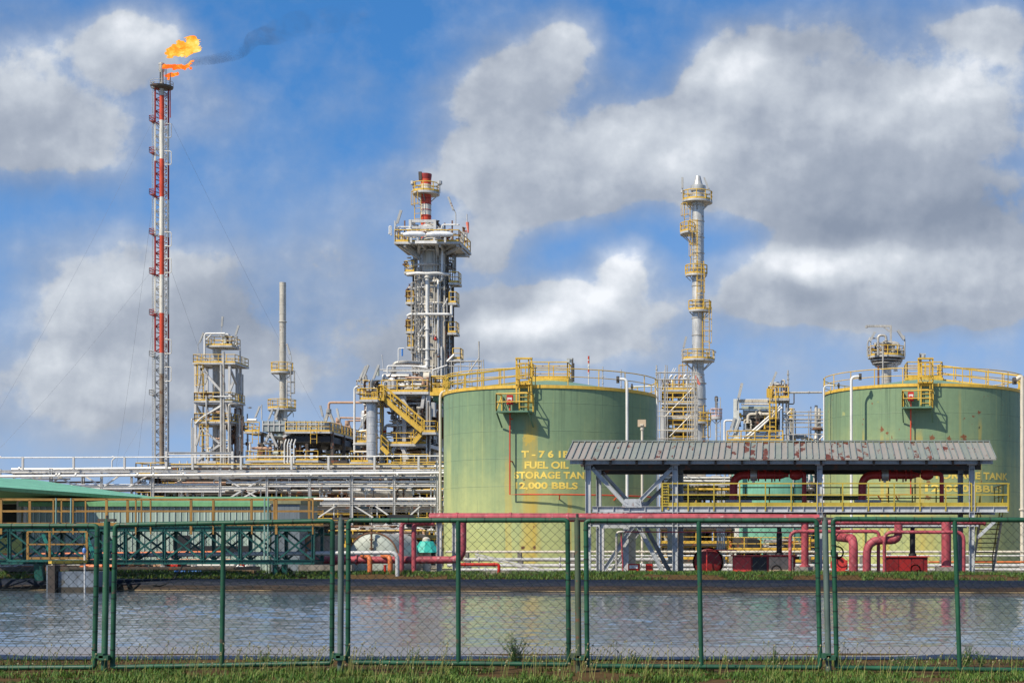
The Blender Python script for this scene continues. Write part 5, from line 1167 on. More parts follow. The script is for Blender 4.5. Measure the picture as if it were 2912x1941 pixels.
# ================================================================ PIPE RACK
def build_rack():
    Yr = lambda sx: 119-5.*sx/1260.
    def P(sx, sy, dy=0.): Y = Yr(sx); return V(((sx-PX)*Y/FP, Y+dy, EH+(HY-sy)*Y/FP))
    t = thing('pipe_rack', 'long pale grey steel pipe rack carrying level pipes above the green shed', 'pipe rack', (P(640, 1570).x, 116, G))
    kx = 116/FP
    cols = [-60, 0, 145, 289, 434, 626, 759, 880, 1000, 1121, 1243]
    tops = {145: 1331, 289: 1340, 434: 1328, 626: 1326, 759: 1326, 1243: 1308}
    for sx in cols:
        for dy in (0, 5.5):
            if dy and sx in (626, 880): continue
            w_ = .20 if sx in (145, 434, 1000) else .15
            top = P(sx, tops.get(sx, 1333), dy); q = MB(); q.ibeam((top.x, top.y, G), top, w_, w_, .02, flip=True); q.build('column', M['steel'], t, smooth=False)
    for sx in (476, 664):                                    # two stub columns above the top tier
        q = MB(); q.bar(P(sx, 1332, -.2), P(sx, 1283, -.2), .16); q.build('column', M['steel'], t, smooth=False)
    q = MB(); q.ibeam(P(480, 1289, -.2), P(660, 1289, -.2), .2, .2); q.build('beam', M['steel'], t, smooth=False)
    for sy, x0, x1, h in ((1339, -60, 1243, .16), (1356, 434, 1243, .16), (1386, 200, 759, .2), (1380, 759, 1243, .17), (1395, 434, 640, .2), (1430, 759, 1243, .16), (1324, 434, 1235, .2), (1361, 60, 200, .14)):
        for dy in (0, 5.5):
            q = MB(); q.ibeam(P(x0, sy, dy), P(x1, sy, dy), .14, h); q.build('beam', M['steel' if dy == 0 else 'dark'], t, smooth=False)  # rear beams coloured dark so the depth of the rack reads shaded
    for sx in cols[1:]:
        q = MB()
        for sy in (1339, 1380 if sx > 700 else 1386): q.bar(P(sx, sy, 0), P(sx, sy, 5.5), .15, .2)
        if sx > 700: q.bar(P(sx, 1430, 0), P(sx, 1430, 5.5), .15, .2)
        q.build('cross_beam', M['steel'], t, smooth=False)
    for a, b in (((108, 1360), (140, 1337)), ((150, 1370), (182, 1345)), ((145, 1340), (205, 1378)), ((290, 1385), (345, 1346)), ((225, 1343), (290, 1384)), ((365, 1383), (432, 1344)), ((626, 1430), (759, 1352)), ((626, 1350), (759, 1432)), ((690, 1414), (759, 1378)), ((1000, 1433), (1060, 1470)), ((1060, 1433), (1105, 1465)), ((1160, 1470), (1200, 1433)), ((905, 1470), (960, 1433))):
        q = MB(); q.bar(P(*a, .1), P(*b, .1), .10); q.build('brace', M['steel'], t, smooth=False)
    runs = [(-60, 1265, 1302, 1297, 1.8, 'white', -.5), (25, 480, 1333, 1330, 4.6, 'alu', .5), (470, 1265, 1325, 1324, 3.5, 'alu', .6), (490, 1240, 1319.5, 1319.5, 1.6, 'yellow', -.3),
            (-60, 1280, 1355, 1344, 4.0, 'white', -.35), (0, 440, 1341, 1339, 2.0, 'galv', 1.5), (440, 1265, 1336, 1333, 2.2, 'white', 1.4), (460, 1265, 1350, 1349, 2.0, 'alud', 2.2), (520, 760, 1341, 1340, 2.4, 'tan', 3.0),
            (190, 620, 1379, 1376, 3.6, 'white', .4), (230, 640, 1382, 1381, 2.6, 'alud', 1.6), (640, 1245, 1371, 1369, 3.4, 'white', .3), (640, 1245, 1375, 1375, 2.4, 'alud', 1.5), (600, 1245, 1391, 1390, 2.2, 'galv', 2.4), (150, 600, 1372, 1371, 1.8, 'brown', 3.2),
            (855, 1245, 1419, 1418, 4.4, 'white', .2), (900, 1265, 1424, 1424, 2.4, 'galv', 1.6), (780, 1265, 1437, 1437, 1.8, 'galv', .8), (880, 1265, 1446, 1446, 2.0, 'alud', 2.0), (880, 1265, 1453, 1453, 2.0, 'alud', 1.0), (880, 1265, 1461, 1461, 1.6, 'yellow', 2.4), (760, 1000, 1401, 1399, 2.0, 'brown', 3.4), (880, 1265, 1362, 1361, 1.8, 'galv', 3.6), (434, 900, 1364, 1363, 2.0, 'tan', 4.4), (640, 1245, 1408, 1408, 2.2, 'brown', 4.4)]  # deeper pipes mostly take duller colours for the same dark depth
    for (x0, x1, ya, yb, r, mt, dy) in runs:
        q = MB(); n = 6
        pts = [P(x0+(x1-x0)*i/n, ya+(yb-ya)*i/n, dy) for i in range(n+1)]
        q.sweep(pts, r*kx, 10)
        R = random.Random(int(x0+ya*7))
        for j in range(max(1, int((x1-x0)/160))):
            c = P(x0+(x1-x0)*R.random(), ya+(yb-ya)*.5, dy); q.tube(c-V((.06, 0, 0)), c+V((.06, 0, 0)), r*kx*1.35, 10)
        q.build('pipe', M[mt], t)
    for sx in (74, 218, 362, 555, 692, 835, 940, 1070, 1195):
        q = MB(); q.bar(P(sx, 1299, -.5), P(sx, 1335 if sx > 100 else 1337, -.5), .14); q.build('pipe_stand', M['steel'], t, smooth=False)
    for i, (sx, y0, y1, dx) in enumerate([(304, 1342, 1306, 10), (520, 1330, 1308, 0), (498, 1330, 1308, 0), (578, 1330, 1309, 0), (1218, 1470, 1330, 0), (1228, 1470, 1330, 0), (1238, 1475, 1345, 0), (1262, 1475, 1330, 0), (1255, 1475, 1380, 0), (730, 1410, 1322, 0), (775, 1412, 1330, 0), (1035, 1405, 1390, 0), (1168, 1405, 1390, 0), (1064, 1470, 1432, 0), (940, 1470, 1432, 0), (1182, 1470, 1432, 0)]):
        pts = [P(sx, y0, .9), P(sx, y1, .9)]
        if dx: pts.append(P(sx+dx, y1-8, .9))
        pipe(t, pts, 1.9*kx, 'white', 'riser')
    Rr = random.Random(77)                                  # hangers, drips and control lines on the front face
    for i in range(64):
        sx = Rr.uniform(400, 1255); lo = Rr.choice(((1362, 1385), (1386, 1426), (1396, 1428), (1350, 1372), (1432, 1472)) if sx > 700 else ((1388, 1424), (1396, 1424), (1390, 1420), (1362, 1386)))
        a_ = lo[0]+Rr.uniform(-3, 6); b_ = lo[1]-Rr.uniform(0, 14); dy = Rr.uniform(.1, 2.5); r_ = Rr.uniform(.8, 2.1)*kx; mt = Rr.choice(('white', 'white', 'alu', 'cream', 'galv', 'brown', 'dark'))
        pts = [P(sx, b_, dy), P(sx, a_, dy)]
        if Rr.random() < .45: pts.append(P(sx+Rr.choice((-1, 1))*Rr.uniform(5, 20), a_, dy))
        q = MB(); q.pipe(pts, r_, 7, seg=3)
        if Rr.random() < .5: valve(q, P(sx, (a_+b_)/2, dy), r_*1.5)
        q.build('riser', M[mt], t)
    f = F(118)                                              # long pale exchanger on the lower tier
    q = MB(); q.hdrum(f.p(992, 1399), f.p(1170, 1399), 12.5*f.k, 24, .25)
    for sx in (1012, 1045, 1080, 1105, 1140): q.tube(f.p(sx-1, 1399), f.p(sx+1, 1399), 13.5*f.k, 24)
    q.build('exchanger', M['alu'], t)
    q = MB(); q.sweep([f.p(1098, 1384, -.5), f.p(1130, 1392, -.5), f.p(1180, 1392, -.5), f.p(1262, 1390, -.5)], .06, 8); q.build('yellow_hose', M['yellow'], t)
build_rack()
# ================================================================ PROCESS UNITS BEHIND THE RACK AND SHELTER
def unit(label, x0, x1, yt, yb, Y, depth, seed, levels, n=26, fm='dark', rails=(0,), vessels=3, mats=None, r=(.05, .13), cat='process unit', name='process_unit', boxes=16):
    f = F(Y); X0, X1 = f.x(x0), f.x(x1); t = thing(name, label, cat, ((X0+X1)/2, Y+depth/2, G), 'process units')
    zs = [G]+[f.z(q) for q in levels]
    frame(t, [X0, (X0+X1)/2, X1] if X1-X0 > 5 else [X0, X1], [Y, Y+depth], zs, .2, fm)
    for i, q in enumerate(levels):
        rect_platform(t, X0-.2, X1+.2, Y-.3, Y+depth, f.z(q)+.02, 'flr' if i in rails else '', .045, 'dark', 'yellow', .2, .22, 1.05, 1.4, 'deck')
    clutter(t, X0, X1, Y-.15, Y+depth, f.z(yb), f.z(yt), n, seed, r, mats or ('alu', 'alud', 'galv', 'white', 'brown', 'tan', 'brown', 'dark', 'dark'), vessels)
    R = random.Random(seed+50); bl = MB()
    for i in range(boxes):                                       # filler blocks added deep inside, mostly dark, to darken the gaps
        w_ = R.uniform(.5, 2.2); x = R.uniform(X0, X1-w_); z0 = f.z(R.choice(levels+[yb]))+.03; y = Y+depth*R.uniform(.35, .85)
        bl = MB(); bl.box(x, x+w_, y, y+R.uniform(.4, 1), z0, z0+R.uniform(.5, 1.5)); bl.build('filler_block', M[R.choice(('brown', 'dark', 'dark', 'alud', 'black'))], t, smooth=False)
    return t
unit('crowded brown and silver pump deck behind the rack next to the flare foot', 395, 470, 1345, 1425, 133, 5, 21, [1418, 1385, 1352], 20, rails=(0, 2))
unit('pipe manifold with many white risers behind the rack above the shed roof', 470, 565, 1342, 1428, 131, 5, 22, [1424, 1392, 1360], 30, rails=(1,))
unit('dark manifold with short white risers beside the crossed rack braces', 565, 665, 1345, 1428, 133, 6, 23, [1426, 1395, 1358], 30, rails=(), fm='dark')
unit('shadowed machinery deck behind the crossed rack braces', 665, 765, 1342, 1430, 134, 6, 24, [1428, 1395, 1360], 26, rails=(2,), fm='brown')
unit('machinery deck with grey exchangers behind the container cabin', 765, 885, 1335, 1480, 132, 6, 25, [1470, 1435, 1395, 1355], 34, rails=(1, 3))
unit('piping module with yellow lower rails behind the tall white rack column', 885, 1000, 1335, 1490, 131, 6, 26, [1480, 1440, 1395, 1352], 36, rails=(0, 1))
unit('piping module above the half buried drum with small orange rails', 1000, 1120, 1340, 1500, 133, 6, 27, [1500, 1450, 1405, 1360], 36, rails=(0, 2))
unit('piping module squeezed against the lit edge of the lettered tank', 1120, 1262, 1335, 1500, 132, 7, 28, [1490, 1440, 1395, 1350], 36, rails=(0, 1, 3))
unit('low pump row behind the drum at the lettered tank foot', 945, 1205, 1490, 1560, 100, 5, 29, [1556, 1520], 40, rails=(0,), vessels=5)
unit('pump row seen beneath the jetty truss', 330, 660, 1592, 1622, 69.5, 3, 30, [1612], 34, rails=(), vessels=2, boxes=0, mats=('white', 'orange', 'tan', 'alu', 'red', 'galv'))
unit('pump row seen under the jetty beside the pier', -40, 330, 1592, 1622, 69.5, 3, 34, [1612], 34, rails=(), vessels=2, boxes=0, mats=('white', 'cream', 'alu', 'galv', 'orange'))
unit('white and yellow piping module seen between shelter columns', 1885, 2075, 1335, 1600, 132, 7, 31, [1590, 1545, 1500, 1450, 1400, 1355], 60, rails=(0, 1, 3), mats=('white', 'white', 'cream', 'alu', 'galv', 'yellow', 'brown'), vessels=5)
unit('narrow piping module beside the lit edge of the rusty tank', 2292, 2346, 1335, 1600, 136, 6, 32, [1590, 1540, 1490, 1440, 1390], 34, rails=(0, 1), mats=('white', 'cream', 'alu', 'galv', 'brown'))
unit('low piping with yellow rails in front of the sea green tank', 2075, 2300, 1530, 1605, 128, 4, 33, [1598, 1565], 30, rails=(0, 1), mats=('white', 'orange', 'alu', 'galv', 'yellow'))
f = F(122)
for i, (sy, r, mt) in enumerate([(1342, 4, 'white'), (1358, 3, 'white'), (1367, 3.2, 'white'), (1378, 3, 'alu'), (1391, 4, 'yellow')]):
    t = thing('process_pipe', ['white pipe just under the shelter roof between the columns', 'white pipe second below the shelter roof between the columns', 'white pipe lying just above the grey one between the columns', 'grey clad pipe above the yellow one between the columns', 'yellow pipe running level behind the shelter rail'][i], 'pipe', f.p(1890, sy), 'level pipes behind the shelter')
    pipe(t, [f.p(1888, sy), f.p(2076, sy)], r*f.k, mt, 'pipe_run', [(f.p(1930+i*18, sy), (1, 0, 0))])
    q = MB(); [q.bar((f.x(s), 122, G), f.p(s, sy+4), .1) for s in (1900+i*4, 2060-i*5)]; q.build('stand', M['galv'], t, smooth=False)

for x0, x1, yt, Y, lb in ((430, 770, 1384, 141, 'long dark machine hall behind the risers above the shed'), (770, 1262, 1352, 143, 'tall brown machine hall behind the rack next to the lettered tank')):  # dark blocks added so the gaps of the rack look dark
    f = F(Y); t = thing('dark_backdrop', lb, 'building', (f.x((x0+x1)/2), Y+4, G), 'dark machine halls')
    q = MB(); q.box(f.x(x0), f.x(x1), Y, Y+8, G, f.z(yt)); q.build('wall', M['backdrop'], t, smooth=False)
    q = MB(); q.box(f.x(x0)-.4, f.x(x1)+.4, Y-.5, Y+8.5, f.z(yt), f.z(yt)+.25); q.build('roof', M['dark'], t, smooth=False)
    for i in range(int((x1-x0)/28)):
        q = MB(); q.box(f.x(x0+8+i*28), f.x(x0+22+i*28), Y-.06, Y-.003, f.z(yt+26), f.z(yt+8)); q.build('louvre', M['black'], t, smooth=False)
    q = MB(); [q.bar((f.x(s), Y-.1, G), (f.x(s), Y-.1, f.z(yt)), .25) for s in range(x0+4, x1, 56)]; q.build('column', M['brown'], t, smooth=False)
# ================================================================ FLARE STACK
def banded(mb_fn, name, par, bands):
    """one child mesh per paint band"""
    for (y0, y1, mt) in bands:
        q = MB(); mb_fn(q, y0, y1); q.build(name, M[mt], par)
def build_flare():
    Y = 300; f = F(Y); k = f.k; t = thing('flare_stack', 'tall red and white flare stack with a lattice mast and a burning tip', 'flare stack', (f.x(458), Y, G))
    cx = f.x(460); cy = Y
    B = [(272, 342, 'sred'), (342, 452, 'swhite'), (452, 560, 'sred'), (560, 670, 'swhite'), (670, 781, 'sred'), (781, 890, 'swhite'), (890, 1003, 'sred'), (1003, 1062, 'lgrey'), (1062, 1330, 'rustriser'), (235, 272, 'alud')]
    banded(lambda q, a, b: q.tube((cx, cy, f.z(b)), (cx, cy, f.z(a)), 6.3*k, 16), 'riser', t, B)
    q = MB(); q.lathe(cx, cy, [(5.2*k, f.z(240)), (5.2*k, f.z(206)), (8*k, f.z(202)), (8*k, f.z(184)), (7*k, f.z(180)), (6*k, f.z(180)), (6*k, f.z(190))], 16)
    q.lathe(cx, cy, [(8.6*k, f.z(186)), (8.6*k, f.z(181))], 16); q.build('flare_tip', M['alud'], t)
    q = MB(); q.tube(f.p(472, 250), f.p(472, 190), 1.2*k, 6); q.tube(f.p(455, 250, -.4), f.p(455, 205, -.4), 1.0*k, 6); q.tube(f.p(484, 320), f.p(484, 208), 1.5*k, 6); q.build('pilot_line', M['dark'], t)
    q = MB(); q.tube(f.p(484, 335), f.p(484, 258), 1.6*k, 8); q.build('igniter_pipe', M['lred'], t)
    # triangular lattice mast beside and behind the riser
    la, lb_, lc = V((f.x(445), Y-.6)), V((f.x(452), Y+1.5)), V((f.x(473), Y+1.2)); legs = [la, V((f.x(452), Y+1.7)), V((f.x(474), Y+.9))]
    bands = [(250, 352, 'lred'), (352, 460, 'swhite'), (460, 565, 'lred'), (565, 672, 'swhite'), (672, 785, 'lred'), (785, 892, 'swhite'), (892, 1000, 'lred'), (1000, 1330, 'lgrey')]
    for (y0, y1, mt) in bands:
        q = MB(); z0, z1 = f.z(y1), f.z(y0)
        for l in legs: q.tube((l.x, l.y, z0), (l.x, l.y, z1), 2.2*k, 8)
        n = max(2, round((y1-y0)/17)); L3 = [legs[0], legs[1], legs[2]]
        for i in range(n):
            a = z0+(z1-z0)*i/n; b = z0+(z1-z0)*(i+1)/n
            for u, v in ((0, 1), (1, 2), (0, 2)):
                q.tube((L3[u].x, L3[u].y, a), (L3[v].x, L3[v].y, a), .9*k, 5)
                if i % 2: u, v = v, u
                q.tube((L3[u].x, L3[u].y, a), (L3[v].x, L3[v].y, b), 1.0*k, 5)
        q.build('lattice_mast', M[mt], t)
    # utility lines and ladder on the outer sides
    q = MB()
    for sx, dy in ((438, 0), (433, .7)): q.tube(f.p(sx, 1320, dy), f.p(sx, 255, dy), .9*k, 6)
    for i in range(150): yy = 1318-i*7.1; q.tube(f.p(433, yy, .7), f.p(438, yy, 0), .5*k, 4)
    q.build('ladder', M['lgrey'], t)
    q = MB()
    for sx in (469, 476): q.tube(f.p(sx, 1320, -.3), f.p(sx, 262, -.3), 1.0*k, 6)
    for i in range(72): yy = 1312-i*14.6; q.tube(f.p(469, yy, -.3), f.p(476, yy, -.3), .6*k, 4)
    q.build('service_line', M['lgrey'], t)
    for i, (a, b) in enumerate([(352, 391), (430, 468), (660, 700), (735, 775), (965, 1005), (1043, 1083)]):
        q = MB(); q.pipe([f.p(468, a, -.4), f.p(487, a, -.4), f.p(487, b, -.4), f.p(468, b, -.4)], 1.25*k, 8, bend=4*k); q.build('expansion_loop', M['swhite' if i else 'lgrey'], t)
    q = MB(); z = f.z(247); q.lathe(cx, cy, [(3*k, z-6*k), (30*k, z-4*k), (32*k, z+1*k), (3*k, z+1*k)], 12); top = q.build('top_platform', M['dark'], t, smooth=False)
    q = MB(); ring_rail(q, cx, cy, z, 31*k, 0, 2*pi, 13*k, .8*k, 2.2, 0); q.build('railing', M['lgrey'], top)
    q = MB(); q.tube(f.p(436, 250, -1), f.p(436, 238, -1), 5*k, 10); q.tube(f.p(436, 238, -1), f.p(436, 232, -1), 3*k, 8); q.build('beacon', M['galv'], top)
    for i, (yy, mt) in enumerate([(347, 'lred'), (437, 'lred'), (555, 'lred'), (667, 'lred'), (779, 'lred'), (896, 'lred'), (1013, 'lgrey'), (1123, 'lgrey')]):
        q = MB(); zz = f.z(yy); q.box(f.x(431), f.x(444), Y-1.1, Y+1.3, zz-.1, zz); rail(q, [(f.x(431), Y+1.3, zz), (f.x(431), Y-1.1, zz), (f.x(444), Y-1.1, zz)], .95, .06, .8, 0); q.build('rest_platform', M[mt], t)
    R = random.Random(4)
    for i, (a, b, g) in enumerate([((430, 352), (-260, 1640), -60), ((447, 470), (285, 1640), 90), ((430, 772), (-330, 1640), -40), ((432, 1150), (60, 1440), -20), ((488, 350), (1130, 1640), 160), ((447, 780), (350, 1640), 60), ((488, 772), (800, 1640), 120)]):
        p0 = f.p(*a); fg = F(Y+g); p1 = V((fg.x(b[0]), Y+g, G)); q = MB()
        pts = [p0.lerp(p1, s/12)-V((0, 0, 5.*sin(pi*s/12)*(.5+.5*(i % 2)))) for s in range(13)]; q.sweep(pts, .017, 4, caps=False); q.build('guy_wire', M['guy'], t)
M['guy'] = paint('guy_wire', (.25, .27, .31), .6, .1, .1)
M['rustriser'] = paint('rusting_riser', (.24, .19, .14), .7, 0, .3, .3, .3, rustc=(.15, .07, .035))
build_flare()
# flames: solid ragged bodies of burning gas blown to one side
def flame(label, pts, Y, mat, seed, amp, par_label=None):
    f = F(Y); mb = MB(); c = f.p(pts[0][0], pts[0][1])
    bm = bmesh.new()
    for (sx, sy, r, sxs) in pts:
        r *= .86
        q = f.p(sx, sy, (random.Random(seed+sx).random()-.5)*r*f.k*.8); m4 = Matrix.Translation(q) @ Matrix.Diagonal((sxs, 1., 1., 1.))
        bmesh.ops.create_icosphere(bm, subdivisions=4, radius=r*f.k, matrix=m4)
    for v in bm.verts:
        p = v.co*(1/(f.k*9)); d = noise.fractal(p*1.5+V((seed, 0, 0)), .55, 2.2, 5)
        e = V((noise.noise(p*1.1+V((3, seed, 0))), 0, noise.noise(p*1.1+V((0, seed, 9)))))
        v.co += (V((1.2, .6, .55))*d*amp*1.5+e*amp*1.5)*f.k
    me = bpy.data.meshes.new('flame'); bm.to_mesh(me); bm.free()
    o = bpy.data.objects.new('flame', me); COL.objects.link(o)
    r = o.modifiers.new('remesh', 'REMESH'); r.mode = 'VOXEL'; r.voxel_size = .7*f.k
    me.materials.append(mat)
    for p in me.polygons: p.use_smooth = True
    tag(o, label, 'flame', 'flames at the flare tip', 'stuff'); return o
FL1 = flame_mat('bright_flame', [(.30, (1., .17, .012)), (.44, (1., .36, .035)), (.56, (1., .55, .09)), (.70, (1., .78, .30))], 1.05, .42)
FL2 = flame_mat('orange_flame', [(.30, (.75, .08, .015)), (.5, (1., .17, .015)), (.62, (1., .36, .05)), (.75, (1., .62, .16))], 1.1, .5)
flame('large detached yellow flame floating above the flare tip', [(490,150,11,1.3),(486,160,5,1.),(500,140,14,1.2),(515,145,15,1.3),(512,130,11,1.),(530,140,15,1.2),(545,130,15,1.),(548,115,11,1.),(540,108,7,1.),(537,103,4,1.),(556,126,7,1.),(556,140,7,1.4),(562,141,3,1.5),(505,153,8,1.5),(530,152,8,1.5)], 299, FL1, 3, 6.)
flame('flat orange red flame blowing sideways from the flare tip', [(476,188,5.5,1.6),(486,189,6.5,1.8),(498,190,7.5,1.8),(512,190,7.,1.8),(524,192,6,1.5),(534,188,5.5,1.2),(540,180,4.5,1.),(543,175,2.6,1.),(541,194,4.,1.2)], 299.5, FL2, 8, 4.)
flame('small low orange flame behind the igniter line', [(474,216,4.5,1.4),(482,215,7.,1.3),(492,213,6.5,1.4),(500,210,5.,1.3),(507,209,2.6,1.3),(478,224,4.,1.)], 300.5, FL2, 5, 3.5)
def smoke(label, path, Y, mat, seed):
    f = F(Y); mb = MB(); R = random.Random(seed); pts = []; rs = []
    for i in range(len(path)-1):
        for j in range(6):
            u = j/6; a, b = path[i], path[i+1]; pts.append(f.p(a[0]+(b[0]-a[0])*u, a[1]+(b[1]-a[1])*u)); rs.append((a[2]+(b[2]-a[2])*u)*f.k*.8)
    mb.sweep(pts, rs, 14)
    mb.v = [tuple(V(v)+V((noise.noise(V(v)*.16), noise.noise(V(v)*.16+V((5, 0, 0))), noise.noise(V(v)*.16+V((0, 9, 0)))))*1.6) for v in mb.v]
    o = bpy.data.objects.new('tmp', None); c = pts[0]
    mb.v = [(x-c.x, y-c.y, z-c.z) for x, y, z in mb.v]; ob = mb.build('smoke', mat); ob.location = c
    bpy.data.objects.remove(o); tag(ob, label, 'smoke', None, 'stuff'); return ob
smoke('thin dark smoke drifting from the sideways flame into the blue sky', [(530, 190, 8), (552, 186, 14), (580, 183, 17), (605, 175, 20), (640, 160, 22), (680, 146, 26), (725, 118, 34), (790, 92, 42), (880, 66, 48), (980, 45, 50), (1060, 30, 44)], 301, smoke_mat('flare_smoke', .28, (.13, .13, .14), 0., 24., .03, .30), 2)
# ================================================================ TOWERS
def build_frame_tower():
    f = F(225); k = f.k; t = thing('frame_tower', 'squat steel framed tower with a column inside and four yellow railed decks', 'process tower', (f.x(620), 228, G))
    X0, X1, X2 = f.x(556), f.x(653), f.x(686); Y0, Y1 = 225, 229.6; xr = X1+1.6
    zs = [G, f.z(1310), f.z(1201), f.z(1143), f.z(1031)]
    frame(t, [X0, X1], [Y0, Y1], zs, .32, 'steel')
    for a, b in (((565, 1040), (630, 1112)), ((575, 1040), (561, 1115)), ((628, 1153), (562, 1195)), ((563, 1210), (628, 1262)), ((572, 1215), (558, 1265)), ((652, 1115), (664, 1085)), ((640, 1145), (652, 1200)), ((628, 1262), (562, 1308))):
        q = MB(); q.bar(f.p(*a, -.1), f.p(*b, -.1), .30); q.build('brace', M['galv'], t, smooth=False)
    for a_, b_ in (((X1, Y0, f.z(1045)), (X1, Y1, f.z(1110))), ((X1, Y1, f.z(1150)), (X1, Y0, f.z(1200))), ((X0, Y0, f.z(1150)), (X0, Y1, f.z(1200)))): q = MB(); q.bar(a_, b_, .28); q.build('side_brace', M['galv'], t, smooth=False)
    for sy, sd, e in ((1031, 'fblr', .9), (1139, 'flr', .5), (1198, 'flr', .4)):
        rect_platform(t, X0-e*.3, X1+e, Y0-.3, Y1+e, f.z(sy), sd, .05, 'galv', 'yellow', .24, .22, 1.15, 1.3)
    rect_platform(t, X0+3, X1, Y0-.4, Y1, f.z(1318), 'fl', .05, 'galv', 'yellow', .24, .22, 1.15, 1.3)
    vvessel(t, F(227.2).x(617), 227.2, 12*k, G, F(227.2).z(985), 'alud', 'column_shell', 2.5)
    rect_platform(t, *pf(583, 660, 225.4, 229, 981), 'fblr', .05, 'galv', 'yellow', .24, .22, 1.2, 1.2)
    clutter(t, f.x(600), f.x(655), 225.6, 228.6, f.z(978), f.z(944), 12, 61, (.07, .16), ('alud', 'white', 'galv', 'brown'), 2)
    pipe(t, [f.p(582, 1030), f.p(582, 948), f.p(640, 948)], 3*k, 'white', 'portal'); pipe(t, [f.p(586, 966), f.p(602, 950)], 2*k, 'white', 'portal')
    pipe(t, [f.p(664, 984, 2), f.p(683, 985, 2), f.p(683, 1032, 2)], 2.2*k, 'galv', 'pipe')
    for sx, dy, y0, y1, r, mt in ((629, -.4, 1330, 1037, 3.6, 'galv'), (636, -.3, 1330, 1000, 3.2, 'alud'), (587, -.5, 1210, 1125, 2.4, 'galv'), (651, -.6, 1330, 1148, 3.2, 'alud'), (674, 3, 1330, 1040, 4.5, 'galv'), (680, 3.4, 1330, 1060, 3, 'alud'), (641, -.5, 1330, 1207, 1.6, 'alud'), (668, 2, 1330, 1160, 2.2, 'brown'), (578, 1, 1330, 1035, 2.5, 'alud'), (545, 2, 1330, 1190, 2.2, 'galv'), (550, 1.5, 1330, 1215, 2.6, 'alu'), (660, 1, 1330, 1230, 2, 'dark')):
        pts = [f.p(sx, y0, dy), f.p(sx, y1, dy)]
        if sx in (651, 545): pts.append(f.p(sx+(30 if sx == 651 else 8), y1, dy+1.))
        pipe(t, pts, r*k, mt)
    pipe(t, [f.p(605, 1127, -.6), f.p(660, 1127, -.6)], 1.8*k, 'white'); pipe(t, [f.p(555, 1205, -.5), f.p(575, 1185, -.5), f.p(628, 1155, -.5)], 2*k, 'white')
    vvessel(t, F(230.5).x(687), 230.5, 5.5*k, G, F(230.5).z(1064), 'alud', 'vessel', 2, 'flat', 14)
    ladder(t, f.x(571), 224.9, f.z(1139), f.z(1031)+1, .9, True, 0, .05, 'yellow', .6, .6); ladder(t, f.x(584), 224.9, f.z(1310), f.z(1200), .9, True, 0, .05, 'yellow', .6, .6)
    for (x0, x1, y0, y1, s) in ((560, 652, 1135, 1115, 62), (560, 652, 1196, 1170, 63), (565, 655, 1318, 1262, 64), (655, 685, 1310, 1150, 65), (600, 655, 1260, 1205, 66)):
        clutter(t, f.x(x0), f.x(x1), 225.5, 229.2, f.z(y0), f.z(y1), 15, s, (.07, .17), ('alud', 'brown', 'galv', 'tan', 'dark', 'white'), 0)
    for sx, sy, l in ((563, 990, .5), (666, 970, .4), (630, 945, .1), (640, 1100, -.4), (578, 1110, .4)): floodlight(t, f.x(sx), 225, f.z(sy)-.6, 1.1, l)
build_frame_tower()
def build_thin_stack():
    f = F(216); k = f.k; cx = f.x(804); t = thing('thin_stack', 'slender pale concrete coloured stack with two round yellow railed platforms', 'stack', (cx, 216, G))
    vvessel(t, cx, 216, 9*k, f.z(1190), f.z(803), 'pale', 'shell', 27*k, 'open', 24)
    q = MB(); q.lathe(cx, 216, [(15*k, f.z(1330)), (13*k, f.z(1194)), (13*k, f.z(1180)), (9.2*k, f.z(1165))], 20)
    for s in (-1, 1): q.bar((cx+s*13*k, 215.2, f.z(1195)), (cx+s*13*k, 215.2, f.z(1165)), .4)
    q.build('base', M['alud'], t)
    round_platform(t, cx-2*k, 216, f.z(1057), 31*k, 9*k, 0, 2*pi, .055, 'galv', 'yellow', .24, .22, 1.2, 1.2)
    round_platform(t, cx-2*k, 216, f.z(1162), 39*k, 9*k, 0, 2*pi, .055, 'galv', 'yellow', .24, .22, 1.2, 1.3)
    ladder(t, cx+20*k, 215.6, f.z(1162), f.z(1050), .8, True, 1.2, .08, 'alud', .6, .5)
    q = MB(); q.lathe(cx, 216, [(9*k, f.z(917)), (11.5*k, f.z(916)), (11.5*k, f.z(914)), (9*k, f.z(913))], 24); q.build('collar', M['pale'], t)
    floodlight(t, cx+28*k, 215.5, f.z(1040), 1.2, -.4); floodlight(t, cx+30*k, 216, f.z(1185), .4, -.3)
M['pale'] = paint('pale_stack_shell', (.50, .47, .40), .55, .1, .12, .4, .06, grime=.35)
build_thin_stack()
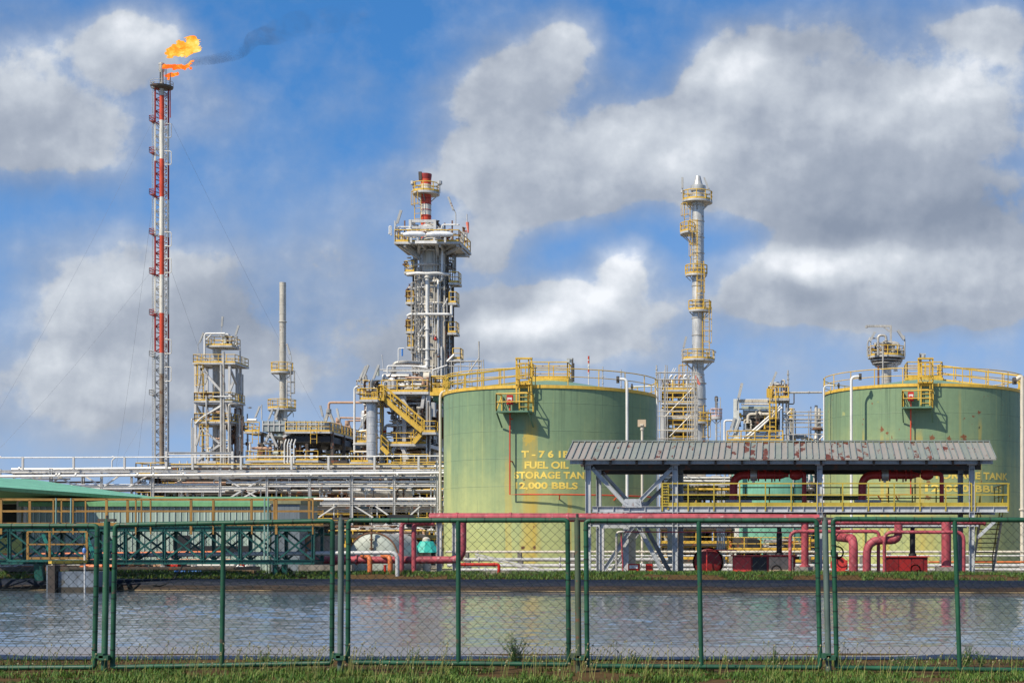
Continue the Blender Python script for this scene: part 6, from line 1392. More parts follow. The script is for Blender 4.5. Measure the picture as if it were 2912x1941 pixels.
def build_cooler():
    f = F(205); k = f.k; t = thing('air_cooler', 'dark topped air cooler deck with yellow hand rails standing on many legs', 'air cooler', (f.x(850), 212, G))
    Y0 = 205; Y1 = 222; xa, xb = f.x(698), f.x(942)
    zd = f.z(1227)
    for x in (f.x(742), f.x(806), f.x(870), xb):
        for y in (Y0+.5, Y0+6, Y1-6, Y1): q = MB(); q.bar((x, y, G), (x, y, zd), .35); q.build('leg', M['dark'], t, smooth=False)
    rect_platform(t, xa, f.x(742), Y0-.5, Y0+4, zd, 'fl', .055, 'galv', 'yellow', .24, .22, 1.2, 1.4)
    rect_platform(t, f.x(814), xb, Y0-.5, Y1, zd, 'fr', .055, 'galv', 'yellow', .24, .22, 1.2, 1.5)
    for a, b, mt in ((742, 806, 'cooler'), (814, 918, 'cooler')):
        q = MB(); q.box(f.x(a), f.x(b), Y0+.8, Y1-1, zd+.1, f.z(1195)); q.build('bundle_box', M[mt], t, smooth=False)
        q = MB()
        for s in range(a, b+1, 16): q.bar((f.x(s), Y0+.75, zd+.1), (f.x(s), Y0+.75, f.z(1194)), .14)
        q.bar((f.x(a), Y0+.72, f.z(1205)), (f.x(b), Y0+.72, f.z(1205)), .14); q.build('stiffener', M['galv'], t, smooth=False)
    q = MB(); q.box(f.x(742), f.x(806), Y0+.4, Y1, f.z(1240), zd-.5); q.build('plenum', M['cooler'], t, smooth=False)
    for sx in (757, 788):
        q = MB(); q.lathe(f.x(sx), Y0+1.6, [(11*k, f.z(1240)), (12*k, f.z(1232)), (10*k, f.z(1229)), (.05, f.z(1229))], 18); q.build('fan_ring', M['pvessel'], t)
    q = MB(); q.box(f.x(814), xb-.2, Y0+.2, Y1, f.z(1256), zd-.55); q.build('plenum', M['black'], t, smooth=False)
    for a, b in (((752, 1262), (768, 1230)), ((788, 1270), (769, 1230)), ((805, 1242), (830, 1228))): q = MB(); q.bar(f.p(*a, -.1), f.p(*b, -.1), .3); q.build('brace', M['galv'], t, smooth=False)
    for sx in (733, 898): ladder(t, f.x(sx), Y0-.9, f.z(1262), f.z(1215), .8, True, 0, .05, 'yellow', .6, .5)
    rect_platform(t, *pf(698, 905, Y0-1.5, Y0+3, 1308), 'fl', .05, 'galv', 'yellow', .24, .22, 1.2, 1.5, 'lower_deck')
    rect_platform(t, *pf(905, 1000, Y0+6, Y0+9, 1316), 'f', .075, 'dark', 'yellow', .24, .22, 1.2, 1.5, 'lower_deck')
    clutter(t, f.x(702), f.x(810), Y0, Y0+8, f.z(1308), f.z(1245), 26, 71, (.08, .18), ('alud', 'brown', 'galv', 'dark', 'tan', 'white'), 4)
    clutter(t, f.x(812), f.x(1000), Y0+5, Y1, f.z(1330), f.z(1258), 40, 72, (.08, .2), ('dark', 'brown', 'dark', 'black', 'alud', 'galv'), 4)
    clutter(t, f.x(950), f.x(1010), Y1-4, Y1+3, f.z(1330), f.z(1262), 18, 73, (.08, .18), ('dark', 'brown', 'dark', 'galv'), 0)
    for sx in (811, 820, 828, 838): pipe(t, [f.p(sx-2, 1320, -1.6), f.p(sx-2, 1262, -1.6), f.p(sx+3, 1248, -1.6)], 2*k, 'white')
    pipe(t, [f.p(935, 1182, 3), f.p(935, 1144, 3), f.p(1030, 1144, 3)], 3.6*k, 'tan', bend=8*k)
    pipe(t, [f.p(962, 1205, 9), f.p(964, 1187, 9), f.p(1030, 1189, 9)], 3*k, 'tan', bend=6*k); pipe(t, [f.p(988, 1212, 13), f.p(990, 1196, 13), f.p(1030, 1195, 13)], 2.8*k, 'tan', bend=6*k)
    for sx, dy, yy in ((935, 3, 1180), (962, 9, 1204), (988, 13, 1212)):
        q = MB(); p = f.p(sx, yy, dy); q.bar(p+V((-.6, 0, -1.2)), p+V((0, 0, .6)), .35); q.bar(p+V((.7, 0, -1.2)), p+V((0, 0, .6)), .35); q.tube(p+V((0, 0, .3)), p+V((0, 0, .8)), .35, 10); q.build('inlet_manifold', M['tan' if sx > 940 else 'alud'], t)
    q = MB(); q.hdrum(f.p(704, 1194, 1), f.p(730, 1194, 1), 4.5*k, 14, .3); q.build('header_drum', M['white'], t)
    pipe(t, [f.p(744, 1194, 1), f.p(744, 1150, 1)], 2*k, 'alu')
    for sx, sy, l in ((714, 1178, .5), (752, 1184, .5), (915, 1176, -.3), (962, 1184, -.3), (772, 1180, .4)): floodlight(t, f.x(sx), Y0+1, f.z(sy)-1.5, .9, l)
M['cooler'] = paint('grey_green_panel', (.27, .31, .31), .5, .1, .12, .4, .04)
build_cooler()
M['pinkrail'] = paint('faded_pink_rail', (.58, .42, .38), .5, 0, .15, .8)
M['cream2'] = paint('pale_column_paint', (.62, .62, .56), .45, 0, .1, .6, .05)
# ================================================================ MAIN COLUMN, CHIMNEY AND ITS STEEL STRUCTURE
def build_column():
    f = F(172); k = f.k; cx, cy = f.x(1230), 172; t = thing('main_column', 'thick silver distillation column wrapped in pipes below a wide square platform', 'process column', (cx, cy, G))
    vvessel(t, cx, cy, 36*k, G, f.z(690), 'shellgrey', 'column_shell', 2.6, 'dome', 40)
    R = 36*k
    for sx, r_, y0, dy, mt in ((1182, 6.5, 705, .6, 'alu'), (1272, 5.5, 720, .4, 'alud'), (1194, 5, 760, -.4, 'shellgrey'), (1281, 3.5, 830, .3, 'alu')):
        pipe(t, [f.p(sx, 1110, dy), f.p(sx, y0, dy)], r_*k, mt, 'riser', [(f.p(sx, q, dy), (0, 0, 1)) for q in (820, 930, 1040)], 14)
    def at(sx, gap): x = f.x(sx); d = min(1, abs(x-cx)/(R+gap)); return cy-(R+gap)*sqrt(max(.0, 1-d*d))
    L = [(1176, 2.2, 1100, 700, 'alu'), (1181, 3, 1100, 720, 'alud'), (1188, 3.6, 1000, 760, 'white'), (1186, 2.6, 1100, 985, 'alu'), (1194, 1.8, 1090, 700, 'galv'), (1199, 2., 1000, 800, 'alu'), (1203, 1.3, 1050, 700, 'galv'), (1235, 2.6, 1100, 690, 'alud'), (1241, 2.2, 1100, 700, 'alud'), (1246, 3.4, 1060, 800, 'alu'), (1252, 2.6, 1060, 700, 'alud'), (1258, 4.4, 1100, 870, 'shellgrey'), (1264, 2.4, 1100, 720, 'alud'), (1238, 2.2, 1100, 985, 'white'), (1246, 2.8, 1100, 985, 'white'), (1255, 2.8, 1100, 986, 'white'), (1268, 3.2, 1100, 952, 'white'), (1195, 2.2, 1060, 997, 'white'), (1172, 1.4, 1060, 870, 'alud'), (1222, 1.5, 1060, 900, 'galv')]
    for i, (sx, r, y0, y1, mt) in enumerate(L):
        y = at(sx, .35+r*k+(.25 if i % 3 == 0 else 0)); g = F(y); x = g.x(sx); pts = [(x, y, g.z(y0)), (x, y, g.z(y1))]
        if sx in (1238, 1246, 1255): pts.append((x-6*k, y+.6, g.z(y1)+.5))
        if sx == 1268: pts += [(x+13*k, y, g.z(y1))]
        pipe(t, pts, r*k, mt, bend=r*k*2.5)
    yb = at(1215, .9); fb = F(yb)
    fl = [(V((fb.x(1215), yb, fb.z(q))), (0, 0, 1)) for q in (788, 936, 993, 1022)]
    pipe(t, [(fb.x(1215), yb, fb.z(780)), (fb.x(1215), yb, fb.z(1044)), (fb.x(1196), yb, fb.z(1044)), (fb.x(1180), yb, fb.z(1036))], 5*k, 'white', 'overhead_line', fl, 14, 9*k)
    pipe(t, [f.p(1158, 780, -2.4), f.p(1185, 776, -3.), f.p(1215, 778, -3.1), f.p(1240, 776, -3), f.p(1281, 781, -2.4)], 4.2*k, 'white', 'ring_line', (), 12)
    pipe(t, [(fb.x(1221), yb+.3, fb.z(798)), (fb.x(1256), yb+.3, fb.z(798)), (fb.x(1256), yb+.3, fb.z(700))], 4*k, 'alu', 'pipe', (), 12, 11*k)
    pipe(t, [f.p(1159, 898, -2.2), f.p(1166, 893, -2.4), f.p(1278, 893, -2.4), f.p(1284, 898, -1.8), f.p(1284, 860, -1.8)], 3.8*k, 'white', 'ring_line', (), 12, 8*k)
    pipe(t, [(fb.x(1210), yb+.4, fb.z(920)), (fb.x(1189), yb+.4, fb.z(945)), (fb.x(1189), yb+.4, fb.z(1000))], 3.2*k, 'white'); pipe(t, [(fb.x(1268), yb+.8, fb.z(845)), (fb.x(1262), yb+.6, fb.z(862)), (fb.x(1252), yb+.5, fb.z(875)), (fb.x(1252), yb+.5, fb.z(1000))], 3*k, 'galv')
    pipe(t, [f.p(1272, 1028, -2), f.p(1292, 1008, -2)], 4*k, 'alu')
    for sy in (813, 852): q = MB(); q.lathe(cx, cy, [(R*1.01, f.z(sy)), (R*1.05, f.z(sy-1)), (R*1.05, f.z(sy-5)), (R*1.01, f.z(sy-6))], 32); q.build('stiffener_ring', M['alud'], t)
    Rn = random.Random(9)
    for i in range(24):
        sx = Rn.uniform(1178, 1282); y = at(sx, .55+Rn.random()*.5); g = F(y); ya_ = Rn.choice((790, 860, 900, 950, 1000)); yb_ = ya_+Rn.uniform(40, 150); x = g.x(sx); r_ = Rn.uniform(.9, 1.9)*k
        pts = [(x, y, g.z(min(yb_, 1100))), (x, y, g.z(ya_))]
        if Rn.random() < .6: pts.append((g.x(sx+Rn.choice((-1, 1))*Rn.uniform(6, 18)), y-.1, g.z(ya_)))
        pipe(t, pts, r_, Rn.choice(('alu', 'alu', 'white', 'galv', 'cream', 'alud')))
        if i % 3 == 0: q = MB(); valve(q, (x, y-.1, g.z(ya_+14)), r_*1.6); q.build('valve', M[Rn.choice(('brown', 'alud', 'red'))], t)
    for sy in (720, 760, 825, 873, 915, 962, 1000, 1048): q = MB(); [q.tube((cx+(R+.75)*sin(a), cy-(R+.75)*cos(a), f.z(sy)), (cx+(R+.75)*sin(a+.5), cy-(R+.75)*cos(a+.5), f.z(sy)), .11, 6) for a in (-1.5, -1., -.5, 0, .5, 1.)]; q.build('pipe_clip', M['galv'], t)
    ladder(t, F(cy-2).x(1186), cy-2.0, F(cy-2).z(1060), F(cy-2).z(772), .7, True, -.6, .05, 'alud', .5, .42); ladder(t, F(cy-1).x(1280), cy-1., F(cy-1).z(860), F(cy-1).z(700), .7, True, .9, .05, 'dark', .5, .42)
    def side(x0, x1, sy, s):
        o = rect_platform(t, *pf(x0, x1, cy-1.9, cy-.3, sy), 'f'+s, .05, 'galv', 'yellow', .24, .22, 1.15, .9)
        q = MB(); q.bar(f.p((x0+x1)/2+(8 if s == 'l' else -8), sy+14, -1), f.p((x0 if s == 'l' else x1), sy+3, -1), .14); q.build('bracket', M['galv'], o, smooth=False)
    for x0, x1, sy in ((1150, 1178, 772), (1154, 1176, 858), (1154, 1177, 941), (1158, 1175, 985)): side(x0, x1, sy, 'l')
    for x0, x1, sy in ((1276, 1304, 803), (1276, 1298, 860), (1274, 1298, 945), (1286, 1310, 1020)): side(x0, x1, sy, 'r')
    for sx, sy in ((1164, 765), (1285, 775), (1168, 850), (1168, 935)): 
        clutter(t, f.x(sx-9), f.x(sx+9), cy-1.6, cy-.2, f.z(sy), f.z(sy-32), 5, sx, (.06, .13), ('brown', 'alud', 'white', 'dark'), 0)
    ladder(t, f.x(1272), cy-1.2, f.z(945), f.z(800), .8, False, .8, .08, 'dark', .5); ladder(t, f.x(1284), cy-1.4, f.z(1020), f.z(945), .8, False, .8, .08, 'dark', .5)
    q = MB(); q.bar(f.p(1288, 1100, -.5), f.p(1288, 800, -.5), .22); q.bar(f.p(1176, 1100, 0), f.p(1176, 760, 0), .2); q.build('ladder_column', M['dark'], t, smooth=False)
    # wide top platform
    ya, yb2 = cy-4.2, cy+2.2; ff = F(ya); P0, P1 = ff.x(1122), ff.x(1306)
    zt_ = ff.z(687); o = rect_platform(t, P0, P1, ya, yb2, zt_, 'flrb', .055, 'galv', 'yellow', .24, .22, 1.25, 1.4, 'top_platform')
    rect_platform(t, *pf(1182, 1242, ya-.7, ya, 684), '', .07, 'white', 'yellow', .3, 0)
    q = MB()
    for a, b in (((1136, 697), (1196, 738)), ((1150, 694), (1190, 727)), ((1192, 695), (1190, 725)), ((1290, 690), (1262, 712)), ((1242, 694), (1246, 730)), ((1316, 700), (1270, 722))): q.bar(f.p(*a, -3), f.p(*b, -1.4), .3)
    for sx in (1150, 1200, 1250, 1300): q.bar((ff.x(sx), ya+.1, ff.z(694)), (ff.x(sx), yb2, ff.z(694)), .2, .5)
    q.bar((P0+1, cy, zt_-.7), (P1, cy, zt_-.7), .3); q.build('support_frame', M['galv'], o, smooth=False)
    pipe(t, [f.p(1292, 700, -1), f.p(1290, 775, -1)], 5*k, 'alud', 'vent_pipe', [(f.p(1290, 765, -1), (0, 0, 1))])
    for x0, x1, dy in ((1147, 1210, -4.7), (1213, 1288, -4.8)):
        q = MB(); n = 9; pts = [f.p(x0+(x1-x0)*i/n, 667-2*sin(pi*i/n), dy) for i in range(n+1)]; rs = [.15, 6.2*k, 7.6*k]+[8*k]*(n-4)+[6.5*k, 3.5*k, 1.5*k]; q.sweep(pts, rs[:n+1], 16); q.build('overhead_duct', M['swhite2'], t)
        q = MB(); [q.bar(f.p(s, 690, dy), f.p(s, 673, dy), .2) for s in (x0+22, x1-22)]; q.build('saddle', M['galv'], t, smooth=False)
    frame(t, [f.x(1180), f.x(1249)], [cy-2.2, cy+1.5], [f.z(687), f.z(655), f.z(637)], .28, 'galv')
    clutter(t, f.x(1182), f.x(1255), cy-2, cy+1.2, f.z(660), f.z(636), 14, 81, (.07, .16), ('galv', 'white', 'alud', 'dark'), 2, .3)
    clutter(t, f.x(1125), f.x(1180), cy-3.4, cy+2, f.z(687), f.z(648), 9, 82, (.06, .13), ('galv', 'white', 'alud', 'brown'), 0)
    clutter(t, f.x(1255), f.x(1322), cy-3.4, cy+2, f.z(687), f.z(648), 11, 83, (.06, .14), ('galv', 'white', 'alud', 'brown', 'lred'), 1)
    clutter(t, f.x(1150), f.x(1285), cy-3.9, cy-3, f.z(688), f.z(676), 10, 84, (.06, .1), ('alud', 'tan', 'brown'), 0, .4)
    pipe(t, [f.p(1137, 685, -3.5), f.p(1137, 652, -3.5), f.p(1170, 651, -3.5), f.p(1170, 660, -3.5)], 2*k, 'white', bend=4*k)
    for sx, y0, mt in ((1151, 627, 'brown'), (1286, 627, 'brown'), (1265, 634, 'dark'), (1123, 628, 'galv')): q = MB(); q.bar(f.p(sx, 687, -2), f.p(sx, y0, -2), .13); q.build('mast', M[mt], t, smooth=False)
    floodlight(t, ff.x(1123), ya+.1, zt_, ff.z(628)-zt_-.6, .4, 'lgrey'); floodlight(t, f.x(1312), cy-3, f.z(655), 1.2, -.5)
    q = MB(); q.bar(f.p(1313, 690, -2.6), f.p(1318, 660, -2.6), .35); q.build('davit', M['alud'], t, smooth=False)
    q = MB(); q.tube(f.p(1128, 687, -3.8), f.p(1128, 652, -3.8), .08, 6); q.tube(f.p(1128, 652, -3.8), f.p(1128, 646, -3.8), .28, 8); q.build('beacon', M['galv'], t)
    q = MB(); a = f.p(1328, 633, -2); q.tube((a.x, a.y, f.z(687)), (a.x, a.y, f.z(620)), .06, 6); q.build('windsock_mast', M['galv'], t)
    q = MB(); q.sweep([f.p(1329, 632, -2), f.p(1330, 640, -2), f.p(1331, 650, -2), f.p(1332, 662, -2)], [4.5*k, 4*k, 3*k, 1.8*k], 12); q.build('windsock', M['salmon'], t)
M['shellgrey'] = paint('column_insulation', (.60, .56, .48), .42, .15, .16, .3, .08, grime=.4)
M['swhite2'] = paint('smooth_white_cladding', (.74, .76, .78), .35, .1, .06, .5)
build_column()
def build_chimney():
    f = F(180); k = f.k; cx = f.x(1211.5); t = thing('chimney', 'short red and cream banded chimney rising behind the column platform', 'chimney', (cx, 180, G)); r = 14.5*k
    for y0, y1, mt in ((497, 510, 'lred'), (510, 525, 'sred'), (525, 550, 'swhite'), (550, 582, 'sred'), (582, 612, 'swhite'), (612, 700, 'sred')):
        q = MB(); q.lathe(cx, 180, [(r, f.z(y1)), (r, f.z(y0))], 28); q.build('band', M[mt], t)
    q = MB(); q.lathe(cx, 180, [(r*1.01, f.z(510)), (r*1.10, f.z(500)), (r*1.12, f.z(495)), (r*1.0, f.z(495)), (r*.95, f.z(510)), (r*.95, f.z(530))], 28)
    q.build('rim', M['lred'], t)
    q = MB()
    for sy in (540, 566, 582, 599, 617, 628): q.lathe(cx, 180, [(r, f.z(sy)), (r*1.05, f.z(sy-.5)), (r*1.05, f.z(sy-2)), (r, f.z(sy-2.5))], 28)
    q.build('joint_ring', M['lred'], t)
    q = MB(); q.lathe(cx, 180, [(r*1.3, G), (r*1.2, f.z(690))], 24); q.build('lower_shell', M['alud'], t)
    round_platform(t, cx, 180, f.z(548), 38*k, r, 0, 2*pi, .055, 'galv', 'yellow', .24, .22, 1.0, 1.2)
    ladder(t, cx-20*k, 179.4, f.z(640), f.z(545), .85, True, -.4, .05, 'yellow', .6, .5); ladder(t, cx-20*k, 179.4, f.z(548), f.z(522), .85, False, -.4, .05, 'yellow', .6)
    for sx in (1175, 1250): q = MB(); q.tube(f.p(sx, 549, -.4), f.p(sx, 526, -.4), .09, 6); q.tube(f.p(sx, 524, -.4), f.p(sx, 515, -.4), .3, 8); q.tube(f.p(sx, 526, -.4), f.p(sx, 524, -.4), .2, 8); q.build('beacon', M['galv'], t)
    q = MB(); q.bar(f.p(1196, 512, -.4), f.p(1195, 489, -.4), .35); q.build('sample_probe', M['dark'], t, smooth=False)
build_chimney()
def build_structure():
    f = F(160); k = f.k; Y0 = 160; Y1 = 168; t = thing('process_structure', 'open steel structure with yellow stairway zigzagging down beside a silver drum', 'process structure', (f.x(1130), 164, G))
    XA, XB = f.x(1086), f.x(1218); z1, z2, z0 = f.z(1115), f.z(1262), f.z(1322)
    frame(t, [XA, f.x(1150), XB], [Y0, Y1], [G, z0, z2, z1], .36, 'steel')
    rect_platform(t, f.x(1088), f.x(1222), Y0-.6, Y1, z1, 'fr', .05, 'steel', 'yellow', .24, .22, 1.15, 1.5)
    rect_platform(t, f.x(1088), f.x(1215), Y0-.5, Y1, z2, 'f', .05, 'galv', 'yellow', .24, .22, 1.1, 1.5)
    rect_platform(t, *pf(1022, 1074, Y0-2.6, Y0+3, 1135), 'fl', .05, 'galv', 'yellow', .24, .22, 1.1, 1.2)
    rect_platform(t, *pf(1013, 1086, Y0+1, Y0+4, 1112), 'fl', .05, 'galv', 'yellow', .24, .3, 1.1, 1.3)
    rect_platform(t, *pf(1012, 1043, Y0-.8, Y0+2, 1257), 'fl', .05, 'galv', 'yellow', .24, .22, 1.1, 1.)
    rect_platform(t, *pf(995, 1064, Y0-1, Y0+2, 1313), 'fl', .05, 'galv', 'yellow', .24, .22, 1.1, 1.2)
    rect_platform(t, *pf(1062, 1218, Y0-1, Y0+2, 1322), 'f', .05, 'galv', 'yellow', .24, .22, 1.1, 1.4)
    for a, b in (((1127, 1126), (1118, 1146)), ((1140, 1126), (1172, 1178)), ((1125, 1268), (1112, 1290)), ((1141, 1268), (1160, 1305)), ((1206, 1120), (1200, 1160)), ((1090, 1140), (1120, 1165))):
        q = MB(); q.bar(f.p(*a, -.15), f.p(*b, -.15), .3); q.build('brace', M['steel'], t, smooth=False)
    gd = F(Y0-1.5); vvessel(t, gd.x(1058), Y0-1.5, 15.5*gd.k, gd.z(1302), gd.z(1141), 'alu', 'silver_drum', 23*k, 'dome', 28)
    q = MB(); q.lathe(gd.x(1058), Y0-1.5, [(11*k, G), (11*k, gd.z(1302))], 16); q.build('drum_skirt', M['alud'], t)
    ladder(t, f.x(1080), Y0-.8, z2, f.z(1118), .9, True, 0, .05, 'yellow', .6, .5)
    # stair flights
    def flight(a, b, y):
        a = f.p(*a, y); b = f.p(*b, y)
        s = MB(); s.bar(a+V((0, 1.1, 0)), b+V((0, 1.1, 0)), .12, .42); s.build('stair_stringer', M['yellow'], t, smooth=False)
        s = MB(); s.bar(a, b, .12, .42)
        n = 14
        st = s.build('stair_stringer', M['yellow'], t, smooth=False)
        q = MB()
        for i in range(n): c = a.lerp(b, (i+.5)/n); q.box(c.x-.18, c.x+.18, c.y, c.y+1.1, c.z-.03, c.z+.05)
        q.build('stair_tread', M['alud'], st, smooth=False)
        q = MB()
        for d in (0, 1.1):
            rail(q, [a+V((0, d, .1)), b+V((0, d, .1))], 1.1, .05, 1.1, 0)
        q.build('stair_rail', M['yellow'], st)
    flight((1088, 1130), (1134, 1170), -1.9); flight((1134, 1170), (1200, 1226), -1.9); flight((1200, 1230), (1176, 1258), -1.4)
    rect_platform(t, *pf(1202, 1240, Y0-2.2, Y0-.2, 1228), 'fr', .05, 'galv', 'yellow', .24, .22, 1.1, .9); rect_platform(t, *pf(1076, 1092, Y0-2.2, Y0-.5, 1130), 'fl', .075, 'yellow', 'yellow', .3, .22, 1.2, .8)
    flight((1084, 1270), (1104, 1290), -1.4)
    # kit on the decks
    for (x0, x1, y0, y1, s, n) in ((1088, 1215, 1112, 1064, 91, 44), (1030, 1075, 1112, 1080, 92, 14), (1092, 1210, 1258, 1190, 93, 40), (1095, 1212, 1190, 1125, 94, 34), (1015, 1045, 1255, 1225, 95, 8), (1000, 1060, 1312, 1290, 96, 9), (1065, 1215, 1320, 1272, 97, 26), (1020, 1042, 1222, 1140, 98, 8)):
        clutter(t, f.x(x0), f.x(x1), Y0+.2, Y0+6, f.z(y0), f.z(y1), int(n*1.3), s, (.07, .17), ('alud', 'alu', 'galv', 'cream', 'dark', 'white', 'brown', 'tan'), 3)
    Rb = random.Random(12)
    for i in range(18):
        bx = Rb.uniform(1095, 1200); by = Rb.choice((1120, 1262, 1320)); w_ = Rb.uniform(.6, 2.2); yy = Y0+Rb.uniform(3, 7); zz = f.z(by)-(0 if by > 1200 else 4.); q = MB(); q.box(f.x(bx), f.x(bx)+w_, yy, yy+.9, zz, zz+Rb.uniform(.8, 2.6)); q.build('filler_block', M[Rb.choice(('dark', 'brown', 'alud', 'galv', 'alu'))], t, smooth=False)  # filler blocks added at the back, the dark ones to deepen the gaps
    q = MB(); q.box(f.x(1150), f.x(1208), Y0+6, Y1, f.z(1190), f.z(1128)); q.build('equipment_housing', M['brown'], t, smooth=False)
    for yy in (1140, 1152, 1164, 1176, 1188): q = MB(); q.bar(f.p(1148, yy, 5.6), f.p(1206, yy, 5.6), .25); q.build('louvre_beam', M['brown'], t, smooth=False)
    q = MB(); q.lathe(f.x(1120), Y0+4, [(.05, f.z(1200)), (10*k, f.z(1202)), (12*k, f.z(1212)), (9*k, f.z(1222)), (3*k, f.z(1230)), (3*k, z2)], 18); q.build('dark_hopper', M['black'], t)
    q = MB(); q.tube(f.p(1090, 1227, -.3), f.p(1098, 1227, -.3), 4*k, 14); q.build('red_handwheel', M['red'], t)
    for sx, r in ((1118, 4), (1128, 6), (1140, 3), (1155, 7)): vvessel(t, f.x(sx), Y0+2, r*k*.9, f.z(1258), f.z(1215), 'alud', 'vessel', 1., 'dome', 12)
    q = MB(); q.hdrum(f.p(1090, 1073, 3), f.p(1165, 1073, 3), 12*k, 22, .35); q.build('drum', M['alu'], t)
    q = MB(); q.box(f.x(1110), f.x(1185), Y0+2.5, Y0+4, f.z(1070), f.z(1060)); q.build('rust_saddle', M['tan'], t, smooth=False)
    q = MB(); q.tube(f.p(1206, 1071, 1), f.p(1222, 1071, 1), 13*k, 24); q.tube(f.p(1219, 1071, 1), f.p(1223, 1071, 1), 14.5*k, 24); q.build('round_end', M['cream'], t)
    pipe(t, [f.p(1119, 1065, 3), f.p(1119, 1032, 3), f.p(1150, 1030, 3), f.p(1190, 1032, 5)], 6.5*k, 'alud', 'duct', [(f.p(1119, 1056, 3), (0, 0, 1))], 16, 16*k)
    pipe(t, [f.p(1102, 1060, 1), f.p(1102, 1040, 1), f.p(1178, 1040, 1), f.p(1216, 1046, 1)], 2.4*k, 'white', bend=5*k)
    for sy, x0, x1, mt in ((1051, 1080, 1250, 'galv'), (1055, 1090, 1225, 'white')): pipe(t, [f.p(x0, sy, 2), f.p(x1, sy, 2)], 1.8*k, mt)
    pipe(t, [f.p(1008, 1290, -.3), f.p(1008, 1103, -.3), f.p(1018, 1098, -.3)], 3*k, 'white', 'pipe', [(f.p(1008, 1262, -.3), (0, 0, 1))]); pipe(t, [f.p(1230, 1130, -1), f.p(1230, 1052, -1), f.p(1272, 1038, -1)], 2.2*k, 'white', bend=5*k)
    pipe(t, [f.p(1033, 1240, -.4), f.p(1033, 1182, -.4), f.p(1043, 1178, -.4)], 2*k, 'alu'); pipe(t, [f.p(1018, 1260, -.6), f.p(1018, 1226, -.6), f.p(1043, 1222, -.6)], 2.2*k, 'alu')
    pipe(t, [f.p(1007, 1284, -1.2), f.p(1065, 1284, -1.2), f.p(1065, 1325, -1.2)], 2.2*k, 'white'); 
    for i in range(3): pipe(t, [f.p(1213+i*5, 1330, -.5), f.p(1213+i*5, 1130+i*12, -.5)], 1.8*k, ('alu', 'dark', 'alud')[i])
    q = MB(); q.box(f.x(1228), f.x(1238), Y0-.3, Y0+.4, f.z(1185), f.z(1144)); q.build('grey_duct', M['galv'], t, smooth=False)
    for a, b, c in (((1042, 1080), (1040, 1066), 4), ((1036, 1090), (1037, 1068), 5)): q = MB(); q.tube(f.p(*a, 2), f.p(*b, 2), c*k, 10); q.build('relief_valve', M['alud'], t)
    pipe(t, [f.p(1075, 1068, 2), f.p(1075, 1042, 2)], 4*k, 'pvessel', 'vent'); pipe(t, [f.p(1091, 1055, 2), f.p(1086, 1008, 2)], 1.6*k, 'alu', 'vent'); pipe(t, [f.p(1133, 1030, 2), f.p(1133, 990, 2), f.p(1150, 990, 2)], 1.8*k, 'white', 'davit')
    q = MB(); q.tube(f.p(1144, 1012, 2), f.p(1144, 992, 2), 2.4*k, 8); q.build('blue_hoist', M['blue'], t)
    for sx, sy, l in ((1014, 1078, .6), (1025, 1075, .5), (1017, 1215, .6), (1055, 1075, .5)): floodlight(t, f.x(sx), Y0, f.z(sy)-1.2, .8, l)
build_structure()
def build_scaffold(label, x0, x1, y0, y1, Y, xs, ys, seed, extra=(), name='scaffold', mat='alud'):
    f = F(Y); t = thing(name, label, 'scaffold', (f.x((x0+x1)/2), Y, G), 'pipe scaffolds around the tanks'); R = random.Random(seed)
    for i, s in enumerate(xs):
        for dy in (0, 2.):
            q = MB(); q.tube((f.x(s)+dy*.1, Y+dy, G), f.p(s, y0+R.uniform(-14, 8), dy)+V((dy*.1, 0, 0)), .055, 6); q.build('standard', M[mat], t)
    for s in ys:
        q = MB()
        for dy in (0, 2.): q.tube(f.p(x0-R.uniform(0, 6), s+R.uniform(-1, 1), dy), f.p(x1+R.uniform(0, 6), s+R.uniform(-1, 1), dy), .055, 6)
        q.build('ledger', M[mat], t)
    for a, b in extra: q = MB(); q.tube(f.p(*a), f.p(*b), .06, 6); q.build('scaffold_brace', M[mat], t)
build_scaffold('grey pipe scaffold beside the silver column above the tank rim', 1282, 1368, 1035, 1100, 150, [1284, 1304, 1335, 1362, 1369], [1027, 1041, 1062, 1082], 1, [((1310, 1090), (1362, 1018))])
build_scaffold('dark pipe scaffold climbing in front of the yellow railed tower', 1868, 1980, 1050, 1255, 172, [1872, 1892, 1955, 1968, 1976], [1059, 1079, 1101, 1140, 1168, 1182, 1222, 1247], 2, [((1890, 1185), (1972, 1102)), ((1905, 1240), (1965, 1180)), ((1880, 1110), (1892, 1060))])
build_scaffold('wide pipe scaffold between the cooler and the rusty tank', 2228, 2348, 1168, 1255, 150, [2236, 2256, 2300, 2345], [1171, 1180, 1192, 1201, 1214, 1234], 3, [((2225, 1192), (2250, 1165)), ((2330, 1250), (2348, 1232))])
for sx, y0, Y, lb in ((1362, 1030, 160, 'tall aerial pole at the end of the column scaffold'), (1867, 1048, 175, 'tall aerial pole standing at the tank edge by the dark scaffold'), (1890, 1062, 176, 'aerial pole second from the tank edge by the dark scaffold'), (2241, 1062, 165, 'tall slim aerial pole beside the air cooler')):
    f = F(Y); t = thing('aerial_pole', lb, 'pole', (f.x(sx), Y, G), 'thin aerial poles'); q = MB(); q.tube((f.x(sx), Y, G), f.p(sx, y0-(10 if sx > 1500 else 60)), .075, 6); [q.tube(f.p(sx, y0+i*14), f.p(sx, y0+4+i*14), .13, 6) for i in range(3)]; q.build('mast', M['alud'], t)
